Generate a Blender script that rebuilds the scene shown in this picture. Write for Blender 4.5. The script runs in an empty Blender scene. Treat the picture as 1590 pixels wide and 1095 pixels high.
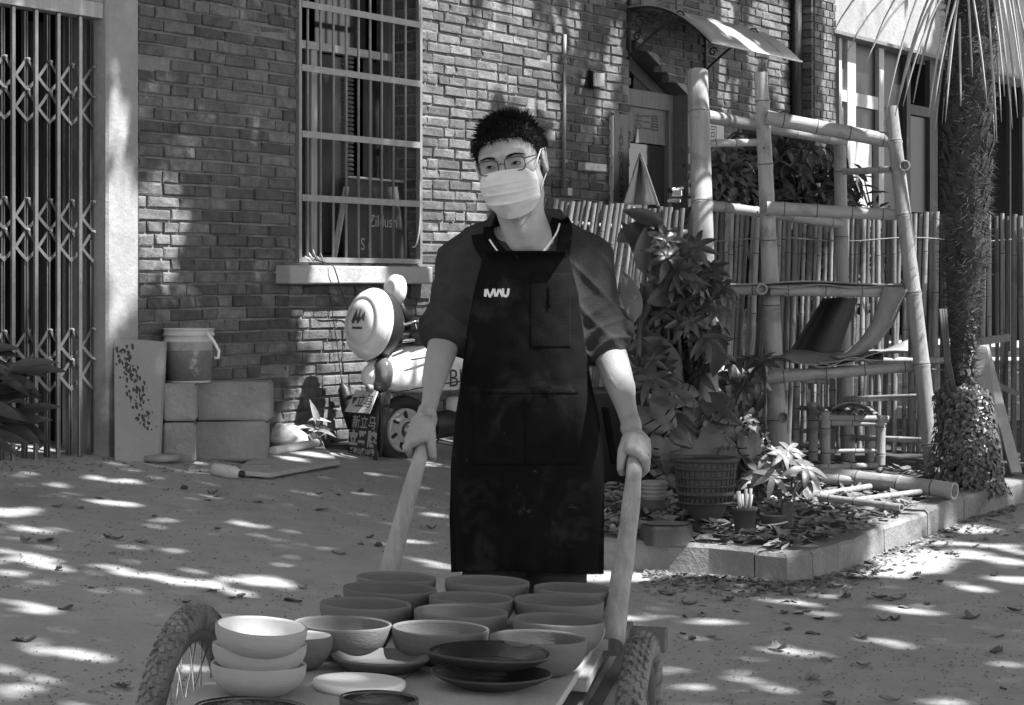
import bpy, bmesh, math, random
import numpy as np
from mathutils import Vector, Matrix, noise as mnoise
from mathutils.bvhtree import BVHTree

SC = bpy.context.scene
COL = SC.collection
R = math.radians

# ------------------------------------------------------------ camera
CAM = Vector((0, 0, 1.34)); F = 3460.0; CX = 795.0; HY = 440.0
cd = bpy.data.cameras.new('camera'); cam = bpy.data.objects.new('camera', cd); COL.objects.link(cam)
cam.location = CAM; cam.rotation_euler = (R(90), 0, 0)
cd.sensor_width = 36; cd.lens = 36 * F / 1590.0
cd.shift_y = -107.5 / 1590.0
cd.clip_start = 0.1; cd.clip_end = 2000
SC.camera = cam

# ------------------------------------------------------------ sun, sky, exposure
SUNV = Vector((-.62, .20, -1.0)).normalized()          # direction the light travels
to_sun = -SUNV
elev = math.asin(to_sun.z); azim = math.atan2(to_sun.x, to_sun.y)
w = bpy.data.worlds.new('World'); SC.world = w; w.use_nodes = True
nt = w.node_tree; nt.nodes.clear()
sky = nt.nodes.new('ShaderNodeTexSky'); sky.sky_type = 'NISHITA'; sky.sun_disc = False
sky.sun_elevation = elev; sky.sun_rotation = azim
bw = nt.nodes.new('ShaderNodeRGBToBW'); bg = nt.nodes.new('ShaderNodeBackground'); ou = nt.nodes.new('ShaderNodeOutputWorld')
nt.links.new(sky.outputs[0], bw.inputs[0]); nt.links.new(bw.outputs[0], bg.inputs[0]); nt.links.new(bg.outputs[0], ou.inputs[0])
bg.inputs[1].default_value = 0.128
sl = bpy.data.lights.new('sun', 'SUN'); so = bpy.data.objects.new('sun', sl); COL.objects.link(so)
sl.energy = 5.0; sl.angle = R(0.55); sl.color = (1, 1, 1)
so.rotation_euler = SUNV.to_track_quat('-Z', 'Y').to_euler()
SC.view_settings.view_transform = 'Standard'; SC.view_settings.look = 'None'
SC.view_settings.gamma = 1; SC.view_settings.use_curve_mapping = False
SC.view_settings.exposure = 1.5
SC.cycles.max_bounces = 6; SC.cycles.diffuse_bounces = 3; SC.cycles.transparent_max_bounces = 6

# ------------------------------------------------------------ placing helpers
def P(px, py, Y):
    return Vector(((px - CX) / F * Y, Y, 1.34 - (py - HY) / F * Y))
def gz(X, Y):
    t = -0.5 * (X - math.sqrt(X * X + .04))            # smooth max(-X, 0)
    return .045 * (Y - 5.3) + .125 * t - .03 * (X + t)
def G(px, py, h=0.0):
    lo, hi = 2.0, 60.0
    for _ in range(50):
        m = (lo + hi) / 2; p = P(px, py, m)
        if p.z - (gz(p.x, p.y) + h) > 0: lo = m
        else: hi = m
    return P(px, py, lo)
WD = Vector((.5106, .8598, 0)); WN = Vector((.8598, -.5106, 0)); W0 = Vector((0, 14.143, 0))
def W(s, z, off=0.0):
    return W0 + WD * s + WN * off + Vector((0, 0, z))
def Wpx(px, py, off=0.0):
    rx = (px - CX) / F
    t = (WN.dot(W0) + off) / (WN.x * rx + WN.y)
    p = Vector((rx * t, t, 1.34 - (py - HY) / F * t))
    return (p - W0).dot(WD), p.z

# ------------------------------------------------------------ object helpers
def link(o, parent=None):
    COL.objects.link(o)
    if parent is not None:
        o.parent = parent
        o.matrix_parent_inverse = Matrix.Translation(-Vector(parent['_w'] if '_w' in parent.keys() else parent.location))
    return o
ROOTS = []
def thing(name, label, cat, loc=(0, 0, 0), group=None, kind=None):
    o = bpy.data.objects.new(name, None); COL.objects.link(o); o.location = loc; o['_w'] = tuple(loc)
    o.empty_display_size = .05
    if label: o['label'] = label
    if cat: o['category'] = cat
    if group: o['group'] = group
    if kind: o['kind'] = kind
    ROOTS.append(o)
    return o
def tag(o, label=None, cat=None, group=None, kind=None):
    if label: o['label'] = label
    if cat: o['category'] = cat
    if group: o['group'] = group
    if kind: o['kind'] = kind
    return o
class MB:
    def __init__(s): s.v = []; s.f = []; s.smooth = []
    def add(s, vs, fs, smooth=False):
        b = len(s.v); s.v += [tuple(v) for v in vs]; s.f += [tuple(i + b for i in f) for f in fs]
        s.smooth += [smooth] * len(fs); return s
    def box(s, c, d, rot=None, ch=0.0):
        """box centre c, size d, optional 3x3 rotation; ch = chamfer"""
        hx, hy, hz = d[0] / 2, d[1] / 2, d[2] / 2
        c = Vector(c); M = rot if rot is not None else Matrix.Identity(3)
        if ch <= 0:
            vs = [(x, y, z) for x in (-hx, hx) for y in (-hy, hy) for z in (-hz, hz)]
            fs = [(0, 1, 3, 2), (4, 6, 7, 5), (0, 4, 5, 1), (2, 3, 7, 6), (0, 2, 6, 4), (1, 5, 7, 3)]
            return s.add([c + M @ Vector(v) for v in vs], fs)
        bm = bmesh.new(); bmesh.ops.create_cube(bm, size=1)
        for v in bm.verts: v.co = Vector((v.co.x * d[0], v.co.y * d[1], v.co.z * d[2]))
        bmesh.ops.bevel(bm, geom=list(bm.edges), offset=ch, segments=1, affect='EDGES')
        vs = [c + M @ v.co for v in bm.verts]; bm.verts.index_update()
        fs = [[v.index for v in f.verts] for f in bm.faces]; bm.free()
        return s.add(vs, fs)
    def beam(s, a, b, wd, th, up=(0, 0, 1), ch=0.0):
        a, b = Vector(a), Vector(b); z = (b - a); L = z.length; z.normalize()
        x = Vector(up).cross(z)
        if x.length < 1e-4: x = Vector((1, 0, 0)).cross(z)
        x.normalize(); y = z.cross(x)
        M = Matrix((x, y, z)).transposed()
        return s.box((a + b) / 2, (wd, th, L), M, ch)
    def tube(s, pts, rad, n=10, caps=True, flat=1.0, smooth=True, up=None):
        pts = [Vector(p) for p in pts]; m = len(pts)
        if not hasattr(rad, '__len__'): rad = [rad] * m
        u = None; vs = []
        for i, p in enumerate(pts):
            t = (pts[min(i + 1, m - 1)] - pts[max(i - 1, 0)])
            t = t.normalized() if t.length > 1e-9 else Vector((0, 0, 1))
            if u is None:
                u = Vector(up) if up is not None else (Vector((0, 0, 1)) if abs(t.z) < .9 else Vector((1, 0, 0)))
            u = (u - t * u.dot(t)).normalized(); w_ = t.cross(u)
            for k in range(n):
                a = 2 * math.pi * k / n
                vs.append(p + (u * math.cos(a) * flat + w_ * math.sin(a)) * rad[i])
        fs = [(i * n + k, i * n + (k + 1) % n, (i + 1) * n + (k + 1) % n, (i + 1) * n + k) for i in range(m - 1) for k in range(n)]
        b = len(s.v); s.add(vs, fs, smooth)
        if caps:
            s.f += [tuple(b + k for k in range(n))[::-1], tuple(b + (m - 1) * n + k for k in range(n))]; s.smooth += [False, False]
        return s
    def lathe(s, prof, c=(0, 0, 0), M=None, n=32, wob=None, sx=1, sy=1):
        c = Vector(c); vs = []
        for j, (r, z) in enumerate(prof):
            for k in range(n):
                a = 2 * math.pi * k / n
                rr = r * (1 + (wob(a, j) if wob else 0))
                v = Vector((rr * math.cos(a) * sx, rr * math.sin(a) * sy, z))
                vs.append(c + (M @ v if M is not None else v))
        fs = [(i * n + k, i * n + (k + 1) % n, (i + 1) * n + (k + 1) % n, (i + 1) * n + k) for i in range(len(prof) - 1) for k in range(n)]
        return s.add(vs, fs, True)
    def grid(s, fn, nu, nv, smooth=True):
        vs = [fn(i / (nu - 1), j / (nv - 1)) for j in range(nv) for i in range(nu)]
        fs = [(j * nu + i, j * nu + i + 1, (j + 1) * nu + i + 1, (j + 1) * nu + i) for j in range(nv - 1) for i in range(nu - 1)]
        return s.add(vs, fs, smooth)
    def prism(s, poly, d):
        n = len(poly); d = Vector(d)
        vs = [Vector(p) for p in poly] + [Vector(p) + d for p in poly]
        fs = [tuple(range(n))[::-1], tuple(range(n, 2 * n))] + [(i, (i + 1) % n, n + (i + 1) % n, n + i) for i in range(n)]
        return s.add(vs, fs)
    def mesh(s, name):
        me = bpy.data.meshes.new(name); me.from_pydata(s.v, [], s.f)
        me.polygons.foreach_set('use_smooth', s.smooth); me.update(); return me
    def build(s, name, m, parent=None, solid=0, bevel=0, sub=0, center=None, offset=-1):
        me = s.mesh(name); me.materials.append(m)
        if solid or bevel:
            bm = bmesh.new(); bm.from_mesh(me)
            bmesh.ops.recalc_face_normals(bm, faces=bm.faces); bm.to_mesh(me); bm.free()
        o = bpy.data.objects.new(name, me); link(o, parent)
        if center is not None:
            c = Vector(center); me.transform(Matrix.Translation(-c)); o.location = c
        if solid:
            md = o.modifiers.new('s', 'SOLIDIFY'); md.thickness = solid; md.offset = offset
        if bevel:
            md = o.modifiers.new('b', 'BEVEL'); md.width = bevel; md.segments = 2; md.limit_method = 'ANGLE'
        if sub:
            md = o.modifiers.new('u', 'SUBSURF'); md.levels = sub; md.render_levels = sub
        return o
def put(me, name, loc, rot=None, parent=None, scale=None):
    o = bpy.data.objects.new(name, me); link(o, parent); o.location = loc
    if rot is not None: o.rotation_euler = rot
    if scale is not None: o.scale = scale
    return o
def align(z, x=None):
    z = Vector(z).normalized(); x = Vector(x) if x is not None else Vector((0, 0, 1))
    if abs(x.normalized().dot(z)) > .98: x = Vector((1, 0, 0))
    x = (x - z * x.dot(z)).normalized(); y = z.cross(x)
    return Matrix((x, y, z)).transposed()
rnd = random.Random(7)

# ------------------------------------------------------------ materials (the photograph is black and white: every colour is a grey)
def mat(name, v, rough=.75, var=.3, scale=6, bump=.15, bscale=40, stretch=(1, 1, 1), co='pos', metal=0, spec=.4,
        rv=0.0, stains=(), streak=0.0, detail=6, trans=0, coat=0):
    m = bpy.data.materials.new(name); m.use_nodes = True; n = m.node_tree; N = n.nodes; L = n.links
    b = N['Principled BSDF']; b.inputs['Roughness'].default_value = rough; b.inputs['Metallic'].default_value = metal
    b.inputs['Specular IOR Level'].default_value = spec
    if trans: b.inputs['Transmission Weight'].default_value = trans
    if coat: b.inputs['Coat Weight'].default_value = coat; b.inputs['Coat Roughness'].default_value = .15
    if co == 'pos':
        g = N.new('ShaderNodeNewGeometry'); src = g.outputs['Position']
    else:
        g = N.new('ShaderNodeTexCoord'); src = g.outputs['Object']
    if rv and co == 'obj':
        oi = N.new('ShaderNodeObjectInfo'); ad = N.new('ShaderNodeVectorMath'); ad.operation = 'MULTIPLY_ADD'
        L.new(oi.outputs['Random'], ad.inputs[0]); ad.inputs[1].default_value = (17, 31, 13); L.new(src, ad.inputs[2]); src = ad.outputs[0]
    mp = N.new('ShaderNodeMapping'); mp.inputs['Scale'].default_value = stretch; L.new(src, mp.inputs['Vector']); vec = mp.outputs[0]
    def noi(sc, det=detail, vv=None, dist=0):
        t = N.new('ShaderNodeTexNoise'); t.inputs['Scale'].default_value = sc; t.inputs['Detail'].default_value = det
        t.inputs['Roughness'].default_value = .65; t.inputs['Distortion'].default_value = dist
        L.new(vv if vv is not None else vec, t.inputs['Vector']); return t.outputs['Fac']
    def ma(op, a, b_, c=None):
        q = N.new('ShaderNodeMath'); q.operation = op
        for i, x in enumerate((a, b_, c)):
            if x is None: continue
            if isinstance(x, (int, float)): q.inputs[i].default_value = x
            else: L.new(x, q.inputs[i])
        return q.outputs[0]
    f = ma('MULTIPLY_ADD', noi(scale), 2 * var * 1.6, 1 - var * 1.6)
    f2 = ma('MULTIPLY_ADD', noi(scale * 7.3), var * 1.2, 1 - var * .6)
    col = ma('MULTIPLY', ma('MULTIPLY', f, f2), v)
    if rv:
        oi = N.new('ShaderNodeObjectInfo') if rv > 0 else None
        if rv > 0: rr = oi.outputs['Random']
        else:
            at = N.new('ShaderNodeAttribute'); at.attribute_name = 'rnd'; rr = at.outputs['Fac']
        col = ma('MULTIPLY', col, ma('MULTIPLY_ADD', rr, 2 * abs(rv), 1 - abs(rv)))
    for (sv, ssc, lo, hi) in stains:                   # stain value, scale, threshold range
        mr = N.new('ShaderNodeMapRange'); mr.inputs['From Min'].default_value = lo; mr.inputs['From Max'].default_value = hi
        L.new(noi(ssc, 8, src, .4), mr.inputs['Value'])
        mx = N.new('ShaderNodeMix'); mx.data_type = 'FLOAT'; L.new(mr.outputs[0], mx.inputs[0]); L.new(col, mx.inputs[2]); mx.inputs[3].default_value = sv
        col = mx.outputs[0]
    col = ma('MAXIMUM', col, .003)
    cc = N.new('ShaderNodeCombineColor')
    for i in range(3): L.new(col, cc.inputs[i])
    L.new(cc.outputs[0], b.inputs['Base Color'])
    if bump:
        bp = N.new('ShaderNodeBump'); bp.inputs['Strength'].default_value = min(1, bump * 2); bp.inputs['Distance'].default_value = .01
        L.new(noi(bscale), bp.inputs['Height']); L.new(bp.outputs[0], b.inputs['Normal'])
    return m
M = {}
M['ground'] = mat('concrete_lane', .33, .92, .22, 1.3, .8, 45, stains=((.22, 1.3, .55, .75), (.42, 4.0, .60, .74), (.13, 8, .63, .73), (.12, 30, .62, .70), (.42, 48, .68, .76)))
M['soil'] = mat('soil', .045, .95, .5, 8, .8, 30)
M['kerb'] = mat('kerb_concrete', .20, .9, .35, 5, .7, 50, stains=((.09, 4, .54, .7), (.32, 9, .62, .74)))
M['brick'] = mat('brick', .12, .9, .62, 14, 1.0, 45, rv=.42, stains=((.06, .9, .56, .74), (.34, 2.6, .60, .72), (.05, 4.0, .62, .75)))
M['brickm'] = mat('brick_far', .12, .9, .62, 14, 1.0, 45, rv=-.42, stains=((.06, .9, .56, .74), (.34, 2.6, .60, .72), (.05, 4.0, .62, .75)))
M['mortar'] = mat('mortar', .22, .95, .35, 12, .8, 60, stains=((.10, 3, .5, .65),))
M['plaster'] = mat('plaster', .30, .9, .22, 2.2, .3, 30, stains=((.45, 3, .58, .72), (.17, 1.6, .58, .72)))
M['plaster_l'] = mat('plaster_light', .27, .9, .35, 3, .4, 30, stains=((.14, 4, .56, .7),))
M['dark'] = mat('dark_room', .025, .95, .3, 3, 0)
M['stone'] = mat('sill_stone', .36, .85, .2, 5, .3, 40, stains=((.22, 3, .55, .7),))
M['steel'] = mat('gate_steel', .22, .32, .25, 12, .1, 60, metal=.75)
M['bar'] = mat('bar_steel', .24, .5, .25, 20, .1, 60, metal=.35)
M['iron'] = mat('black_iron', .03, .6, .3, 20, .2)
M['wood_d'] = mat('dark_wood', .055, .7, .35, 6, .3, 50, stretch=(6, 6, .6))
M['wood_w'] = mat('white_wood', .42, .7, .25, 5, .3, 50, stretch=(6, 6, .6))
M['wood_m'] = mat('mid_wood', .16, .7, .35, 6, .3, 50, stretch=(6, 6, .6))
M['curtain'] = mat('curtain', .045, .9, .5, 10, .2, 20, stretch=(3, 3, .3))
M['glass'] = mat('dark_glass', .03, .08, .2, 4, 0, spec=.5)
M['board'] = mat('leaning_board', .27, .8, .12, 4, .2, 60, stains=((.03, 22, .66, .7),))
M['foam'] = mat('stone_block', .27, .9, .25, 5, .6, 30, stains=((.38, 2.6, .58, .75), (.10, 7, .62, .74)))
M['plastic'] = mat('white_plastic', .50, .45, .15, 10, .1, 30, stains=((.3, 7, .55, .65),))
M['white'] = mat('white_paint', .72, .35, .08, 5, .03, 20)
M['gloss'] = mat('gloss_white', .74, .18, .05, 5, .02, 8, spec=.6, coat=.5)
M['rubber'] = mat('rubber', .035, .75, .3, 10, .3, 60)
M['rubber_d'] = mat('dusty_rubber', .20, .9, .35, 25, .4, 90, stains=((.07, 30, .5, .65),))
M['black'] = mat('black_plastic', .02, .45, .3, 10, .1)
M['lens'] = mat('lamp_lens', .12, .12, .1, 10, 0, spec=.7)
M['chrome'] = mat('chrome', .6, .2, .1, 10, 0, metal=1)
M['bam'] = mat('bamboo_pole', .33, .5, .32, 4, .25, 40, stretch=(9, 9, .8), co='obj', rv=.18, stains=((.16, 5, .54, .70), (.08, 14, .66, .74)))
M['bamd'] = mat('bamboo_node', .10, .8, .3, 20, .3, 40, co='obj')
M['cane'] = mat('fence_cane', .20, .65, .5, 5, .3, 50, stretch=(9, 9, .8), co='obj', rv=.6, stains=((.06, 3, .54, .68),))
M['glass_r'] = mat('dusty_glass', .02, .35, .3, 4, 0, spec=.2)
M['bark'] = mat('dried_palm_sheath', .26, .85, .35, 5, .4, 50, stretch=(1, 1, .3))
M['palm'] = mat('palm_fibre', .06, .95, .5, 14, .6, 60)
M['frond'] = mat('dry_frond', .40, .6, .25, 10, .1, 40)
M['leaf'] = mat('leaf', .045, .30, .3, 14, .1, 30, rv=.3, co='obj', spec=.45)
M['leafp'] = mat('leaf_pale', .08, .32, .3, 14, .1, 30, rv=.3, co='obj', spec=.45)
M['leafm'] = mat('leaf_mass', .05, .45, .4, 6, .1, 30, spec=.45)
M['stem'] = mat('plant_stem', .09, .8, .3, 10, .2)
M['dry'] = mat('dry_leaf', .16, .8, .4, 20, .3, 60, co='obj', rv=.5)
M['drym'] = mat('dry_leaf_mass', .15, .85, .6, 9, .3, 60)
M['pot'] = mat('pot_dark', .06, .7, .3, 10, .2)
M['potl'] = mat('pot_light', .26, .8, .2, 10, .2)
M['clay'] = mat('unglazed_clay', .115, .8, .16, 14, .12, 90, stretch=(1, 1, 4), co='obj', rv=.12)
M['clayl'] = mat('pale_clay', .26, .8, .10, 10, .12, 90, stretch=(1, 1, 6), co='obj')
M['slip'] = mat('white_glaze_inside', .72, .45, .06, 10, .05, 40, co='obj')
M['dglaze'] = mat('black_glaze', .018, .22, .4, 10, .12, 30, co='obj', spec=.6)
M['dmatte'] = mat('dark_clay', .03, .5, .5, 14, .2, 40, co='obj', stretch=(1, 1, 5))
M['plank'] = mat('cart_plank', .17, .85, .3, 4, .4, 60, stretch=(10, 1, 6))
M['newwood'] = mat('new_board', .33, .7, .15, 3, .2, 60, stretch=(9, 1, 5))
M['handle'] = mat('handle_wood', .27, .6, .5, 5, .2, 60, stretch=(9, 2, 1.5), stains=((.12, 20, .66, .72),))
M['skin'] = mat('skin', .25, .55, .13, 22, .14, 220, spec=.35)
M['hair'] = mat('hair', .008, .75, .2, 30, 0, spec=.2)
M['mask'] = mat('surgical_mask', .52, .8, .04, 30, .04, 250)
M['shirt'] = mat('sweater', .046, 1, .3, 30, .4, 350, spec=.08)
M['tee'] = mat('undershirt', .26, .9, .08, 8, .2, 300)
M['trim'] = mat('collar_black', .006, 1, .1, 8, .2, 300, spec=.06)
M['apron'] = mat('apron_canvas', .0075, 1, .45, 5, .25, 300, spec=.06, stains=((.028, 6, .55, .72), (.11, 14, .64, .76)))
M['print'] = mat('white_print', .62, .7, .05, 8, 0)
M['printg'] = mat('grey_print', .36, .7, .05, 8, 0)
M['ink'] = mat('dark_ink', .05, .7, .05, 8, 0)
M['paper'] = mat('paper', .5, .8, .15, 8, .1)
M['crown'] = mat('tree_leaf', .06, .6, .3, 5, 0)
# ============================================================ ground
mb = MB()
def gpt(u, v):
    X = -30 + 60 * u; Y = -4 + 60 * v * v
    return Vector((X, Y, gz(max(-6, min(8, X)), min(Y, 24)) + .006 * mnoise.noise(Vector((X * 1.2, Y * 1.2, 0)))))
xs = [-40, -20, -10, -7] + [-6 + .15 * i for i in range(94)] + [9, 12, 20, 40]
ys = [-6, -3, 0] + [1 + .15 * i for i in range(120)] + [20, 22, 25, 30, 45, 80]
def gpt(i, j):
    X, Y = xs[i], ys[j]
    z = gz(max(-6, min(8, X)), min(Y, 24))
    z += .008 * mnoise.noise(Vector((X * .9, Y * .9, 0))) + .003 * mnoise.noise(Vector((X * 5, Y * 5, 3)))
    return (X, Y, z)
nu, nv = len(xs), len(ys)
mb.add([gpt(i, j) for j in range(nv) for i in range(nu)],
       [(j * nu + i, j * nu + i + 1, (j + 1) * nu + i + 1, (j + 1) * nu + i) for j in range(nv - 1) for i in range(nu - 1)], True)
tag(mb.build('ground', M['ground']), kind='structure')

# raised bed with a cracked concrete kerb
KB = [(1640, 768), (1590, 780), (1497, 808), (1440, 833), (1373, 858), (1330, 880), (1262, 900), (1222, 905), (1172, 899), (1100, 893), (1040, 890), (960, 884), (900, 880)]
kp = [G(x, y) for x, y in KB]
KH = .118
out = [Vector((p.x, p.y, 0)) for p in kp]
inn = []
for i, p in enumerate(out):
    t = (out[min(i + 1, len(out) - 1)] - out[max(i - 1, 0)]).normalized()
    inn.append(p + Vector((t.y, -t.x, 0)) * -.0)
nn = []
for i, p in enumerate(out):
    t = (out[min(i + 1, len(out) - 1)] - out[max(i - 1, 0)]).normalized()
    nrm = Vector((t.y, -t.x, 0))
    if nrm.y < 0: nrm = -nrm
    nn.append(nrm)
kerb = thing('kerb', 'low concrete kerb edging the planted bed', None, tuple(kp[6]), kind='structure')
def kerbstone(ia, ib, gap=.006, dh=0):
    m_ = MB(); pts = []
    for i in range(ia, ib):
        for k in range(4): pts.append((out[i].lerp(out[i + 1], k / 4), nn[i].lerp(nn[i + 1], k / 4)))
    pts.append((out[ib], nn[ib]))
    pts[0] = (pts[0][0].lerp(pts[1][0], gap * 8), pts[0][1]); pts[-1] = (pts[-1][0].lerp(pts[-2][0], gap * 8), pts[-1][1])
    prof = [(0, -.15), (.0, KH - .015), (.012, KH), (.13, KH), (.13, -.15)]
    rows = []
    for j, (p, n) in enumerate(pts):
        g = gz(p.x, p.y) + dh; r_ = []
        for (o, h) in prof:
            q = mnoise.noise(Vector((p.x * 6, p.y * 6, h * 9))) * .007
            r_.append(p + n * (o + q) + Vector((0, 0, g + h + q * (h > 0))))
        rows.append(r_)
    n5 = len(prof)
    m_.add([v for r_ in rows for v in r_], [(a * n5 + b, a * n5 + b + 1, (a + 1) * n5 + b + 1, (a + 1) * n5 + b) for a in range(len(rows) - 1) for b in range(n5 - 1)])
    m_.add(rows[0], [tuple(range(n5))]); m_.add(rows[-1], [tuple(range(n5))[::-1]])
    return m_.build('kerb_stone', M['kerb'], kerb)
for a, b in ((0, 2), (2, 3), (3, 4), (4, 6), (6, 8), (8, 11), (11, 12)):
    kerbstone(a, b, .010 if a in (8,) else .004, .004 * ((a * 7) % 3 - 1))
# soil filling the bed
mb = MB()
poly = [out[i] + nn[i] * .1 for i in range(len(out))]
NS = 34
def bed(i, j):
    p = poly[0].lerp(poly[1], 0)
    k = i / 40 * (len(poly) - 1); a = int(min(k, len(poly) - 2)); p = poly[a].lerp(poly[a + 1], k - a)
    far = Vector((p.x + .35 + .3 * (j / NS), 14.6, 0)) if p.x < 3 else Vector((p.x + .6, 15.2, 0))
    q = p.lerp(far, (j / NS) ** 1.3)
    h = KH - .012 + .035 * max(0, mnoise.noise(q * 1.7)) + .02 * mnoise.noise(q * 7) * (j > 0)
    return Vector((q.x, q.y, gz(q.x, q.y) + h))
mb.add([bed(i, j) for j in range(NS + 1) for i in range(41)],
       [(j * 41 + i, j * 41 + i + 1, (j + 1) * 41 + i + 1, (j + 1) * 41 + i) for j in range(NS) for i in range(40)], True)
tag(mb.build('soil_bed', M['soil']), kind='structure')
def BED(px, py, h=0): return G(px, py, KH + .01 + h)

# ============================================================ brick building
bld = thing('brick_building', 'old weathered brick building with barred window, sill and gabled doorway behind the man', 'building', tuple(W(-3.6, .4)))
CH = .063
win = (Wpx(458, 300)[0], Wpx(650, 300)[0], Wpx(560, 409)[1], 3.9)           # s0,s1,z0,z1
d0, z0d = Wpx(977, 52); d1, z1d = Wpx(1068, 148); dbot = .3
S_L, S_R = Wpx(213, 300)[0], Wpx(1229, 200)[0]
def in_door(s, z):
    if s < d0 or s > d1: return False
    return z < z0d + (z1d - z0d) * (s - d0) / (d1 - d0)
def in_win(s, z): return win[0] < s < win[1] and win[2] < z < win[3]
# brick meshes
def brick_mesh(L, i, mm, H=.0535, D=.06):
    r_ = random.Random(i * 13 + int(L * 1000)); bm = bmesh.new(); bmesh.ops.create_cube(bm, size=1)
    for v in bm.verts: v.co = Vector((v.co.x * L, v.co.y * D, v.co.z * H))
    fr = [e for e in bm.edges if all(v.co.y < 0 for v in e.verts)]       # outer side is -y in local space
    bmesh.ops.bevel(bm, geom=fr, offset=.006, segments=1, affect='EDGES')
    for v in bm.verts:
        v.co += Vector((r_.uniform(-1, 1) * .0048, r_.uniform(-1, 1) * .004, r_.uniform(-1, 1) * .0034))
    me = bpy.data.meshes.new('brick'); bm.to_mesh(me); bm.free(); me.materials.append(mm); return me
lens = {'s': .24, 'h': .115, 'q': .18}
BM = {k: [brick_mesh(L, i, M['brick']) for i in range(6)] for k, L in lens.items()}
cand = []
rb = random.Random(5)
nz = int((3.85 - .2) / CH)
for c in range(nz):
    z = .2 + c * CH + CH / 2; s = S_L - (.0 if c % 2 else .06) + .0
    while s < S_R:
        k = rb.choices(['s', 'h', 'q'], [.62, .33, .05])[0]; L = lens[k]
        a, b = s + .005, s + .005 + L; s = b + .005
        segs = [(a, b)]
        if win[2] < z < win[3]:
            if b <= win[0] or a >= win[1]: pass
            elif a < win[0] and b - win[0] > 0: segs = [(a, win[0])]
            elif b > win[1] and a < win[1]: segs = [(win[1], b)]
            else: segs = []
        if segs and in_door((a + b) / 2, z): segs = []
        elif segs and z < z1d and (a < d0 < b): segs = [(a, d0)]
        elif segs and z < z1d and (a < d1 < b): segs = [(d1, b)]
        for (a_, b_) in segs:
            a_ = max(a_, S_L); b_ = min(b_, S_R)
            if b_ - a_ < .03: continue
            p = W((a_ + b_) / 2, z); px = CX + F * p.x / p.y; py = HY - F * (p.z - 1.34) / p.y
            vis = -5 < py < 725 and not (690 < px < 930 and py > 340) and not (1065 < px < 1100)
            ex = .006 + .007 * rb.random() + (.006 if rb.random() < .1 else 0) - (.012 if rb.random() < .03 else 0)
            cand.append((vis, p.y, (a_ + b_) / 2, z, b_ - a_, k, ex, rb.random()))
seen = sorted([c for c in cand if c[0] and c[1] > 0], key=lambda c: c[1])
single = set(id(c) for c in seen[:300])
ang = math.atan2(WD.y, WD.x)
mass = MB(); rvals = []
proto_v = {k: [[tuple(v.co) for v in me.vertices] for me in BM[k]] for k in lens}
proto_f = {k: [[tuple(p.vertices) for p in me.polygons] for me in BM[k]] for k in lens}
for i, c in enumerate(cand):
    _, _, s, z, L, k, ex, q = c
    j = i % 6; sc = L / lens[k]
    pos = W(s, z + (q - .5) * .004 + .005 * math.sin(s * 2.1 + z * .7), -.03 + ex); rz = ang + (q - .5) * .02
    if id(c) in single:
        put(BM[k][j], 'brick', pos, (0, 0, rz), bld, (sc, 1, 1))
    else:
        ca, sa = math.cos(rz), math.sin(rz)
        mass.add([(pos.x + x * sc * ca - y * sa, pos.y + x * sc * sa + y * ca, pos.z + zz) for x, y, zz in proto_v[k][j]], proto_f[k][j])
        rvals += [rb.random()] * len(proto_f[k][j])
def rnd_attr(o, vals):
    at = o.data.attributes.new('rnd', 'FLOAT', 'FACE'); at.data.foreach_set('value', vals)
o = mass.build('brickwork', M['brickm'], bld); tag(o, kind='stuff'); rnd_attr(o, rvals)
# mortar bed behind the bricks: slabs around the openings
mb = MB()
def wslab(m_, s0, s1, z0, z1, off1, off0):
    """slab of wall from offset off0 (inner) to off1 (outer)"""
    a = W(s0, z0, off0); vs = []
    for s in (s0, s1):
        for z in (z0, z1):
            for of in (off0, off1): vs.append(W(s, z, of))
    m_.add(vs, [(0, 1, 3, 2), (4, 6, 7, 5), (0, 4, 5, 1), (2, 3, 7, 6), (0, 2, 6, 4), (1, 5, 7, 3)])
T = -.30
MO = -.004
wslab(mb, S_L, win[0], -.2, 5.2, MO, T); wslab(mb, win[0], win[1], -.2, win[2], MO, T); wslab(mb, win[0], win[1], win[3], 5.2, MO, T)
wslab(mb, win[1], d0, -.2, 5.2, MO, T); wslab(mb, d1, S_R, -.2, 5.2, MO, T)
n_ = [W(d0, z0d, MO), W(d1, z1d, MO), W(d1, 5.2, MO), W(d0, 5.2, MO)]
mb.prism(n_, -WN * (-T + MO))
mb.build('mortar', M['mortar'], bld)
# jamb bricks in the window reveal (the one facing the lane's left end)
for c in range(int((win[3] - win[2]) / CH)):
    z = win[2] + c * CH + CH / 2
    for q, (o0, L) in enumerate((((-.02, .115), (-.142, .10)) if c % 2 else ((-.02, .225),))):
        put(BM['s' if L > .2 else 'h'][c % 6], 'brick', W(win[1] - .003 + .028, z, o0 - L / 2 - .0), (0, 0, ang - R(90)), bld, (L / (.24 if L > .2 else .115), 1, 1))
# sill
s0, zt = Wpx(447, 412, .09); s1, _ = Wpx(668, 412, .09); zb = Wpx(560, 441, .09)[1]
mb = MB(); c = W((s0 + s1) / 2, (zt + zb) / 2, .0); mb.box(c, (s1 - s0, .22, zt - zb), Matrix.Rotation(ang, 3, 'Z'), .008)
mb.build('window_sill', M['stone'], bld)
mb = MB(); wslab(mb, Wpx(632, 450)[0], Wpx(664, 450)[0], zb - .085, zb, .03, .0); mb.build('sill_shadow_block', M['brickm'], bld)  # the sill's shadow on the wall, built as a solid brick block
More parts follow.
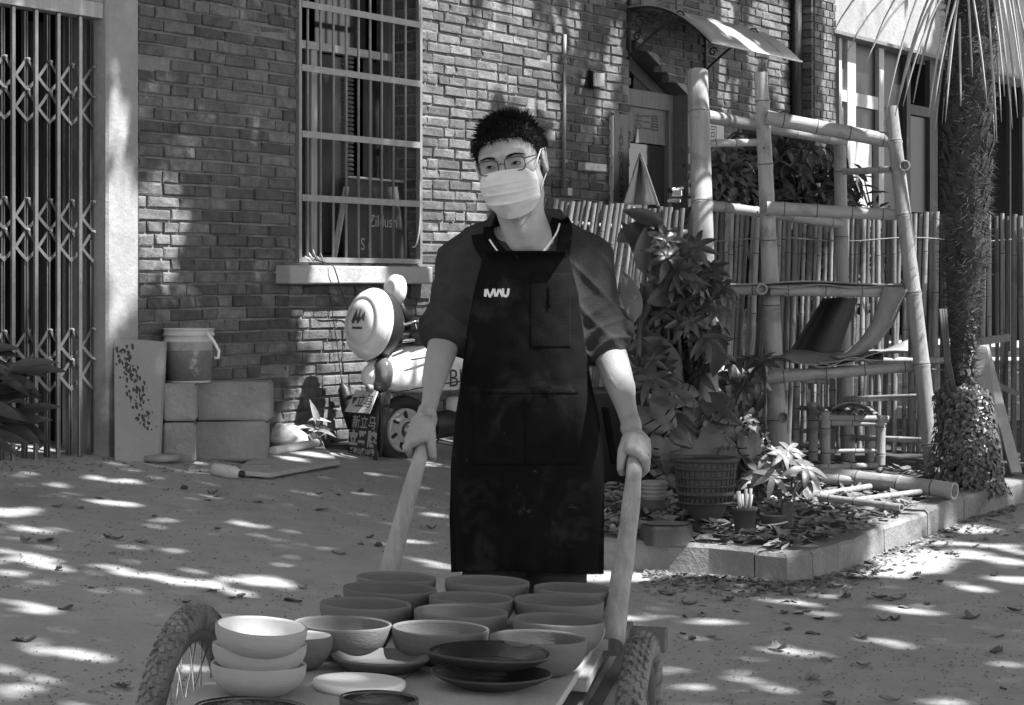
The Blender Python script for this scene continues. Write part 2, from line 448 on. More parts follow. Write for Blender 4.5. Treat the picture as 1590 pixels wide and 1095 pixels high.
# security grille: 4+ rails, upright bars
gr = thing('window_grille', 'steel security grille of upright bars and flat rails over the tall window', 'window grille', tuple(W(win[0], win[2])))
gs0, gs1 = win[0] + .015, win[1] - .012
def frm(m_, s0, s1, z0, z1, off, th=.02):
    wslab(m_, s0, s1, z0, z1, off + th / 2, off - th / 2)
m_ = MB(); frm(m_, gs0 - .012, gs0 + .012, win[2], 3.9, .012, .03); m_.build('grille_frame', M['bar'], gr)
m_ = MB(); frm(m_, gs1 - .012, gs1 + .012, win[2], 3.9, .012, .03); m_.build('grille_frame', M['bar'], gr)
m_ = MB(); frm(m_, gs0 + .012, gs1 - .012, win[2] + .002, win[2] + .03, .012, .03); m_.build('grille_frame', M['bar'], gr)
for py in (307, 208, 105, 6, -95):
    _, zz = Wpx(462, py); m_ = MB(); frm(m_, gs0 + .012, gs1 - .012, zz - .018, zz + .018, .027, .006); m_.build('rail', M['bar'], gr)
bpx = [477, 497, 517, 537, 556, 574, 592, 610, 629]
for k, x in enumerate(bpx):
    ss, _ = Wpx(x, 200, .01); m_ = MB(); m_.tube([W(ss, win[2] + .015, .012), W(ss, 3.9, .012)], .008, 8); m_.build('bar', M['bar'], gr)
# window joinery set back in the opening
OB = -.21
wn = thing('window', 'tall dark timber window with pale transom behind the steel grille', 'window', tuple(W(win[0], win[2], OB)))
def pos_s(px): return Wpx(px, 200, OB)[0]
def slab_px(name, x0, x1, z0, z1, off, th, m, par=wn):
    a = Wpx(x0, 200, off)[0]; b = Wpx(x1, 200, off)[0]; m_ = MB(); frm(m_, a, b, z0, z1, off, th); return m_.build(name, m, par)
zt_ = Wpx(560, 84, OB)[1]
slab_px('transom', 412, 603, zt_ - .022, zt_ + .022, OB + .01, .05, M['wood_w'])
slab_px('stile', 478, 487, win[2], zt_ - .024, OB, .05, M['wood_w'])
slab_px('stile', 568, 574, 1.75, zt_ - .024, OB, .04, M['wood_m'])
slab_px('stile', 597, 604, win[2], 3.9, OB, .06, M['wood_m'])
slab_px('stile', 440, 446, win[2], 3.9, OB, .05, M['wood_d'])
slab_px('bottom_rail', 447, 596, win[2] + .0, win[2] + .05, OB, .05, M['wood_d'])
slab_px('pane', 488, 567, zt_ + .03, 3.9, OB - .02, .006, M['glass'])
slab_px('pane', 447, 477, win[2] + .06, zt_ - .03, OB - .02, .006, M['glass'])
slab_px('shutter_panel', 488, 516, win[2] + .06, zt_ - .03, OB - .03, .02, M['wood_d'])
slab_px('shutter_panel', 517, 536, win[2] + .06, zt_ - .03, OB - .05, .02, M['wood_m'])
slab_px('pane', 575, 596, 1.8, zt_ - .03, OB - .02, .006, M['glass'])
# louvred strip
lv = MB(); a, b = Wpx(538, 200, OB)[0], Wpx(552, 200, OB)[0]
for k in range(46):
    z = win[2] + .06 + k * .026; lv.box(W((a + b) / 2, z, OB - .02), (b - a, .02, .012), Matrix.Rotation(ang, 3, 'Z') @ Matrix.Rotation(R(35), 3, 'X'))
lv.build('louvre', M['wood_m'], wn)
# painted board leaning inside the grille, with a long stick
bs0, bs1 = Wpx(538, 330, -.1)[0], Wpx(640, 330, -.1)[0]; zb1 = Wpx(590, 280, -.1)[1]
pb = thing('painted_board', 'dark scribbled board standing inside the grille at the lower right of the window', 'board', tuple(W(bs0, win[2], -.1)))
m_ = MB(); m_.prism([W(bs0 - .05, win[2] + .01, -.08), W(bs1, win[2] + .01, -.05), W(bs1, zb1, -.11), W(bs0 + .06, zb1 + .01, -.14)], -WN * .012); m_.build('panel', M['wood_d'], pb)
m_ = MB(); m_.beam(W(bs0 + .06, zb1 + .01, -.132), W(bs1, zb1, -.105), .014, .012); m_.build('edge_strip', M['wood_w'], pb)
st = MB(); a = Wpx(515, 408, -.06); b = Wpx(549, 290, -.06); st.beam(W(a[0], a[1], -.05), W(b[0], b[1], -.11), .03, .012)
tag(st.build('wooden_stick', M['wood_w']), 'thin pale stick leaning diagonally behind the window bars beside the painted board', 'stick')
def text_mesh(txt, size, mtx, name, m, parent, align_x='CENTER', bold=0.0, space=1.0, ext=0.0, fit=None):
    cu = bpy.data.curves.new(name, 'FONT'); cu.body = txt; cu.size = size; cu.align_x = align_x; cu.align_y = 'CENTER'
    cu.offset = bold; cu.space_character = space; cu.extrude = ext; cu.resolution_u = 3
    ob = bpy.data.objects.new(name, cu); COL.objects.link(ob)
    dg = bpy.context.evaluated_depsgraph_get(); me = bpy.data.meshes.new_from_object(ob.evaluated_get(dg))
    bpy.data.objects.remove(ob); me.name = name
    me.materials.clear(); me.materials.append(m)
    for p in me.polygons: p.material_index = 0
    if callable(mtx):
        for v in me.vertices: v.co = mtx(v.co.x, v.co.y, v.co.z)
    else: me.transform(mtx)
    o = bpy.data.objects.new(name, me); link(o, parent); return o
wallrot = Matrix((WD, Vector((0, 0, 1)), WN)).transposed().to_4x4()
c = Wpx(590, 345, -.09); text_mesh('Zildush', .10, Matrix.Translation(W(c[0], c[1], -.068)) @ wallrot, 'lettering', M['printg'], pb)
c = Wpx(562, 375, -.09); text_mesh('S c', .10, Matrix.Translation(W(c[0], c[1] - .02, -.06)) @ wallrot, 'lettering', M['printg'], pb)
# cables hanging out of the window
def cable(name, pts, r_, label, m=None, cat='cable'):
    m_ = MB(); P_ = [Vector(p) for p in pts]; out_ = []
    for i in range(len(P_) - 1):
        for k in range(6):
            t = k / 6; a, b = P_[max(i - 1, 0)], P_[min(i + 2, len(P_) - 1)]
            p0, p1 = P_[i], P_[i + 1]
            out_.append(.5 * ((2 * p0) + (p1 - a) * t + (2 * a - 5 * p0 + 4 * p1 - b) * t * t + (-a + 3 * p0 - 3 * p1 + b) * t ** 3))
    out_.append(P_[-1]); m_.tube(out_, r_, 6); return tag(m_.build(name, m or M['black']), label, cat)
def WP(px, py, off=0.0):
    s, z = Wpx(px, py, off); return W(s, z, off)
cable('cable', [WP(470, 398, -.05), WP(488, 403, .03), WP(515, 412, .13), WP(522, 425, .14), WP(528, 445, .13), WP(540, 480, .05), WP(545, 500, .03)], .0035, 'black cable looping over the window sill and down the wall', cat='cable')
cable('cord', [WP(512, 455, .03), WP(518, 500, .03), WP(524, 540, .03), WP(530, 590, .04)], .0025, 'thin cord hanging down the lit bricks to the folded umbrella')
cable('cable', [WP(651, 0, .02), WP(652, 120, .02), WP(652, 250, .02), WP(652, 340, .03), WP(647, 378, .03), WP(640, 384, .03)], .005, 'pale cable running down the right edge of the window', M['plastic'])
m_ = MB()
for k in range(5): m_.tube([WP(478 + k * 4, 402, .0), WP(474 + k * 6, 398 - (k % 3) * 5, .03), WP(482 + k * 5, 404, .03)], .003, 5)
tag(m_.build('wire_bundle', M['plastic']), 'tangle of pale wires at the lower left of the window', 'wires')

# ---- rendered column between gate and brickwork
pl = thing('pillar', 'smooth rendered pillar between the folding gate and the brickwork', 'pillar', tuple(W(S_L, .4)))
p0 = Wpx(163, 300)[0]
m_ = MB(); m_.box(W((p0 + S_L) / 2 - .0, 2.4, -.135), (S_L - p0, .30, 5.4), Matrix.Rotation(ang, 3, 'Z'), .012); m_.build('shaft', M['plaster'], pl)

# ---- gate
GO = -.06
gt = thing('folding_gate', 'steel concertina security gate drawn across the dark doorway at left', 'gate', tuple(W(-4.5, .5, GO)))
gzb = Wpx(150, 706, GO)[1]; gzt = Wpx(150, 30, GO)[1]
def gs(px): return Wpx(px, 300, GO)[0]
m_ = MB(); wslab(m_, -5.6, p0 - .004, gzt, gzt + .075, GO + .05, GO - .05); m_.build('top_rail', M['wood_w'], gt)
m_ = MB(); wslab(m_, -5.6, p0 - .004, gzb - .045, gzb - .02, GO + .04, GO - .06); m_.build('floor_track', M['steel'], gt)
m_ = MB(); wslab(m_, gs(150.5), gs(157), gzb - .02, gzt, GO + .03, GO - .03); m_.build('post', M['steel'], gt)
pitch = (gs(119) - gs(15)) / 3
fr_s = [gs(119) - pitch * k for k in range(0, 10)]
bk_s = [x + pitch * .77 for x in fr_s] + [fr_s[-1] - pitch * .23]
mfront = MB(); mfront.box((0, 0, 0), (.022, .018, gzt - gzb), None, .003); mf = mfront.mesh('upright_bar'); mf.materials.append(M['steel'])
for s in fr_s: put(mf, 'upright_bar', W(s, (gzt + gzb) / 2, GO + .02), (0, 0, ang), gt)
mback = MB(); mback.box((-.008, 0, 0), (.006, .022, gzt - gzb - .02)); mback.box((.008, 0, 0), (.006, .022, gzt - gzb - .02)); mback.box((0, .008, 0), (.010, .006, gzt - gzb - .02))
mk_ = mback.mesh('channel_bar'); mk_.materials.append(M['steel'])
for s in bk_s: put(mk_, 'channel_bar', W(s, (gzt + gzb) / 2, GO - .018), (0, 0, ang), gt)
def bow(a, b, wd=.016, th=.004, up=.012):
    q = MB(); a, b = Vector(a), Vector(b); n = 6; pts = []
    for i in range(n + 1):
        t = i / n; p = a.lerp(b, t); p.z -= up * math.sin(t * math.pi); pts.append(p)
    vs = []; fs = []
    for i, p in enumerate(pts):
        t = (pts[min(i + 1, n)] - pts[max(i - 1, 0)]).normalized(); sd = t.cross(WN).normalized() * wd / 2
        vs += [p + sd + WN * th / 2, p - sd + WN * th / 2, p - sd - WN * th / 2, p + sd - WN * th / 2]
    for i in range(n):
        for k in range(4): fs.append((i * 4 + k, i * 4 + (k + 1) % 4, (i + 1) * 4 + (k + 1) % 4, (i + 1) * 4 + k))
    fs += [(0, 1, 2, 3), (n * 4 + 3, n * 4 + 2, n * 4 + 1, n * 4)]
    q.add(vs, fs); return q
zones = [Wpx(110, y, GO)[1] for y in (100, 312, 512)]
hcell = .145; cnt = 0
strip = {}
for z0_ in zones:
    for k in range(len(bk_s) - 1):
        sr, sl_ = bk_s[k], bk_s[k + 1]
        for r_ in range(2):
            zt_c = z0_ - r_ * hcell
            for (za, zb_, of) in ((zt_c, zt_c - hcell, .002), (zt_c - hcell, zt_c, -.008)):
                key = (za > zb_)
                if key not in strip:
                    q = bow(W(sl_, za, 0) - W(sl_, zt_c, 0), W(sr, zb_, 0) - W(sl_, zt_c, 0)); strip[key] = q.mesh('lattice_strip'); strip[key].materials.append(M['steel'])
                put(strip[key], 'lattice_strip', W(sl_, zt_c, GO + of), None, gt)
            if cnt < 60:
                m_ = MB(); m_.tube([W(sr, zt_c, GO - .012), W(sr, zt_c, GO + .014)], .007, 8); m_.build('pivot', M['bar'], gt); cnt += 1
# wall above / left of the gate, and dark rooms behind the openings
m_ = MB(); wslab(m_, -7.5, p0 - .004, gzt + .078, 5.2, -.01, T); m_.build('wall', M['plaster'], bld)
m_ = MB(); wslab(m_, -7.5, -5.62, .0, gzt + .076, -.01, T); m_.build('wall', M['plaster'], bld)
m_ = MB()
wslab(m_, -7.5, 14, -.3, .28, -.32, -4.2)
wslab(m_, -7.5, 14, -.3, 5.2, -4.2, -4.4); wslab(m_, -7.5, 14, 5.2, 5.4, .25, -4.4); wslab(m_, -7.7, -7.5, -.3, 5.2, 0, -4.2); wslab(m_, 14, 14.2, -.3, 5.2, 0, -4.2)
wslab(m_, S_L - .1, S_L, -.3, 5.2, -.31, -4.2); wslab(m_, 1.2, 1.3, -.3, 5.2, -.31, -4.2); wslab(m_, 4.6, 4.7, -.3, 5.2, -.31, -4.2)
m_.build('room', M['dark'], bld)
# stacked goods dimly seen behind the gate
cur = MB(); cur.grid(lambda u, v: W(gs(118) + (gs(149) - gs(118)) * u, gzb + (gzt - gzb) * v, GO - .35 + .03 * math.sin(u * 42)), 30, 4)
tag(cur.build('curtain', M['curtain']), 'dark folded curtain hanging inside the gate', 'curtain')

# ---- gabled doorway
dr = thing('entrance_door', 'dark timber door with glazed panels under a sloping head', 'door', tuple(W(d0, .4, -.15)))
DO = -.15
def zhead(s): return z0d + (z1d - z0d) * (s - d0) / (d1 - d0)
# plaster reveal of the sloping head and right jamb
m_ = MB(); m_.prism([W(d0, z0d, .006), W(d1, z1d, .006), W(d1 + .0, z1d + .05, .006), W(d0, z0d + .05, .006)], -WN * .28); m_.build('lintel', M['plaster_l'], bld)
m_ = MB(); wslab(m_, d1, d1 + .03, .3, z1d, .006, -.29); m_.build('door_reveal', M['plaster_l'], bld)
def dpx(x): return Wpx(x, 200, DO)[0]
da, db = dpx(958), d1 - .004
fz = zhead
m_ = MB(); m_.prism([W(d0 - .1, fz(d0 - .1) - .01, DO), W(d1, fz(d1) - .01, DO), W(d1, fz(d1) - .10, DO), W(d0 - .1, fz(d0 - .1) - .12, DO)], -WN * .06); m_.build('door_frame', M['wood_d'], dr)
zr1, zr0 = Wpx(1030, 147, DO)[1], Wpx(1030, 172, DO)[1]
def dslab(name, x0, x1, z0, z1, off, th, m): return slab_px(name, x0, x1, z0, z1, off, th, m, dr)
dslab('transom', 950, 1062, zr0, zr1, DO, .06, M['wood_m'])
dslab('stile', 1034, 1046, .3, zr0, DO, .05, M['wood_m'])
dslab('stile', 1054, 1064, .3, zr0, DO, .05, M['wood_m'])
dslab('stile', 962, 972, .3, 3.2, DO, .05, M['wood_d'])
dslab('pane', 1046, 1054, .3, zr0, DO - .02, .01, M['wood_w'])
dslab('pane', 973, 1033, Wpx(1000, 222, DO)[1], zr0, DO - .01, .01, M['wood_m'])
dslab('pane', 973, 1033, .3, Wpx(1000, 222, DO)[1] - .01, DO - .02, .01, M['glass'])
m_ = MB(); s_a, z_a = Wpx(985, 140, DO); m_.prism([W(s_a, z_a, DO - .01), W(Wpx(1025, 143, DO)[0], z_a - .02, DO - .01), W(Wpx(988, 95, DO)[0], Wpx(988, 100, DO)[1], DO - .01)], -WN * .01); m_.build('pane', M['curtain'], dr)
c = Wpx(1004, 192, DO); text_mesh('志三昌', .13, Matrix.Translation(W(c[0], c[1], DO + .004)) @ wallrot, 'lettering', M['ink'], dr)  # poster text reflected in the pane, drawn on as ink
m_ = MB(); m_.prism([W(Wpx(984, 215, DO)[0], Wpx(984, 222, DO)[1], DO + .01), W(Wpx(990, 215, DO)[0], Wpx(990, 222, DO)[1], DO + .01), W(Wpx(988, 198, DO)[0], Wpx(988, 198, DO)[1], DO + .01)], WN * .004)
tag(m_.build('notice', M['paper']), 'small pale paper notice stuck on the dark door glass', 'notice')
# vertical sign board beside the door
vs0, vs1 = Wpx(950, 250, .02)[0], Wpx(972, 250, .02)[0]
sg = thing('vertical_sign', 'narrow upright wooden sign with letters running down beside the door', 'sign', tuple(W(vs0, 1.8, .02)))
m_ = MB(); wslab(m_, vs0, vs1, Wpx(960, 325)[1], Wpx(960, 178)[1], .035, .012); m_.build('board', M['wood_m'], sg)
for k, ch in enumerate('JDEWAUCHT'):
    text_mesh(ch, .085, Matrix.Translation(W((vs0 + vs1) / 2, Wpx(960, 205 + k * 13.2, .036)[1], .0375)) @ wallrot, 'lettering', M['ink'], sg, bold=.002)
# pennant hanging by the door
fl = MB(); base = WP(1000, 300, .12)
def flg(u, v):
    x0 = 993 - 26 * v; x1 = 994 + 28 * v; y = 238 + 80 * v
    return WP(x0 + (x1 - x0) * u, y, .1 + .04 * math.sin(u * 9 + v * 2))
fl.grid(flg, 14, 14); o = fl.build('pennant', M['printg'], solid=.003)
tag(o, 'pale triangular cloth pennant hanging in front of the dark door', 'pennant')
m_ = MB(); m_.beam(WP(996, 244, .15), WP(1022, 320, .15), .02, .01); tag(m_.build('white_rod', M['white']), 'slim white rod along the right edge of the pennant', 'rod')
# gear beside the door
m_ = MB(); m_.box(WP(1050, 300, .05), (.08, .05, .05), None, .006); m_.box(WP(1046, 312, .05), (.10, .04, .03), None, .005); m_.tube([WP(1040, 296, .05), WP(1058, 292, .05)], .02, 10)
tag(m_.build('door_lock', M['chrome']), 'shiny lock and handle set on the door edge beside the first bamboo post', 'lock')

# ---- awning over the door
aw = thing('door_awning', 'curved translucent awning on scrolled black iron brackets over the doorway', 'awning', tuple(WP(975, 60)))
sa, za = Wpx(972, 8); sb = Wpx(1092, 40)[0]
AP = .66
def aprof(t):   # t 0 wall .. 1 tip -> (off, z)
    return AP * t, za - .015 - .28 * t ** 2.1 + .03 * math.sin(t * math.pi)
m_ = MB(); m_.grid(lambda u, v: W(sa + (sb + .30 - sa) * u, aprof(v)[1], aprof(v)[0]), 12, 16)
m_.build('sheet', mat('awning_sheet', .40, .35, .25, 5, .1, 30, stains=((.65, 3, .55, .7),)), aw, solid=.005)
for ss in (sa + .02, sb):
    b_ = MB()
    top = [W(ss, aprof(t)[1] - .012, aprof(t)[0]) for t in [i / 10 for i in range(11)]]
    b_.tube(top, .011, 6)
    b_.tube([W(ss, za + .04, .012), W(ss, za - .38, .012)], .016, 6)
    arc = []
    for i in range(11):
        t = i / 10; arc.append(W(ss, za - .36 + .26 * math.sin(t * 1.3), .012 + (AP * .62) * t))
    b_.tube(arc, .009, 6); br = b_.build('bracket', M['iron'], aw)
    for (o_, dz, r_) in ((.10, -.12, .05), (.2, -.10, .05), (.3, -.10, .045), (.40, -.10, .04), (.08, -.22, .035)):
        c_ = MB(); sp = [W(ss, za + dz + r_ * (1 - i / 26) * math.sin(i * .42), o_ + r_ * (1 - i / 26) * math.cos(i * .42)) for i in range(20)]
        c_.tube(sp, .006, 5); c_.build('scroll', M['iron'], aw)
m_ = MB(); m_.tube([W(sa, aprof(1)[1], AP), W(sb + .30, aprof(1)[1], AP)], .008, 6); m_.build('front_bar', M['white'], aw)

# ---- conduit, lamp, boxes on the wall
m_ = MB(); m_.tube([WP(877, 54, .03), WP(876, 180, .03), WP(875, 292, .03)], .0125, 8); cp = thing('conduit', 'slim vertical metal conduit clipped to the sunlit bricks', 'conduit', tuple(WP(875, 292)))
m_.build('pipe', M['bar'], cp); m_ = MB()
for y in (96, 250): m_.box(WP(875, y, .02), (.05, .03, .02), Matrix.Rotation(ang, 3, 'Z'))
m_.box(WP(879, 298, .03), (.06, .06, .05), Matrix.Rotation(ang, 3, 'Z')); m_.build('clip', M['bar'], cp)
lm = thing('wall_lamp', 'small black floodlight on the bricks left of the awning', 'lamp', tuple(WP(922, 122)))
m_ = MB(); m_.prism([WP(915, 108, .02), WP(915, 138, .02), WP(928, 134, .14), WP(926, 114, .14)], Vector((.02, .10, 0))); m_.build('housing', M['black'], lm)
m_ = MB(); m_.box(WP(930, 124, .14), (.09, .015, .09), Matrix.Rotation(R(40), 3, 'Z')); m_.build('lamp_glass', M['plastic'], lm)
m_ = MB(); m_.box(WP(919, 260, .03), (.30, .07, .055), Matrix.Rotation(ang, 3, 'Z'), .006); tag(m_.build('junction_box', M['plastic']), 'small white box fixed low on the bricks between conduit and sign', 'junction box')
m_ = MB(); m_.box(WP(950, 250, .02), (.03, .03, .62), Matrix.Rotation(ang, 3, 'Z')); tag(m_.build('white_trunking', M['plastic']), 'thin pale upright trunking at the left edge of the vertical sign', 'trunking')
for i, (x, y, w_, h_, lb) in enumerate(((1108, 208, .22, .16, 'pale printed notice on the wall between first and second bamboo posts'), (1112, 250, .24, .34, 'larger pale poster under the printed notice between the bamboo posts'))):
    m_ = MB(); m_.box(WP(x, y, .012), (w_ * 1.6, .006, h_), Matrix.Rotation(ang, 3, 'Z')); po = tag(m_.build('poster', M['paper']), lb, 'poster')
    c = Wpx(x, y, .016); po['_w'] = (0, 0, 0); text_mesh('司' if i == 0 else '出\n发', .12, Matrix.Translation(W(c[0], c[1], .017)) @ wallrot, 'lettering', M['ink'], po)
# ---- corner pier, downpipe and the right-hand opening
pr = thing('brick_pier', 'sunlit brick pier standing proud beside the pale framed doorway', 'pier', tuple(W(S_R, .4)))
pa, pb_ = S_R + .02, Wpx(1298, 200, .19)[0]
m_ = MB(); wslab(m_, pa, pb_, -.2, 5.2, .17, T); m_.build('mortar', M['mortar'], pr)
mm2 = MB(); rv2 = []
for c in range(56):
    z = .25 + c * CH
    if z > 3.9: break
    for (o0, L) in (((.19 - .055, .10), (.19 - .165, .10)) if c % 2 else ((.19 - .105, .2),)):   # return face
        p = W(pa - .012, z, o0); mm2.box(p, (L - .008, .05, .053), Matrix.Rotation(ang - R(90), 3, 'Z')); rv2 += [rb.random()] * 6
    s = pa + (.0 if c % 2 else -.06)
    while s < pb_ - .03:
        L = .24 if rb.random() < .6 else .115; e = min(s + L, pb_); a_ = max(s, pa)
        if e - a_ > .03: mm2.box(W((a_ + e) / 2, z, .165 + .004 * rb.random()), (e - a_ - .008, .05, .0535), Matrix.Rotation(ang, 3, 'Z')); rv2 += [rb.random()] * 6
        s += L + .01
o = mm2.build('brickwork', M['brickm'], pr); tag(o, kind='stuff'); rnd_attr(o, rv2)
m_ = MB(); m_.tube([W(S_R - .03, .3, .06), W(S_R - .03, 5.0, .06)], .045, 12); tag(m_.build('downpipe', M['iron']), 'dark downpipe in the corner beside the sunlit pier', 'downpipe')
rg = thing('glazed_doors', 'pale timber framed glazed doors in the wide opening at right', 'doors', tuple(W(pb_, .4, -.1)))
zl = Wpx(1300, 48, 0)[1]
m_ = MB(); wslab(m_, pb_, 14, zl, 5.2, .0, T); m_.build('lintel_wall', M['plaster_l'], bld)
m_ = MB(); wslab(m_, pb_, 14, zl - .03, zl - .001, .03, T); m_.build('lintel', M['wood_m'], bld)
RO = -.12
def rpx(x): return Wpx(x, 200, RO)[0]
def rs(name, x0, x1, y0, y1, off, th, m):
    a, b = Wpx(x0, 200, off)[0], Wpx(x1, 200, off)[0]; zz1 = Wpx((x0 + x1) / 2, y0, off)[1]; zz0 = Wpx((x0 + x1) / 2, y1, off)[1]
    m_ = MB(); frm(m_, a, b, min(zz0, zz1), min(max(zz0, zz1), zl - .002), off, th); return m_.build(name, m, rg)
rs('stile', 1298, 1302, 40, 760, RO, .06, M['wood_w']); rs('stile', 1311, 1324, 40, 760, RO, .06, M['wood_w']); rs('stile', 1360, 1368, 40, 760, RO, .06, M['wood_w'])
rs('rail', 1302, 1311, 140, 158, RO, .05, M['wood_w']); rs('rail', 1324.3, 1360, 148, 168, RO, .05, M['wood_w'])
rs('pane', 1302, 1311, 50, 140, RO - .01, .006, M['wood_m']); rs('pane', 1324.3, 1360, 50, 148, RO - .01, .006, M['glass_r'])
rs('pane', 1324.3, 1360, 168, 205, RO - .01, .006, M['glass_r']); rs('panel', 1302, 1311, 160, 700, RO - .01, .01, M['wood_m'])
rs('panel', 1324.3, 1352, 206, 700, RO - .01, .02, M['wood_w'])
rs('stile', 1404, 1410, 40, 760, RO, .05, M['wood_d']); rs('stile', 1440, 1452, 40, 760, RO, .05, M['wood_d']); rs('rail', 1410, 1440, 165, 180, RO, .05, M['wood_d'])
rs('pane', 1410, 1440, 182, 330, RO - .01, .006, M['glass_r']); rs('pane', 1369, 1403, 60, 330, RO - .03, .006, M['glass_r'])
for x in (1565, 1585):
    m_ = MB(); a = Wpx(x, 300, -.2); wslab(m_, a[0], a[0] + .05, .3, zl - .04, -.18, -.22); tag(m_.build('doorpost', M['wood_d']), 'dark slim post in the black opening, %s' % ('beside the palm trunk' if x == 1565 else 'at the right edge'), 'post')
# ============================================================ implicit surfaces (numpy) -> mesh, used for body and clothes
def nrm(a): return np.sqrt((a * a).sum(-1))
def s_round(p, a, b, r1, r2):
    a = np.array(a, np.float32); b = np.array(b, np.float32); d = b - a
    t = np.clip(((p - a) @ d) / float(d @ d), 0, 1)
    return nrm(p - a - t[:, None] * d) - (r1 + (r2 - r1) * t)
def s_chain(p, pts, rs, k=.01):
    d = None
    for i in range(len(pts) - 1):
        e = s_round(p, pts[i], pts[i + 1], rs[i], rs[i + 1]); d = e if d is None else np.minimum(d, e)
    return d
def s_ell(p, c, r, Mx=None):
    q = p - np.array(c, np.float32)
    if Mx is not None: q = q @ np.array(Mx, np.float32)
    r = np.array(r, np.float32); k0 = nrm(q / r); k1 = nrm(q / (r * r)) + 1e-9
    return k0 * (k0 - 1) / k1
def u_(a, b, k=.01):
    h = np.clip(.5 + .5 * (b - a) / k, 0, 1); return b + (a - b) * h - k * h * (1 - h)
def sub_(a, b, k=.006):                                  # a minus b
    h = np.clip(.5 - .5 * (a + b) / k, 0, 1); return a + (-b - a) * h + k * h * (1 - h)
def wav(p, f, seed=0, n=5):
    r_ = np.random.RandomState(seed); o = np.zeros(len(p), np.float32)
    for i in range(n):
        d = r_.normal(size=3); d /= np.linalg.norm(d); fr = f * (1 + .7 * i)
        o += np.sin(p @ (d * fr).astype(np.float32) + r_.uniform(0, 6) + 1.3 * np.sin(p @ (r_.normal(size=3) * f * .6).astype(np.float32))) / (1 + .5 * i)
    return o / 2.2
def nets(fn, lo, hi, h):
    lo = np.array(lo, np.float32); n = [int(math.ceil((hi[i] - lo[i]) / h)) + 1 for i in range(3)]
    ax = [lo[i] + h * np.arange(n[i], dtype=np.float32) for i in range(3)]
    val = np.empty(n, np.float32); yy, zz = np.meshgrid(ax[1], ax[2], indexing='ij'); flat = np.stack([yy.ravel(), zz.ravel()], 1)
    step = max(1, int(4e5 // flat.shape[0]))
    for i in range(0, n[0], step):
        xs_ = ax[0][i:i + step]; p = np.empty((len(xs_) * flat.shape[0], 3), np.float32)
        p[:, 0] = np.repeat(xs_, flat.shape[0]); p[:, 1:] = np.tile(flat, (len(xs_), 1))
        val[i:i + step] = fn(p).reshape(len(xs_), n[1], n[2])
    val[0] = val[-1] = 1; val[:, 0] = val[:, -1] = 1; val[:, :, 0] = val[:, :, -1] = 1
    ins = val < 0; N = n[0] * n[1] * n[2]; st = (n[1] * n[2], n[2], 1)
    acc = np.zeros((N, 3)); cnt = np.zeros(N); quads = []
    for a in range(3):
        sl0 = [slice(None)] * 3; sl1 = [slice(None)] * 3; sl0[a] = slice(0, -1); sl1[a] = slice(1, None)
        c = ins[tuple(sl0)] != ins[tuple(sl1)]; idx = np.argwhere(c)
        if len(idx) == 0: continue
        v0 = val[tuple(sl0)][c]; v1 = val[tuple(sl1)][c]; t = v0 / (v0 - v1)
        pos = idx.astype(np.float64); pos[:, a] += t
        b, d = [(1, 2), (2, 0), (0, 1)][a]
        f0 = idx @ np.array(st); cells = []
        for db, dd in ((0, 0), (1, 0), (1, 1), (0, 1)):
            cc = f0 - db * st[b] - dd * st[d]; cells.append(cc); np.add.at(acc, cc, pos); np.add.at(cnt, cc, 1)
        q = np.stack(cells, 1); s = v0 < 0
        q[~s] = q[~s][:, ::-1]; quads.append(q)
    q = np.concatenate(quads); used, inv = np.unique(q.ravel(), return_inverse=True)
    V = acc[used] / cnt[used][:, None] * h + lo
    return V, inv.reshape(-1, 4)
def nmesh(name, V, Q, m, parent=None, xf=None, smooth=True, relax=0):
    me = bpy.data.meshes.new(name)
    if relax:
        e = np.concatenate([Q[:, [0, 1]], Q[:, [1, 2]], Q[:, [2, 3]], Q[:, [3, 0]]])
        for _ in range(relax):
            s = np.zeros_like(V); c = np.zeros(len(V)); np.add.at(s, e[:, 0], V[e[:, 1]]); np.add.at(c, e[:, 0], 1)
            np.add.at(s, e[:, 1], V[e[:, 0]]); np.add.at(c, e[:, 1], 1); V = V * .5 + .5 * s / c[:, None]
    if xf is not None:
        A = np.array(xf); V = V @ A[:3, :3].T + A[:3, 3]
    me.vertices.add(len(V)); me.vertices.foreach_set('co', V.astype(np.float32).ravel())
    me.loops.add(Q.size); me.loops.foreach_set('vertex_index', Q.ravel().astype(np.int32))
    me.polygons.add(len(Q)); me.polygons.foreach_set('loop_start', np.arange(0, Q.size, 4, dtype=np.int32)); me.polygons.foreach_set('loop_total', np.full(len(Q), 4, np.int32))
    me.update(calc_edges=True); me.validate(); me.polygons.foreach_set('use_smooth', [smooth] * len(me.polygons)); me.materials.append(m)
    o = bpy.data.objects.new(name, me); return link(o, parent)
def bvh_of(o):
    me = o.data; mw = Matrix.Translation(o.location)
    return BVHTree.FromPolygons([mw @ v.co for v in me.vertices], [tuple(p.vertices) for p in me.polygons])
def proj(bvh, px, py, off=.0, default=5.2):
    d = (P(px, py, 5.0) - CAM).normalized(); h = bvh.ray_cast(CAM, d)
    if h[0] is None: return P(px, py, default)
    return h[0] - d * off
# ============================================================ the man
YM = 5.32
pg = gz(.05, YM)
man = thing('person', 'young man in glasses, pale face mask and long black apron gripping both cart handles', 'person', (P(808, 500, YM).x, YM, pg))
def Q3(px, py, Y): p = P(px, py, Y); return (p.x, p.y, p.z)
hc = P(793, 256, 5.28)                                   # centre of the head
HM = Matrix.Translation(hc) @ (Matrix.Rotation(R(-9), 4, 'Y') @ Matrix.Rotation(R(-13), 4, 'Z') @ Matrix.Rotation(R(3), 4, 'X'))
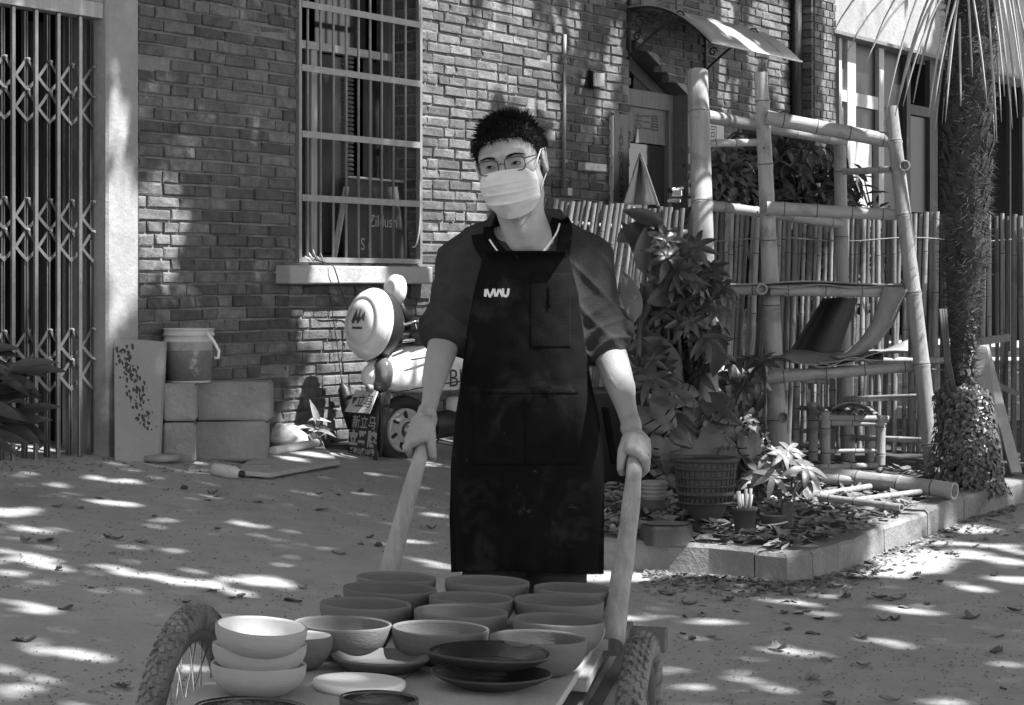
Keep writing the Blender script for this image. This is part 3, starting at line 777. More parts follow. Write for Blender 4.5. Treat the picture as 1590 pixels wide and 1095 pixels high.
# NOTE -Y is the face side in head space
def f_skull(p):
    d = s_ell(p, (0, .018, .030), (.0775, .095, .083))
    d = u_(d, s_ell(p, (0, -.022, -.030), (.0625, .068, .080)), .03)
    d = u_(d, s_round(p, (0, -.058, -.094), (0, -.04, -.07), .020, .035), .02)
    for s in (-1, 1):
        d = u_(d, s_round(p, (s * .050, .0, -.052), (s * .012, -.058, -.098), .020, .016), .025)
        d = u_(d, s_ell(p, (s * .043, -.058, -.022), (.022, .020, .018)), .02)
        d = u_(d, s_round(p, (s * .012, -.086, .022), (s * .045, -.072, .024), .008, .008), .018)
    return d
def f_head(p):
    d = f_skull(p)
    for s in (-1, 1):
        d = sub_(d, s_ell(p, (s * .031, -.098, .004), (.017, .018, .011)), .014)
        # eyeball bulge with lids and a narrow slit
        d = u_(d, s_ell(p, (s * .031, -.0735, .003), (.0135, .0125, .0115)), .006)
        e = s_ell(p, (s * .0795, .014, -.004), (.0075, .019, .031), Matrix.Rotation(R(12 * 1), 3, 'X'))
        e = sub_(e, s_ell(p, (s * .0875, .011, .0), (.006, .0115, .020)), .005)
        d = u_(d, e, .006)
    d = u_(d, s_chain(p, [(0, -.084, .010), (0, -.097, -.012), (0, -.106, -.028)], [.007, .009, .0115]), .010)
    d = u_(d, s_chain(p, [(-.011, -.095, -.033), (.011, -.095, -.033)], [.009, .009]), .008)
    d = u_(d, s_chain(p, [(-.018, -.083, -.060), (0, -.090, -.058), (.018, -.083, -.060)], [.006, .008, .006]), .008)
    # neck with throat and shoulder slopes
    d = u_(d, s_chain(p, [(0, .022, -.06), (0, .030, -.13), (.004, .036, -.20)], [.056, .054, .064]), .022)
    d = u_(d, s_round(p, (0, -.028, -.13), (0, -.020, -.16), .007, .01), .02)
    for s in (-1, 1):
        d = u_(d, s_round(p, (s * .05, .02, -.08), (s * .018, -.022, -.195), .010, .010), .02)
    return d
V, Qd = nets(f_head, (-.2, -.13, -.27), (.2, .16, .13), .0026)
head_o = nmesh('body', V, Qd, M['skin'], None, HM, relax=1)
meshes = [head_o]
# ---- arms and hands.  Each: elbow, wrist, handle axis
HL_hand, HL_low = P(653, 708, 5.03), P(604, 886, 4.88)     # image-left handle, top and a lower point
HR_hand, HR_low = P(983, 728, 5.03), P(961, 935, 4.66)
hr_l, hr_r = .0168, .0180
def hand(side, axis_pt, axis_lo, hr, elbow, wrist):
    """side -1: image left (his right). Palm on top of the handle, fingers down the outside, thumb down the inside."""
    a = (axis_lo - axis_pt).normalized()                 # towards the cart
    up = Vector((0, 0, 1)); up = (up - a * up.dot(a)).normalized()
    ov = a.cross(up).normalized()
    if ov.x * side < 0: ov = -ov                         # outward
    base = axis_pt - a * .008
    def C(t, ang_, rr):                                  # point around the handle; ang 0 = top, 90 = outer side
        an = R(ang_); return base + a * t + up * (math.cos(an) * rr) + ov * (math.sin(an) * rr)
    parts_ = []
    w = Vector(wrist)
    fr = .0088
    def T(x): return tuple(x)
    fingers = []
    for i, t in enumerate((.001, -.0215, -.044, -.065)):
        r0 = hr + .016; r1 = hr + fr * .95; sc = (1, 1.05, 1, .88)[i]; L = (1, 1.08, 1.02, .85)[i]
        fingers.append(([T(C(t - .012, 15, hr + .020)), T(C(t, 48, hr + .018)), T(C(t + .001, 48 + 52 * L, r1 + .003)), T(C(t + .001, 48 + 92 * L, r1)), T(C(t, 48 + 125 * L, r1))], [x * sc for x in (.0105, .0108, .0092, .0085, .0075)]))
    thumb = ([T(C(-.055, -25, hr + .018)), T(C(-.030, -48, hr + .015)), T(C(-.010, -72, hr + .011)), T(C(.002, -100, hr + .011)), T(C(.004, -122, hr + .013))], [.014, .0125, .0102, .0092, .0074])
    palm = [(T(C(-.012, 22, hr + .014)), T(C(-.058, 24, hr + .014)), .0115, .0120), (T(C(-.022, -12, hr + .017)), T(C(-.060, -8, hr + .020)), .0130, .0140),
            (T(w), T(C(-.045, 20, hr + .015)), .0170, .0135), (T(w), T(C(-.045, -18, hr + .015)), .0170, .014), (T(w), T(C(-.018, 5, hr + .013)), .0165, .0105)]
    tendons = [(T(w + up * .01), T(C((.0, -.021, -.042, -.061)[i], 42, hr + .0205)), .0035, .0040) for i in range(4)]
    el = Vector(elbow); mid = w.lerp(el, .55)
    ev = (w - el).normalized()
    hnd_ax = (T(axis_pt - a * .3), T(axis_pt + a * .3))
    # forearm cross axis
    sx = ev.cross(Vector((0, 1, 0))).normalized()
    def f(p):
        ts_ = [0, .12, .25, .4, .55, .7, .85, 1.0]
        rs_ = [.0182, .0186, .0205, .0242, .0285, .0322, .0345, .0350] if side < 0 else [.0212, .0218, .0242, .0285, .0330, .0365, .0385, .0390]
        bw_ = Vector((side * .004, 0, 0))
        d = s_chain(p, [T(w.lerp(el, t_) + bw_ * math.sin(t_ * math.pi)) for t_ in ts_] + [T(el + Vector((0, .02, .03)))], rs_ + [.030])
        d = d - .0022 * np.exp(-((p - np.array(w.lerp(el, .35), np.float32)) @ np.array(sx, np.float32) / .006) ** 2) * 0
        d = u_(d, s_round(p, T(w.lerp(el, .45) + sx * .010 * side), T(w.lerp(el, .92) + sx * .012 * side), .018, .026), .02)
        d = u_(d, s_round(p, T(w + sx * .012 * side + ev * -.012), T(w + sx * .012 * side + ev * -.02), .0125, .0125), .010)   # wrist bone
        for (a_, b_, r1, r2) in palm: d = u_(d, s_round(p, a_, b_, r1, r2), .012)
        for (a_, b_, r1, r2) in tendons: d = u_(d, s_round(p, a_, b_, r1, r2), .010)
        d = u_(d, s_chain(p, *thumb), .009)
        g = None
        for pts, rs in fingers:
            e = s_chain(p, pts, rs); g = e if g is None else np.minimum(g, e) if False else u_(g, e, .0025)
        d = u_(d, g, .006)
        # tendons / veins on the forearm
        vn = 1 - np.abs(np.sin(p @ np.array([46 * side, 20, 10], np.float32) + 1.6 * wav(p, 12, 3 + side, 3)))
        d = d - .0016 * np.clip(vn - .80, 0, 1) * 5 * (p[:, 2] < el.z - .06)
        hd = s_round(p, hnd_ax[0], hnd_ax[1], hr, hr)
        return np.maximum(d, -hd)
    return f
elL = Vector(Q3(695, 522, 5.338)); wrL = Vector(Q3(663, 648, 5.115))
elR = Vector(Q3(943, 545, 5.352)); wrR = Vector(Q3(980, 664, 5.115))
for side, (ap, al, hr, el, wr) in ((-1, (HL_hand, HL_low, hr_l, elL, wrL)), (1, (HR_hand, HR_low, hr_r, elR, wrR))):
    f = hand(side, ap, al, hr, el, wr)
    cx_ = (el.x + wr.x) / 2
    V, Qd = nets(f, (min(el.x, wr.x) - .10, 4.93, wr.z - .18), (max(el.x, wr.x) + .10, 5.44, el.z + .12), .0024)
    meshes.append(nmesh('arm', V, Qd, M['skin'], None, relax=1))
# torso and legs under the clothes (coarse)
def sec(z, tab):
    zs = [t[0] for t in tab]; return [np.interp(z, zs, [t[i] for t in tab]) for i in range(1, len(tab[0]))]
def pz(py): return 1.34 - (py - HY) / F * YM
def pxx(px): return (px - CX) / F * YM
def row(py, l, r, b, yc): return (pz(py), (pxx(l) + pxx(r)) / 2, (pxx(r) - pxx(l)) / 2, b, yc)
TAB = [row(900, 720, 918, .11, 5.34), row(760, 711, 928, .125, 5.34), row(700, 712, 926, .125, 5.34), row(640, 718, 916, .118, 5.335), row(590, 725, 902, .112, 5.33), row(520, 729, 903, .112, 5.335),
       row(460, 722, 912, .115, 5.345), row(410, 725, 908, .105, 5.355), row(380, 745, 890, .085, 5.37), row(355, 775, 865, .06, 5.38)]
def f_torso(p, g=0.0, zlo=None):
    z = p[:, 2]; cx, a, b, yc = sec(z, TAB)
    u = (p[:, 0] - cx) / (a + g); v = (p[:, 1] - yc) / (b + g)
    q = (np.abs(u) ** 2.3 + np.abs(v) ** 2.3) ** (1 / 2.3)
    return (q - 1) * np.minimum(a, b) * .9
shl = Q3(722, 402, 5.37); shr = Q3(905, 400, 5.37)
legs = []
def f_core(p):
    d = np.maximum(f_torso(p, -.012), p[:, 2] - pz(372)); d = np.maximum(d, pz(740) - p[:, 2])
    d = u_(d, s_chain(p, [shl, Q3(805, 372, 5.38), shr], [.04, .05, .04]), .02)
    for s, x in ((-1, 768), (1, 862)):
        hp = Vector(Q3(x, 740, 5.34)); kn = Vector(Q3(x, 990, 5.32)); an_ = Vector((kn.x, 5.36, pg + .09))
        d = u_(d, s_chain(p, [tuple(hp), tuple(kn), tuple(kn.lerp(an_, .35)), tuple(an_)], [.075, .052, .052, .036]), .02)
    return d
V, Qd = nets(f_core, (-.25, 5.15, pg + .03), (.35, 5.55, 1.50), .012)
meshes.append(nmesh('core', V, Qd, M['skin'], None))
# join all skin into ONE body mesh
vs, fs, b_ = [], [], 0
for o in meshes:
    vs.append(np.array([tuple(v.co) for v in o.data.vertices])); q_ = np.empty(len(o.data.loops), np.int32); o.data.loops.foreach_get('vertex_index', q_)
    fs.append(q_.reshape(-1, 4) + b_); b_ += len(vs[-1]); bpy.data.objects.remove(o)
body = nmesh('body', np.concatenate(vs), np.concatenate(fs), M['skin'], man)

# ---- sweater
folds = []
elcL = Vector(Q3(691, 512, 5.33)); elcR = Vector(Q3(938, 528, 5.345))
cuL = elcL.lerp(wrL, .02); cuR = elcR.lerp(wrR, .05)
def f_shirt(p):
    d = f_torso(p, .004)
    d = np.maximum(d, pz(770) - p[:, 2])
    d = u_(d, s_chain(p, [Q3(716, 408, 5.37), Q3(752, 378, 5.375), Q3(800, 366, 5.39), Q3(858, 374, 5.375), Q3(908, 405, 5.37)], [.058, .052, .055, .056, .062]), .03)
    for (sh, el, wr, r0, r1, sd) in ((Vector(Q3(717, 418, 5.37)), elcL, wrL, .060, .050, -1), (Vector(Q3(908, 415, 5.37)), elcR, wrR, .066, .054, 1)):
        m1 = sh.lerp(el, .5) + Vector((sd * .004, 0, 0)); axv = (el - sh).normalized()
        dd = s_chain(p, [tuple(sh), tuple(m1), tuple(el)], [r0, r1 + .003, r1 + .001])
        # rolled cuff: two stacked rolls
        fd = (wr - el).normalized()
        c1, c2 = el + fd * -.010, el + fd * .022
        def ring(c, rr, tt, ax):
            q = p - np.array(c, np.float32); axn = np.array(ax, np.float32); h = q @ axn; rad = nrm(q - h[:, None] * axn)
            return np.sqrt((np.maximum(rad - rr, 0)) ** 2 + h * h) - tt
        dd = u_(dd, s_round(p, tuple(el), tuple(el + fd * .018), .050, .046), .015)
        dd = u_(dd, ring(c1, .049, .015, (axv + fd).normalized()), .008)
        dd = u_(dd, ring(c2, .046, .014, (fd + Vector((0, 0, .18))).normalized()), .004)
        t = np.clip(((p - np.array(sh, np.float32)) @ np.array(axv, np.float32)) / (el - sh).length, 0, 1.2)
        q = p @ np.array(axv, np.float32)
        rg = 1 - np.abs(np.sin(q * 62 + 2.6 * wav(p, 13, 5 + sd, 3) + (p[:, 0] * 22 * sd)))
        dd += -.011 * np.clip(t - .15, 0, 1) * (rg ** 2 - .35) + .0035 * wav(p, 34, 9 + sd, 5)
        d = u_(d, dd, .03)
    # armpit and flank folds
    d += .0030 * wav(p, 26, 2, 4) - .005 * ((1 - np.abs(np.sin(p @ np.array([30, 6, 34], np.float32) + 2 * wav(p, 8, 6, 3)))) ** 3)
    # neck opening
    q = p - np.array(Q3(806, 352, 5.345), np.float32)
    d = sub_(d, s_ell(p, Q3(806, 352, 5.345), (.062, .085, .060)), .006)
    return d
V, Qd = nets(f_shirt, (-.27, 5.12, pz(780)), (.33, 5.56, 1.52), .0042)
shirt = nmesh('sweater', V, Qd, M['shirt'], man, relax=1)
SB = bvh_of(shirt)
# undershirt ring
def f_tee(p):
    c = Q3(806, 360, 5.35); q = p - np.array(c, np.float32)
    d = s_chain(p, [Q3(770, 372, 5.37), Q3(806, 384, 5.33), Q3(842, 370, 5.37)], [.030, .038, .032])
    d = u_(d, s_ell(p, Q3(806, 385, 5.355), (.062, .068, .055)), .02)
    d = sub_(d, s_ell(p, Q3(806, 350, 5.335), (.056, .080, .050)), .004)
    rad = np.sqrt((q[:, 0] / .058) ** 2 + (q[:, 1] / .078) ** 2)
    return d + .0012 * wav(p, 60, 5, 3)
V, Qd = nets(f_tee, Q3(745, 430, 5.22), Q3(865, 340, 5.46), .0032)
tee = nmesh('undershirt', V, Qd, M['tee'], man, relax=1)
# collar band: follows a V over the chest
def ribbon(pts2, wpx, bvh, off, mname, name, parent, thick=.002, n=40, steps=5, wend=None, default=5.27):
    P2 = [Vector((x, y)) for x, y in pts2]; seg = []
    for i in range(len(P2) - 1):
        for k in range(steps):
            t = k / steps; a, b = P2[max(i - 1, 0)], P2[min(i + 2, len(P2) - 1)]; p0, p1 = P2[i], P2[i + 1]
            seg.append(.5 * ((2 * p0) + (p1 - a) * t + (2 * a - 5 * p0 + 4 * p1 - b) * t * t + (-a + 3 * p0 - 3 * p1 + b) * t ** 3))
    seg.append(P2[-1]); vs_ = []; m_ = MB(); ns = 5
    for i, p in enumerate(seg):
        t = (seg[min(i + 1, len(seg) - 1)] - seg[max(i - 1, 0)]).normalized(); nn_ = Vector((-t.y, t.x)); ww = wpx if wend is None else wpx + (wend - wpx) * i / (len(seg) - 1)
        for k in range(ns):
            q = p + nn_ * ww * (k / (ns - 1) - .5); vs_.append(proj(bvh, q.x, q.y, off, default))
    m_.add(vs_, [(i * ns + k, i * ns + k + 1, (i + 1) * ns + k + 1, (i + 1) * ns + k) for i in range(len(seg) - 1) for k in range(ns - 1)], True)
    return m_.build(name, M[mname], parent, solid=thick, offset=0)
ribbon([(864, 340), (858, 356), (846, 373), (832, 390), (822, 398)], 14, SB, .004, 'trim', 'collar', man)
ribbon([(758, 352), (760, 366), (768, 380), (780, 394), (786, 400)], 15, SB, .004, 'trim', 'collar', man)
ribbon([(869, 347), (864, 362), (852, 380), (839, 396)], 2.6, SB, .0075, 'print', 'collar_stripe', man)
ribbon([(760, 372), (766, 381), (774, 392)], 2.6, SB, .0075, 'print', 'collar_stripe', man)

# ---- trousers and shoes
def f_tr(p):
    d = np.maximum(f_torso(p, .002), p[:, 2] - pz(690)); d = np.maximum(d, pz(850) - p[:, 2])
    for s, x in ((-1, 766), (1, 864)):
        hp = Vector(Q3(x, 760, 5.34)); kn = Vector(Q3(x - 2 * s, 1000, 5.31)); an_ = Vector((kn.x, 5.37, pg + .07))
        d = u_(d, s_chain(p, [tuple(hp), tuple(kn), tuple(an_)], [.088, .070, .058]), .02)
    return d + .004 * wav(p, 24, 8, 4)
V, Qd = nets(f_tr, (-.25, 5.12, pg + .0), (.35, 5.56, pz(680)), .008)
nmesh('trousers', V, Qd, M['shirt'], man, relax=1)
def f_shoe(p):
    d = None
    for s, x in ((-1, 766), (1, 864)):
        kn = Vector(Q3(x, 1000, 5.32)); e = s_chain(p, [(kn.x, 5.40, pg + .045), (kn.x + s * .01, 5.28, pg + .038), (kn.x + s * .015, 5.20, pg + .032)], [.045, .044, .036]); d = e if d is None else np.minimum(d, e)
    return np.maximum(d, pg + .004 - p[:, 2])
V, Qd = nets(f_shoe, (-.25, 5.1, pg), (.35, 5.5, pg + .11), .006)
nmesh('shoes', V, Qd, M['black'], man)

# ---- apron
ATAB = [(392, 752, 881), (420, 745, 888), (454, 736, 897), (500, 728, 903), (545, 722, 909), (609, 714, 921), (640, 709, 929), (720, 701, 937), (800, 698, 938), (888, 701, 937)]
def apron_pt(u, v, extra=0.0):
    py = 392 + (889 - 392) * v; ys_ = [a[0] for a in ATAB]
    l = float(np.interp(py, ys_, [a[1] for a in ATAB])); r_ = float(np.interp(py, ys_, [a[2] for a in ATAB]))
    z = pz(py); cx, a, b, yc = [float(x) for x in sec(z, TAB)]
    x = pxx(l + (r_ - l) * u); k = (x - cx) / (a + .016)
    wrapk = max(0, abs(k) - .55)
    k = max(-.985, min(.985, k))
    y = yc - (b + .020) * (1 - abs(k) ** 2.3) ** (1 / 2.3)
    y = min(y, yc - .02)
    sk = max(0, (py - 600) / 290)
    fold = sk * (.010 * math.sin(u * 17 + 1.5 * math.sin(v * 5)) + .005 * math.sin(u * 41 + v * 6)) + .005 * math.sin(u * 8 + v * 19) * (py > 430) * (1 - .3 * sk) + .004 * mnoise.noise(Vector((u * 9, v * 22, 0)))
    # belt pulls it in at the waist, side folds below the arms
    fold -= .008 * math.exp(-((py - 600) / 22.) ** 2) * abs(2 * u - 1) ** 2
    y -= fold * .85 + extra + (.012 * sk)
    zz = 1.34 - (py - HY) / F * y + .004 * math.sin(u * 5) * (v > .99)
    return Vector((x * y / YM, y, zz))
m_ = MB(); m_.grid(lambda u, v: apron_pt(u, v), 90, 150)
apron = m_.build('apron', M['apron'], man, solid=.003)
tag(apron, 'black canvas bib apron smudged with clay')
apron.modifiers['s'].offset = 0
AB = BVHTree.FromPolygons(m_.v, m_.f)
def patch(name, x0, x1, y0, y1, off, m, nu_=24, nv_=24, parent=None, seam=True, skew=0):
    q = MB(); q.grid(lambda u, v: proj(AB, x0 + (x1 - x0) * u + skew * v, y0 + (y1 - y0) * v, off), nu_, nv_)
    return q.build(name, M[m], parent or man, solid=.002, offset=0)
wp = patch('waist_pocket', 735, 897, 607, 722, .0035, 'apron', 40, 30)
patch('pocket_hem', 735, 897, 604, 611, .0065, 'apron', 40, 4)
cpk = patch('chest_pocket', 823, 886, 424, 540, .0018, 'apron', 20, 30)
patch('bib_hem', 753, 880, 390, 399, .0045, 'apron', 30, 4)
ribbon([(853, 444), (853, 478)], 2.4, AB, .006, 'trim', 'pen_slot', man, thick=.003)
ribbon([(816, 607), (816, 720)], 1.2, AB, .0068, 'apron', 'pocket_seam', man)
# straps over the shoulders
ribbon([(874, 396), (877, 372), (878, 352), (873, 342)], 20, SB, .006, 'apron', 'apron_strap', man)
ribbon([(757, 398), (745, 378), (742, 364)], 20, SB, .006, 'apron', 'apron_strap', man)
# waist tie hanging at the side
q = MB(); q.grid(lambda u, v: Vector(Q3(934 + 14 * v + 4 * u, 632 + 88 * v, 5.36)) + Vector((.012 * u, .0 + .015 * math.sin(v * 5), 0)), 4, 18)
q.build('apron_tie', M['apron'], man, solid=.003)
# printed logo
def lg(x, y, z):
    px = 772 + x * 1.0; py = 455 - y; return proj(AB, px, py, .0016)
# heavy slanted lettering M A U built as strokes, in photo pixels round the centre
def stroke(pts, wpx):
    ribbon(pts, wpx, AB, .0022, 'print', 'logo', man, thick=.0012, steps=3)
ribbon([(753.5, 461), (754.5, 449)], 4.2, AB, .0055, 'print', 'logo', man, thick=.0012)
ribbon([(756, 449), (760, 460), (762, 460)], 3.4, AB, .0055, 'print', 'logo', man, thick=.0012)
ribbon([(762, 460), (766.5, 448.5)], 3.4, AB, .0055, 'print', 'logo', man, thick=.0012)
ribbon([(767, 448.5), (769.5, 461)], 4.0, AB, .0055, 'print', 'logo', man, thick=.0012)
ribbon([(771, 461), (774.5, 449)], 3.2, AB, .0055, 'print', 'logo', man, thick=.0012)
ribbon([(775.5, 449), (780.5, 461)], 3.8, AB, .0055, 'print', 'logo', man, thick=.0012)
ribbon([(781, 448), (781.5, 457), (784.5, 460), (788, 458), (789.8, 448)], 3.9, AB, .0055, 'print', 'logo', man, thick=.0012, steps=6)

# ---- face details in head space
def H(x, y, z): return HM @ Vector((x, y, z))
HB = bvh_of(body)
for s in (-1, 1):
    def eo(t, k):                                        # point of the eye opening, k 0 lower lid .. 1 upper lid
        x = s * .0312 + t * .0118; lo_ = -.0012 + .0004 * (1 - t * t) + .0007 * t * s; up_z = lo_ + .0054 * (1 - abs(t) ** 2.4) + .0003
        z = .0006 + lo_ + (up_z - lo_) * k; o_ = H(x, -.2, z); h_ = HB.ray_cast(o_, HM.to_3x3() @ Vector((0, 1, 0)))
        return h_[0] - (HM.to_3x3() @ Vector((0, .0005, 0)))
    q = MB(); q.grid(lambda u, v: eo(u * 2 - 1, v), 17, 5); eb = q.build('eye', M['tee'], man)
    gz_ = -.12
    q = MB(); q.grid(lambda u, v: eo(gz_ + .44 * (u * 2 - 1) * math.sqrt(max(.15, 1 - (v - .75) ** 2)), v) - (HM.to_3x3() @ Vector((0, .0003, 0))), 9, 5); q.build('iris', M['hair'], eb)
    q = MB(); q.tube([eo(t / 8, 1.0) for t in range(-8, 10, 2)], [.0005, .0008, .0010, .0011, .0011, .0011, .0010, .0008, .0005], 5); q.build('eyelashes', M['hair'], man)
    q = MB(); q.tube([eo(t / 8, -.15) for t in range(-8, 10, 2)], .0004, 5); q.build('lower_lid_line', M['hair'], man)
    # brows
    b2 = MB(); rr_ = random.Random(3)
    for k in range(230):
        t = rr_.random(); x = s * (.013 + .038 * t); z = .0190 + .0040 * math.sin(math.pi * t) + .001 * t + rr_.uniform(-.0028, .0028) * (1.2 - t) * min(1, .4 + 3 * t)
        o_ = H(x, -.2, z); d_ = HM.to_3x3() @ Vector((0, 1, 0)); h_ = HB.ray_cast(o_, d_)
        if h_[0] is None: continue
        b0 = h_[0] - d_ * .0003; b1 = b0 + HM.to_3x3() @ Vector((s * .006, -.0015, .0018 * (1 - 2 * t)))
        b2.tube([b0, b1], [.0008, .0002], 3, False)
    b2.build('eyebrow', M['hair'], man)
# mask
def mk(u, v):
    a = (u * 2 - 1); yfr = np.interp(v, [0, .12, .35, .7, 1], [.105, .117, .120, .109, .078])
    hw = np.interp(v, [0, .3, .75, 1], [.066, .071, .064, .045]); zc = np.interp(v, [0, 1], [-.010, -.126])
    th = a * R(80)
    x = hw * math.sin(th) / math.sin(R(80)); y = -(yfr - (.060 + .02 * v) * (1 - math.cos(th)) ** 1.0 * 1.25)
    z = zc + (.010 * abs(a) ** 2 * (1 - v)) * -1 + .018 * v * a * a * 1.2
    y -= .006 * math.exp(-(a / .16) ** 2) * (1 - v)         # nose ridge
    pl_ = 0
    for pv in (.28, .48, .68): pl_ += .0048 * max(0, 1 - abs(v - pv) / .045) * (1 if v < pv else .35)
    y -= pl_ * (1 - .3 * a * a); y -= .002 * math.sin(a * 9 + v * 14) * v
    y -= .0016 * mnoise.noise(Vector((a * 5, v * 9, 1)))
    return H(x, y, z)
m_ = MB(); m_.grid(mk, 50, 60); mask = m_.build('face_mask', M['mask'], man, solid=.0012, offset=0)
def tub(name, pts, r_, m, n=6, par=None):
    q = MB(); q.tube(pts, r_, n); return q.build(name, M[m] if isinstance(m, str) else m, par or man)
tub('mask_edge', [mk(i / 30, .004) for i in range(31)], .0012, 'mask', par=man)
for s in (-1, 1):
    u = 1 if s > 0 else 0
    tub('ear_loop', [mk(u, .03), H(s * .0745, -.045, .0), H(s * .080, -.010, .024), H(s * .086, .016, .026), H(s * .083, .030, .006), H(s * .080, .020, -.030), H(s * .070, -.02, -.060), mk(u, .90)], .0014, 'mask')
# glasses
gl = None
for s in (-1, 1):
    pts = []
    for k in range(29):
        a = 2 * math.pi * k / 28; ex = .5
        cx_, cz_ = s * .0315, .0005; sx_ = .0235 * math.copysign(abs(math.cos(a)) ** ex, math.cos(a)); sz_ = .0165 * math.copysign(abs(math.sin(a)) ** ex, math.sin(a))
        x = cx_ + sx_; pts.append(H(x, -.099 + .9 * max(0, abs(x) - .02) ** 1.5, cz_ + sz_))
    q = MB(); q.tube(pts, .0013, 6, False); q.build('glasses_rim', M['iron'], man)
    tub('glasses_temple', [H(s * .055, -.092, .010), H(s * .068, -.07, .012), H(s * .079, .005, .014), H(s * .080, .02, .004)], .0013, 'iron')
tub('glasses_bridge', [H(-.009, -.100, .003), H(0, -.104, .006), H(.009, -.100, .003)], .0013, 'iron')
# hair: close cap plus strands
def hline(p):
    y = p[:, 1]; z = np.interp(y, [-.10, -.055, -.030, -.012, .02, .05, .12], [.066, .062, .040, -.008, .002, -.045, -.06]); return z
def f_hair(p):
    d = s_ell(p, (0, .019, .031), (.0805, .099, .0875)); d += .0022 * wav(p, 90, 4, 4)
    inner = s_ell(p, (0, .018, .030), (.072, .09, .078))
    cut = hline(p) - p[:, 2]
    return np.maximum(np.maximum(d, -inner), cut * .8)
V, Qd = nets(f_hair, (-.1, -.1, -.08), (.1, .14, .14), .0034)
hair = nmesh('hair', V, Qd, M['hair'], man, HM, relax=1)
rh = random.Random(11); sb_ = MB(); n_s = 0
while n_s < 5200:
    th = rh.uniform(0, 2 * math.pi); cz = rh.uniform(-.75, 1); sr = math.sqrt(1 - cz * cz)
    d_ = Vector((sr * math.cos(th), sr * math.sin(th), cz)); c = Vector((d_.x * .079, .019 + d_.y * .097, .031 + d_.z * .0855))
    lim = float(np.interp(c.y, [-.10, -.055, -.030, -.012, .02, .05, .12], [.062, .058, .036, -.012, .002, -.045, -.06]))
    if c.z < lim: continue
    n_s += 1
    L = rh.uniform(.010, .020) * (1.0 + .35 * max(0, d_.z)) * (.5 if c.z < .03 else 1)
    out_ = Vector((d_.x, d_.y, d_.z)); flow = Vector((-.35 + .5 * d_.x, -.55, .25 if d_.z > .5 else -.5))
    if d_.y < -.45 and d_.z > .05: flow = Vector((.25 * rh.uniform(-1, 1), -.5, -.75))         # fringe falls on the forehead
    dr_ = (out_ * (.75 if d_.z > .35 else .35) + flow * .7 + Vector((rh.uniform(-.3, .3), rh.uniform(-.3, .3), rh.uniform(-.1, .35)))).normalized()
    L *= (1 + .5 * (mnoise.noise(c * 55) > .1) * max(0, d_.z)); p1 = c + dr_ * L * .5; p2 = c + dr_ * L + Vector((0, 0, -.15 * L))
    sb_.tube([HM @ (c - d_ * .003), HM @ p1, HM @ p2], [.0011, .0008, .0001], 3, False)
st_ = sb_.build('hair_strands', M['hair'], man); tag(st_, kind='stuff')
# ============================================================ handcart
YAW = R(8.5); cf = Vector((math.sin(YAW), math.cos(YAW), 0)); cr = Vector((math.cos(YAW), -math.sin(YAW), -.040)).normalized(); cu_ = cr.cross(cf).normalized()
CMAT = Matrix((cr, cf, cu_)).transposed()
BT = .642                                                # board top height on the camera axis
def zb(X, Y): return BT - .040 * X
def onb(px, py, h=0.0):
    lo, hi = 2.0, 8.0
    for _ in range(50):
        m = (lo + hi) / 2; p = P(px, py, m)
        if p.z > zb(p.x, p.y) + h: lo = m
        else: hi = m
    return P(px, py, lo)
cart = thing('handcart', 'old two-wheeled wooden handcart with bicycle wheels, loaded with pottery', 'handcart', (-.2, 4.4, .6))
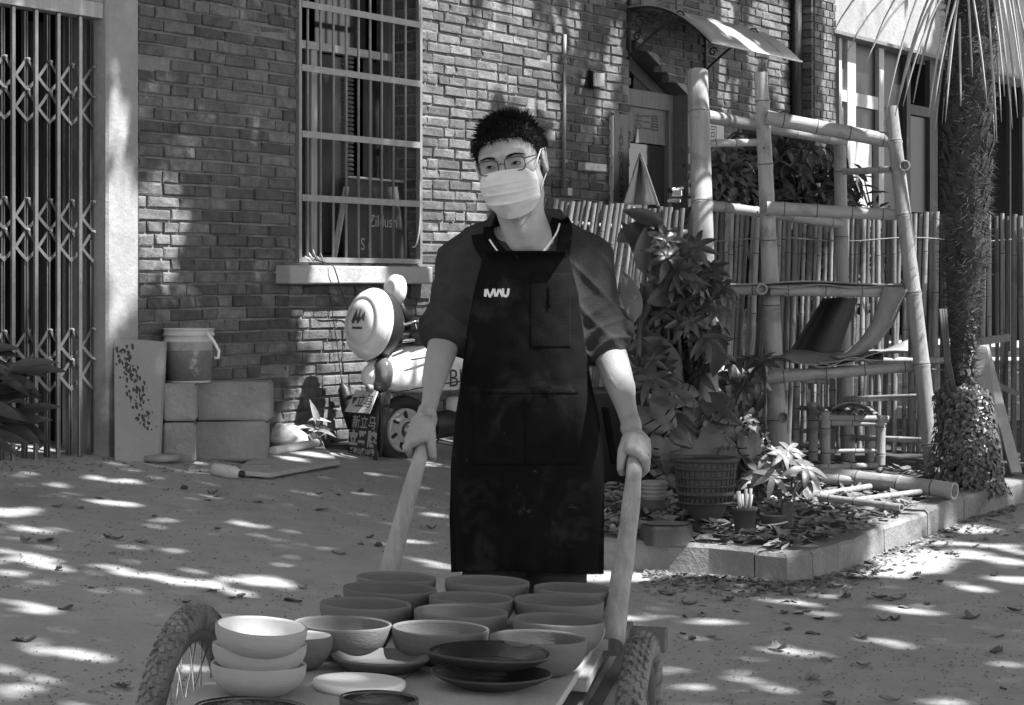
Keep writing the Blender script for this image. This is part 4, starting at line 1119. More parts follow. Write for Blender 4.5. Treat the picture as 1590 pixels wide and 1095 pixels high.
# wheels
def wheel(top_px, top_py, Yt, rr=.33, tr=.0285):
    tp = P(top_px, top_py, Yt); c = tp - Vector((0, 0, rr)) ; ax = cr
    wh = MB(); n = 96; vs = []; prof = []
    for k in range(14):
        a = 2 * math.pi * k / 14; prof.append((rr - tr + tr * math.cos(a), tr * 1.0 * math.sin(a)))
    Mw = Matrix((cf, cu_, cr)).transposed()
    for i in range(n):
        a = 2 * math.pi * i / n
        for (r_, x) in prof: vs.append(c + Mw @ Vector((r_ * math.cos(a), r_ * math.sin(a), x)))
    wh.add(vs, [(i * 14 + k, ((i + 1) % n) * 14 + k, ((i + 1) % n) * 14 + (k + 1) % 14, i * 14 + (k + 1) % 14) for i in range(n) for k in range(14)], True)
    root = wh.build('wheel', M['rubber_d'], cart)           # tyre casing; rim, tread, spokes below it
    tags = MB()
    for i in range(150):
        a = 2 * math.pi * i / 150
        for (x, w_, sk, rz) in ((.0, .010, .5, 0), (-.011, .008, -.4, 1), (.011, .008, .4, 1), (-.0205, .007, -.2, 0), (.0205, .007, .2, 0)):
            if (i + rz) % 2: continue
            ph = x / tr; r_ = rr - tr + (tr + .0008) * math.sqrt(max(0, 1 - ph * ph)); aa = a + (.010 if rz else 0)
            p = c + Mw @ Vector((r_ * math.cos(aa), r_ * math.sin(aa), x))
            rad = (Mw @ Vector((math.cos(aa), math.sin(aa), 0))); nrm_ = (rad * math.sqrt(max(.05, 1 - ph * ph)) + cr * ph).normalized()
            tan = (Mw @ Vector((-math.sin(aa), math.cos(aa), 0))); tan = (tan + cr * sk).normalized(); tan = (tan - nrm_ * tan.dot(nrm_)).normalized()
            tags.box(p, (w_, .0135, .0062), Matrix((tan.cross(nrm_), tan, nrm_)).transposed())
    o = tags.build('tread', M['rubber_d'], root); tag(o, kind='stuff')
    rim = MB(); rp = [(rr - 2 * tr + .006, -.016), (rr - 2 * tr - .014, -.012), (rr - 2 * tr - .016, 0), (rr - 2 * tr - .014, .012), (rr - 2 * tr + .006, .016)]
    vs = [c + Mw @ Vector((r_ * math.cos(2 * math.pi * i / n), r_ * math.sin(2 * math.pi * i / n), x)) for i in range(n) for (r_, x) in rp]
    rim.add(vs, [(i * 5 + k, ((i + 1) % n) * 5 + k, ((i + 1) % n) * 5 + k + 1, i * 5 + k + 1) for i in range(n) for k in range(4)], True)
    rim.build('rim', M['steel'], root)
    sp = MB(); hub_r = .022
    for i in range(36):
        a = 2 * math.pi * i / 36; sd = .028 * (1 if i % 2 else -1); b_ = a + (.9 if (i // 2) % 2 else -.9)
        sp.tube([c + Mw @ Vector((hub_r * math.cos(b_), hub_r * math.sin(b_), sd)), c + Mw @ Vector(((rr - 2 * tr - .012) * math.cos(a), (rr - 2 * tr - .012) * math.sin(a), 0))], .0018, 5)
    q = sp.build('spokes', M['chrome'], root); tag(q, kind='stuff')
    hb = MB(); hb.tube([c - cr * .045, c + cr * .045], .02, 12); hb.build('hub', M['steel'], root)
    return c
wl = wheel(287, 941, 4.49); wr_ = wheel(986, 985, 4.35)
m_ = MB(); m_.tube([wl, wr_], .012, 8); m_.build('axle', M['steel'], cart)
# shafts (handles)
def shaft(a, b, r0, r1, ext0, ext1):
    d = (b - a).normalized(); p0 = a - d * ext0; p1 = b + d * ext1; n = 14; pts = []; rs = []
    for i in range(n + 1):
        t = i / n; p = p0.lerp(p1, t) + Vector((.004 * math.sin(t * 5), 0, .003 * math.sin(t * 7))); pts.append(p); rs.append(r0 + (r1 - r0) * t + .0010 * math.sin(t * 23))
    q = MB(); q.tube(pts, rs, 18); q.build('handle', M['handle'], cart)
dh = (HL_low - HL_hand).normalized(); sp0 = [HL_hand - dh * .10, HL_hand - dh * .05, HL_hand, HL_hand + dh * .03, P(643, 742, 5.02), P(634, 775, 5.02), P(624, 812, 5.03), P(613, 852, 5.035), P(604, 886, 5.04), P(596, 915, 5.04), P(592, 945, 5.04)]
q = MB(); q.tube(sp0, [.0160, .0163, .0167, .0170, .0180, .0192, .0204, .0216, .0226, .0232, .0232], 18); q.build('handle', M['handle'], cart)
shaft(HR_hand, HR_low, .0172, .0250, .10, .14)
# frame rails under the deck and the deck planks
DT = BT - .075
def deck(x, y, h=0): return Vector((0, 4.4, 0)) + cr * x + cf * y + Vector((0, 0, DT + h)) + Vector((0, 0, 0))
for x in (-.40, .17):
    m_ = MB(); m_.box(deck(x, -.15, -.05), (.05, 1.9, .05), CMAT, .004); m_.build('side_rail', M['plank'], cart)
k = 0; xx = -.50
pw = [.125, .14, .12, .135, .15, .12]
while xx < .10:
    w_ = pw[k % 6]; m_ = MB(); m_.box(deck(xx + w_ / 2, .0 + .03 * ((k * 5) % 3 - 1), -.012 + .002 * (k % 2)), (w_ - .006, 1.5, .022), CMAT, .003); m_.build('deck_plank', M['plank'], cart, ); xx += w_; k += 1
m_ = MB(); m_.box(deck(-.15, .72, -.03), (.8, .06, .05), CMAT, .004); m_.build('cross_member', M['plank'], cart)
# ---- ware boards lying on the deck
def brd(name, pts, label, h0=0.0, th=.016, m='newwood', cleats=()):
    """pts: four (px,py) corners on the board surface"""
    t = thing(name, label, 'board', tuple(onb(*pts[0])))
    q = MB(); q.prism([onb(x, y, h0) for x, y in pts], Vector((0, 0, -th))); q.build('panel', M[m], t, bevel=.002)
    for c in cleats: c(t)
    return t
def cleat(px0, py0, px1, py1, h):
    def f(t): q = MB(); q.beam(onb(px0, py0, h), onb(px1, py1, h), .035, .022); q.build('cleat', M['newwood'], t)
    return f
brd('ware_board', [(700, 1000), (951, 958), (858, 1105), (560, 1105)], 'long pale ware board under the right rows of clay bowls', 0.0, cleats=(cleat(735, 1022, 935, 1000, -.027), cleat(640, 1078, 880, 1058, -.027), ))
brd('ware_board', [(480, 1012), (640, 940), (735, 900), (950, 954), (900, 985), (690, 1003)], 'far ware board carrying the back rows of clay bowls', -.001)
brd('ware_board', [(333, 1048), (480, 1013), (688, 1006), (548, 1110), (250, 1110)], 'pale front ware board under the white-lined bowl stack', 0.001, cleats=(cleat(310, 1076, 500, 1082, -.027),))
m_ = MB(); a, b = onb(860, 1060, -.020), onb(914, 1060, -.020); m_.prism([onb(855, 1050, -.012), onb(912, 1057, -.012), onb(936, 1010, -.012), onb(880, 1000, -.012)], Vector((0, 0, -.022)))
tag(m_.build('wood_block', M['newwood'], bevel=.002), 'short pale batten end jutting from the boards beside the right wheel', 'batten')
# ---- pottery
def bowl_prof(r, h, foot=.45, t=.006, curve=2.6, lip=.5):
    o_ = []
    for i in range(15):
        u = i / 14; rr = r * (foot + (1 - foot) * (1 - (1 - u) ** curve) ** (1 / 1.25)) if u < 1 else r
        o_.append((rr, h * u))
    inn_ = [(max(.001, (x - t * 1.0)), z + t * (1.1 if i < 3 else .3)) for i, (x, z) in enumerate(o_)]
    return [(.001, 0)] + o_[:1] + o_[1:] + [(r - t * .1, h + t * .35), (r - t * .6, h + t * .5)] + [(x, min(z, h)) for x, z in reversed(inn_)] + [(.001, t * 1.1)]
def pottery(name, px, py, dia, hh, label, m='clay', group=None, inner=None, foot=.5, base_h=0.0, wobble=.0, t=.006, curve=2.6, tilt=(0, 0), cat='bowl', mat_in=None, elong=(1, 1)):
    p = onb(px, py, base_h + hh); r = dia / F * p.y / 2
    seed = rnd.random() * 9
    prof = bowl_prof(r, hh, foot, t, curve); no = len(prof)
    wob = (lambda a, j: wobble * (math.sin(a * 3 + seed) + .6 * math.sin(a * 7 + seed * 2)) / 1.6 * (j / no)) if wobble else None
    q = MB(); q.lathe(prof, (0, 0, 0), None, 44, wob, *elong)
    if wobble: q.v = [(x, y, z + wobble * .5 * r * math.sin(math.atan2(y, x) * 2 + seed) * min(1, math.hypot(x, y) / r) ** 3) for x, y, z in q.v]
    me = q.mesh(name); me.materials.append(M[m])
    if mat_in:
        me.materials.append(M[mat_in])
        for f_ in me.polygons:
            row = f_.index // 44
            if row >= 17: f_.material_index = 1
    o = bpy.data.objects.new(name, me); COL.objects.link(o); o.location = (p.x, p.y, zb(p.x, p.y) + base_h + .001)
    o.rotation_euler = (tilt[0], math.atan(.04) + tilt[1], 0)
    tag(o, label, cat, group); return o
GB = 'big unglazed clay bowls in rows on the cart'
BW = [(755, 904, 132, .056, 'clay bowl in the back row right against the apron hem'), (889, 915, 124, .055, 'clay bowl at the far right corner beside the right cart handle'), (614, 898, 124, .053, 'smallest-looking clay bowl at the far left corner beside the left cart handle'),
      (604, 915, 146, .055, 'clay bowl second from the back in the left column'), (731, 930, 133, .055, 'clay bowl second from the back in the middle column'), (866, 934, 141, .057, 'clay bowl second from the back in the right column'),
      (566, 939, 142, .056, 'clay bowl in the left column between the second and the front one'), (714, 951, 146, .057, 'clay bowl in the middle column just behind the front one'), (866, 964, 143, .060, 'sun-streaked clay bowl in the right column behind the front one'),
      (530, 970, 153, .059, 'front clay bowl of the left column, behind the white-lined bowl'), (682, 977, 151, .060, 'front clay bowl of the middle column, behind the flat brown dish'), (834, 992, 152, .062, 'front clay bowl of the right column, beside the black plates')]
for x, y, d, h, lb in sorted(BW, key=lambda b: b[1]): pottery('clay_bowl', x, y, d, h, lb, group=GB, foot=.60, t=.0060, curve=2.6)
GS = 'stack of three pale bowls'
pottery('stacked_bowl', 400, 1032, 148, .050, 'bottom bowl of the stack of three at the left', 'clayl', GS, mat_in='slip', foot=.5, wobble=.012)
pottery('stacked_bowl', 401, 1002, 146, .048, 'middle bowl of the stack of three at the left', 'clayl', GS, mat_in='slip', foot=.5, base_h=.036, wobble=.014)
pottery('stacked_bowl', 402, 974, 143, .046, 'top bowl of the stack of three, white inside, with a wavy rim', 'clayl', GS, mat_in='slip', foot=.5, base_h=.072, wobble=.022, tilt=(.06, .05))
pottery('white_lined_bowl', 466, 989, 98, .058, 'bowl with white glazed inside standing just behind the stack of three', 'clay', mat_in='slip', foot=.4, wobble=.012)
pottery('shallow_dish', 589, 1022, 156, .022, 'flat brown dish with uneven edge between the stack and the black plates', 'clay', foot=.6, wobble=.018, t=.006, curve=1.2, cat='dish')
pottery('black_plate', 762, 1046, 188, .024, 'lower of the two stacked black plates', 'dmatte', 'pair of black plates', foot=.45, wobble=.03, t=.006, curve=1.3, cat='plate', mat_in='dglaze')
pottery('black_plate', 760, 1014, 192, .026, 'upper of the two stacked black plates, glossy with a ragged rim', 'dmatte', 'pair of black plates', foot=.45, wobble=.035, base_h=.034, t=.006, curve=1.3, cat='plate', mat_in='dglaze')
p = onb(557, 1058, .014); r = 145 / F * p.y / 2; q = MB(); q.lathe([(.001, .0), (r * .93, 0), (r * .99, .005), (r, .010), (r * .985, .0145), (r * .9, .0155), (.001, .0145)], (0, 0, 0), None, 48, lambda a, j: .006 * math.sin(a * 3 + 1)); o = q.build('white_disc', M['slip']); o.location = (p.x, p.y, zb(p.x, p.y) + .001); o.rotation_euler = (0, .04, 0); tag(o, 'flat white round slab lying in front of the brown dish', 'plate')
pottery('black_bowl', 388, 1101, 178, .05, 'large glossy black bowl at the bottom edge below the stack of three', 'dglaze', foot=.5, t=.006)
pottery('small_dark_bowl', 587, 1086, 124, .045, 'small dark brown bowl with a shiny rim at the bottom edge', 'dmatte', mat_in='dglaze', foot=.5, t=.006)
# fill the white disc's top
# ============================================================ electric scooter parked at the wall
OS = P(637, 668, 12.2); OS = Vector((OS.x - .04, OS.y, OS.z - .19))
Ls = Vector((.78, .625, 0)); Ss = Vector((.625, -.78, 0))
def S(l, s, z): return OS + Ls * l + Ss * s + Vector((0, 0, z))
SM = Matrix((Ls, -Ss, Vector((0, 0, 1)))).transposed()
sc_ = thing('electric_scooter', 'white electric scooter with round tail box and lettered mudflap, parked at the sunlit brick wall', 'scooter', tuple(OS))
def part(q, name, m, **k): return q.build(name, M[m], k.pop('par', sc_), **k)
def wheel2(l, s, name):
    q = MB(); vs = []; n = 40
    for i in range(n):
        a = 2 * math.pi * i / n
        for k in range(10):
            b = 2 * math.pi * k / 10; r_ = .155 + .036 * math.cos(b); vs.append(S(l + r_ * math.cos(a), s + .045 * math.sin(b), .19 + r_ * math.sin(a)))
    q.add(vs, [(i * 10 + k, ((i + 1) % n) * 10 + k, ((i + 1) % n) * 10 + (k + 1) % 10, i * 10 + (k + 1) % 10) for i in range(n) for k in range(10)], True)
    w_ = part(q, name, 'rubber')
    q = MB(); A_ = align(Ss, (0, 0, 1)); c = S(l, s, .19)
    q.lathe([(.125, -.02), (.12, .03), (.105, .036), (.095, .022), (.06, .028), (.058, .05), (.035, .062), (.001, .064)], c, A_, 28); part(q, 'rim', 'plastic', par=w_)
    q = MB(); q.lathe([(.05, .05), (.052, .075), (.03, .09), (.001, .092)], c, A_, 20); part(q, 'hub', 'steel', par=w_)
    for k in range(7):
        a = 2 * math.pi * k / 7; q = MB(); q.beam(c + A_ @ Vector((.07 * math.cos(a), .07 * math.sin(a), .034)), c + A_ @ Vector((.108 * math.cos(a + .12), .108 * math.sin(a + .12), .034)), .020, .012); part(q, 'spoke', 'black', par=w_)
wheel2(0, 0, 'rear_wheel'); wheel2(1.22, 0, 'front_wheel')
# mudflap and plate at the tail
def flap(u, v): l = -.24 - .03 * math.sin(v * 2.2) ; return S(l + .02 * (1 - v), -.135 + .27 * u * 1.0 + (.02 * (1 - v)) * (1 - 2 * u), .40 - .385 * v)
q = MB(); q.grid(flap, 8, 14); fp = part(q, 'mudflap', 'rubber', solid=.006)
def onflap(y0, sc2):
    def f(x, y, z): l = -.285; v = (y0 - y) ; return S(-.24 - .03 * math.sin(v * 2.2) + .02 * (1 - v) - .007, -x, .40 - .385 * v)
    return f
def flap_text(txt, v0, size, bold=.0):
    def f(x, y, z):
        v = v0 - y / .385; return S(-.24 - .03 * math.sin(v * 2.2) + .02 * (1 - v) - .007, x, .40 - .385 * v)
    return text_mesh(txt, size, f, 'lettering', M['printg'], fp, bold=bold)
flap_text('新立马', .42, .075, .001); flap_text('立马牌', .65, .088, .004); flap_text('马鞍山路107号', .82, .036, .0015); flap_text('销售维修中心', .92, .036, .0015)
q = MB(); pl4 = [S(-.30, -.115, .295), S(-.30, .115, .295), S(-.235, .10, .41), S(-.235, -.10, .41)]; q.prism(pl4, Vector((-.006, -.004, .004))); pt = part(q, 'number_plate', 'plastic')
def fplate(x, y, z): t = .5 + y / .12; return S(-.311 + .065 * t, x, .297 + .115 * t)
text_mesh('立马', .075, lambda x, y, z: fplate(x + .03, y, z), 'lettering', M['ink'], pt, bold=.001)
text_mesh('▼', .055, lambda x, y, z: fplate(x - .07, y, z), 'emblem', M['ink'], pt)
# mudguard
q = MB(); q.grid(lambda u, v: S(.235 * math.cos(R(60 + 125 * v)), -.075 + .15 * u, .19 + .235 * math.sin(R(60 + 125 * v)) + .03 * v), 6, 16); part(q, 'mudguard', 'black', solid=.004)
q = MB(); q.prism([S(-.24, .13, .40), S(-.17, .13, .42), S(-.19, .13, .25), S(-.24, .13, .06)], Ss * -.02); part(q, 'flap_bracket', 'rubber')
# body shell: smooth panels
def f_sc(p):
    q_ = p - np.array(OS, np.float32); L_ = q_ @ np.array(Ls, np.float32); S_ = q_ @ np.array(Ss, np.float32); Z_ = q_[:, 2]; r = np.stack([L_, S_, Z_], 1)
    d = s_chain(r, [(-.19, 0, .49), (-.14, 0, .50), (.1, 0, .56), (.45, 0, .56), (.62, 0, .52)], [.075, .095, .135, .135, .10])
    d = u_(d, s_round(r, (-.10, .05, .46), (.25, .10, .44), .055, .06), .05)
    d = u_(d, s_round(r, (-.10, -.05, .46), (.25, -.10, .44), .055, .06), .05)
    d = np.maximum(d, .385 - Z_ + .02 * np.sin(L_ * 6))
    d = np.maximum(d, Z_ - .655)
    d = u_(d, np.maximum(s_ell(r, (1.02, 0, .62), (.10, .20, .40)), -(L_ - .95)), .03)
    d = u_(d, s_round(r, (.6, 0, .30), (.95, 0, .26), .07, .07), .05)
    return d
lo = OS + Vector((-.5, -.5, .1)); hi = OS + Vector((1.3, 1.2, 1.15))
V, Qd = nets(f_sc, tuple(lo), tuple(hi), .014); nmesh('body', V, Qd, M['gloss'], sc_, relax=2)
q = MB(); q.lathe([(.001, .05), (.05, .045), (.075, .028), (.085, .0), (.07, -.03)], S(-.18, .06, .50), align(Vector((-.75, -.62, .12)), (0, 0, 1)), 24, None, 1.15, .8); part(q, 'tail_light', 'lens')
q = MB(); q.lathe([(.001, .022), (.03, .018), (.042, 0), (.03, -.02)], S(.13, .165, .49), align(Ss, (0, 0, 1)), 20); part(q, 'turn_signal', 'plastic')
for zz_, l0, l1 in ((.585, -.05, .5), (.43, -.2, .5)):
    q = MB(); q.tube([S(l, .142 + .028 * (zz_ < .5) + .012 * math.sin((l - l0) * 5), zz_ + .03 * math.sin(l * 4)) for l in [l0 + (l1 - l0) * k / 12 for k in range(13)]], .004, 5); part(q, 'panel_seam', 'black')
text_mesh('BUI', .14, lambda x, y, z: S(.27 + x * .9, .182, .47 + y), 'lettering', M['ink'], sc_)
q = MB(); q.lathe([(.001, .012), (.018, .010), (.022, 0), (.018, -.02)], S(-.27, .06, .43), align(-Ls, (0, 0, 1)), 14); part(q, 'rear_reflector', 'bar')
q = MB(); q.box(S(.30, 0, .70), (.62, .26, .08), SM, .03); part(q, 'seat', 'black')
# round tail box: domed lid facing back
ta = Vector((-.70, -.70, .16)).normalized(); TA = align(ta, (0, 0, 1)); tc = S(-.21, -.02, .775)
q = MB(); q.lathe([(.001, .088), (.07, .084), (.118, .071), (.122, .065), (.128, .069), (.150, .056), (.178, .030), (.188, .0), (.186, -.03)], tc, TA, 48, None, 1.02, .93); tb = part(q, 'tail_box_lid', 'gloss')
q = MB(); q.lathe([(.189, -.012), (.190, -.03), (.180, -.09), (.13, -.15), (.001, -.16)], tc, TA, 40, None, 1.02, .93); part(q, 'tail_box', 'black')
q = MB(); q.lathe([(.1865, .006), (.193, .0), (.1925, -.014), (.186, -.02)], tc, TA, 48, None, 1.02, .93); part(q, 'tail_box_rim', 'white', par=tb)
for dx, dz, pts in ((0, 0, [(-.05, -.02), (-.02, .05), (.0, .0), (.012, .055), (.022, .0), (.05, .035), (.055, -.02), (.03, -.005), (.01, -.035), (-.01, -.01), (-.03, -.035)]), (0, 0, [(-.035, -.062), (.045, -.062), (.045, -.050), (-.035, -.050)])):
    q = MB(); q.prism([tc + TA @ Vector((y + .02, -x * 1.0, .0905 - 3.2 * (x * x + (y + .02) ** 2) * .5)) for x, y in pts], ta * .002); part(q, 'emblem', 'steel', par=tb)
q = MB(); c2 = S(-.05, -.02, .955); A2 = align(Vector((-.78, -.62, .12)), (0, 0, 1)); q.lathe([(.001, .028), (.045, .026), (.05, .030), (.055, .024), (.080, .016), (.090, .0), (.088, -.03), (.06, -.045), (.001, -.05)], c2, A2, 36, None, 1, .95); part(q, 'backrest', 'gloss')
q = MB(); q.tube([c2, S(.03, 0, .80), S(.04, 0, .66)], .02, 8); part(q, 'backrest_post', 'black')
for s_ in (-.09, .09):
    q = MB(); q.tube([S(-.10, s_, .76), S(.05, s_, .79), S(.14, s_, .78), S(.17, s_, .70), S(.17, s_, .66)], .010, 8); part(q, 'rack_tube', 'chrome')
    q = MB(); q.tube([S(-.08, s_ * 1.1, .68), S(.1, s_ * 1.1, .695), S(.3, s_ * 1.1, .69)], .010, 8); part(q, 'grab_rail', 'chrome')
q = MB(); q.box(S(.02, 0, .705), (.30, .16, .04), SM, .01); part(q, 'rack_plate', 'black')
q = MB(); q.tube([S(.12, .10, .21), S(.42, .12, .25)], .075, 16); q.tube([S(.0, .10, .19), S(.2, .11, .21)], .03, 10); part(q, 'swingarm', 'black')
q = MB(); q.lathe([(.001, .06), (.05, .055), (.055, 0), (.05, -.05)], S(.28, .11, .31), Matrix.Identity(3), 18); part(q, 'horn_cover', 'plastic')
q = MB(); q.tube([S(.16, .10, .13), S(.3, .13, .10), S(.33, .14, .03)], .012, 8); part(q, 'side_stand', 'steel')
q = MB(); q.tube([S(1.02, 0, .9), S(1.0, 0, 1.02)], .03, 8); q.tube([S(.95, -.3, 1.03), S(1.0, -.1, 1.05), S(1.0, .1, 1.05), S(.95, .3, 1.03)], .014, 8); part(q, 'handlebar', 'black')
# ============================================================ bamboo
def bamboo_mesh(L, r, nodes, seed=0, mitre=True, n=14, name='pole', m='bam', r2=None, hollow=True):
    r_ = random.Random(seed); r2 = r2 or r
    zs = []; rs = []; ns_ = sorted([(k + .5 + r_.uniform(-.12, .12)) / nodes * L for k in range(nodes)])
    def rad(z): return r + (r2 - r) * z / L
    pts = [(0, 1)]
    for z in ns_: pts += [(z - .020, 1.0), (z - .008, 1.07), (z - .0030, 1.10), (z, 1.0), (z + .0030, 1.06), (z + .009, 1.03), (z + .022, .985)]
    pts.append((L, 1)); pts = [p for p in pts if 0 <= p[0] <= L]
    q = MB(); ph = r_.random() * 6
    P_ = [Vector((.004 * math.sin(z * 2 + ph), .004 * math.cos(z * 1.7 + ph), z)) for z, _ in pts]; R_ = [rad(z) * k for z, k in pts]
    q.tube(P_, R_, n, caps=False, up=(1, 0, 0))
    if hollow:
        for z, d in ((0, 1), (L, -1)):
            w_ = rad(z); b = len(q.v); c = P_[0] if z == 0 else P_[-1]
            q.v += [tuple(c + Vector((math.cos(2 * math.pi * k / n) * w_ * s_, math.sin(2 * math.pi * k / n) * w_ * s_, dz))) for s_, dz in ((1, 0), (.78, 0), (.74, d * .05)) for k in range(n)]
            for j in range(2):
                for k in range(n): q.f.append((b + j * n + k, b + j * n + (k + 1) % n, b + (j + 1) * n + (k + 1) % n, b + (j + 1) * n + k)); q.smooth.append(False)
            q.f.append(tuple(b + 2 * n + k for k in range(n))); q.smooth.append(False)
    me = q.mesh(name); me.materials.append(M[m]); me.materials.append(M['bamd'])
    for i in range(len(pts) - 1):
        zm = (pts[i][0] + pts[i + 1][0]) / 2
        if min([abs(zm - z) for z in ns_] or [1]) < .0022:
            for k in range(n): me.polygons[i * n + k].material_index = 1
    return me
def bamboo(a, b, r, nodes, name, parent, seed=0, m='bam', r2=None, hollow=True):
    a, b = Vector(a), Vector(b); d = b - a
    o = bpy.data.objects.new(name, bamboo_mesh(d.length, r, nodes, seed, name=name, m=m, r2=r2, hollow=hollow)); link(o, parent)
    o.location = a; o.rotation_euler = align(d).to_euler(); return o
# ---- fence of thin canes
fc = thing('bamboo_fence', 'long low fence of split bamboo canes wired upright behind the pole frame', 'fence', tuple(P(1250, 715, 12.7)))
cm = [bamboo_mesh(1.5, .0145, 4 + i % 2, 40 + i, n=8, name='cane', m='cane', r2=.0135, hollow=False) for i in range(6)]
rf = random.Random(21)
def fence_run(px0, px1, Y0, Y1, top0, top1, lean0, lean1, step, zbot=.1, par=fc):
    A = P(px0, 600, Y0); B = P(px1, 600, Y1); L = (B.xy - A.xy).length; n = int(L / step)
    for i in range(n):
        t = i / n; Y = Y0 + (Y1 - Y0) * t; px = px0 + (px1 - px0) * t
        top = P(px, top0 + (top1 - top0) * t + rf.uniform(-3, 3), Y); ln = lean0 + (lean1 - lean0) * t + rf.uniform(-.02, .02)
        o = put(cm[rf.randrange(6)], 'cane', (0, 0, 0), None, par, None)
        H_ = top.z - zbot; o.scale = (rf.uniform(.8, 1.2), rf.uniform(.8, 1.1), H_ / 1.5 / math.cos(ln))
        o.location = (top.x - math.tan(ln) * H_, Y + rf.uniform(-.012, .012), zbot); o.rotation_euler = (rf.uniform(-.01, .01), ln, rf.uniform(0, 6))
        o.rotation_euler = (0, ln, 0)
fence_run(838, 1068, 12.9, 12.9, 308, 326, .19, .10, .031)
fence_run(1072, 1462, 12.75, 12.7, 330, 331, .05, .01, .0295)
fence_run(1462, 1640, 12.7, 12.4, 333, 335, .0, -.01, .033)
for (y, sp) in ((372, 5), (575, 6)):
    q = MB(); q.tube([P(x, y + 3 * math.sin(x * .03), 12.62) for x in range(1080, 1640, 14)], .004, 5); q.build('wire', M['bar'], fc)
q = MB(); q.tube([P(838, 345, 12.96), P(1068, 362, 12.96)], .02, 8); q.tube([P(1072, 560, 12.84), P(1640, 560, 12.6)], .02, 8); q.build('rail', M['bam'], fc)

# ---- frame of thick poles
bf = thing('bamboo_rack', 'tall rack of thick bamboo poles and rungs standing over the bed', 'rack', tuple(P(1210, 700, 11.9)))
YF, YBk = 11.65, 12.25
bamboo(P(1106, 800, 10.9), P(1082, 112, 11.7), .058, 5, 'post', bf, 1, r2=.054)
bamboo(P(1211, 712, 11.8), P(1180, 112, 11.7), .052, 6, 'post', bf, 2, r2=.036)
bamboo(P(1450, 742, 11.5), P(1384, 166, 11.65), .046, 5, 'post', bf, 3, r2=.036)
bamboo(P(1316, 720, YBk), P(1304, 205, YBk), .040, 5, 'post', bf, 4, r2=.034)
bamboo(P(1190, 181, YF - .0), P(1391, 220, YF), .038, 4, 'rung', bf, 5)
bamboo(P(1096, 181, 11.75), P(1312, 222, YBk), .036, 4, 'rung', bf, 6, r2=.026)
bamboo(P(1094, 224, 11.6), P(1192, 222, 11.75), .020, 3, 'rung', bf, 7)
bamboo(P(1308, 266, YBk), P(1386, 262, YF), .018, 3, 'rung', bf, 8)
bamboo(P(1094, 318, 11.75), P(1310, 350, YBk), .028, 4, 'rung', bf, 9)
bamboo(P(1190, 322, YF), P(1400, 334, YF), .037, 4, 'rung', bf, 10, r2=.029)
bamboo(P(1085, 451, 11.7), P(1182, 449, 11.62), .030, 3, 'rung', bf, 11)
bamboo(P(1196, 451, YF), P(1420, 455, YF - .05), .029, 4, 'rung', bf, 12)
bamboo(P(1190, 588, YF), P(1430, 569, YF - .05), .034, 4, 'rung', bf, 13, r2=.026)
bamboo(P(1085, 578, 11.5), P(1188, 576, 11.62), .034, 3, 'rung', bf, 14)
bamboo(P(1308, 620, YBk), P(1434, 617, 11.7), .016, 4, 'rung', bf, 15)
bamboo(P(1318, 680, YBk), P(1446, 684, 11.7), .016, 4, 'rung', bf, 16)
for (x, y) in ((1183, 449), (1404, 258), (1447, 620), (1216, 648)):
    q = MB(); c = P(x, y, YF - .06); q.lathe([(.028, .02), (.030, -.03), (.021, -.03), (.02, .01), (.001, .01)], c, align((.1, 1, 0)), 14); q.build('peg_end', M['bam'], bf)
for (x, y) in ((1076, 224), (1186, 230), (1393, 203), (1216, 460), (1446, 573), (1176, 330)):
    q = MB(); q.tube([P(x, y, YF - .045), P(x, y, YF - .03)], .006, 6); q.build('nail', M['iron'], bf)
# slats laid on the upper shelf
def sheathP(px, py, Y): return P(px, py, Y)
q = MB()
q.grid(lambda u, v: P(1086 + 322 * u, 438 + 5 * math.sin(u * 9) * .5 + 4 * v, YF - .06 + .5 * v), 24, 3); tag(q.build('split_bamboo', M['bark'], solid=.008), 'long split bamboo slat lying along the third rung', 'slat')
q = MB(); q.grid(lambda u, v: P(1190 + 215 * u, 444 + 3 * math.sin(u * 12) + 3 * v, YF - .08 + .3 * v), 24, 3); tag(q.build('split_bamboo', M['bark'], solid=.006), 'short weathered slat lying on the long slat above the hanging sheath', 'slat')
# curved dried palm sheaths
def curl(u, v):
    c0 = [(1390, 447), (1382, 470), (1372, 500), (1350, 530), (1325, 550), (1300, 556)]
    t = v * (len(c0) - 1); i = min(int(t), len(c0) - 2); f = t - i
    x = c0[i][0] * (1 - f) + c0[i + 1][0] * f; y = c0[i][1] * (1 - f) + c0[i + 1][1] * f
    w_ = 36 - 16 * v; return P(x + (u - .5) * w_, y + (u - .5) * w_ * .15, YF - .10 + .06 * math.sin(u * 3.1) * -1 + .12 * v)
q = MB(); q.grid(curl, 10, 24); tag(q.build('palm_sheath', M['bark'], solid=.006), 'curled dried palm sheath draped over the rung near the right post', 'dried sheath')
def sh2(u, v): return P(1252 + 26 * (1 - v) + (54 + 24 * v) * u - 28 * v, 463 + 86 * v, YBk - .15 + .05 * math.sin(u * 8) + .05 * v)
q = MB(); q.grid(sh2, 18, 16); tag(q.build('palm_sheath', M['wood_d'], solid=.006), 'dark ribbed sheath hanging in the middle of the frame', 'dried sheath')
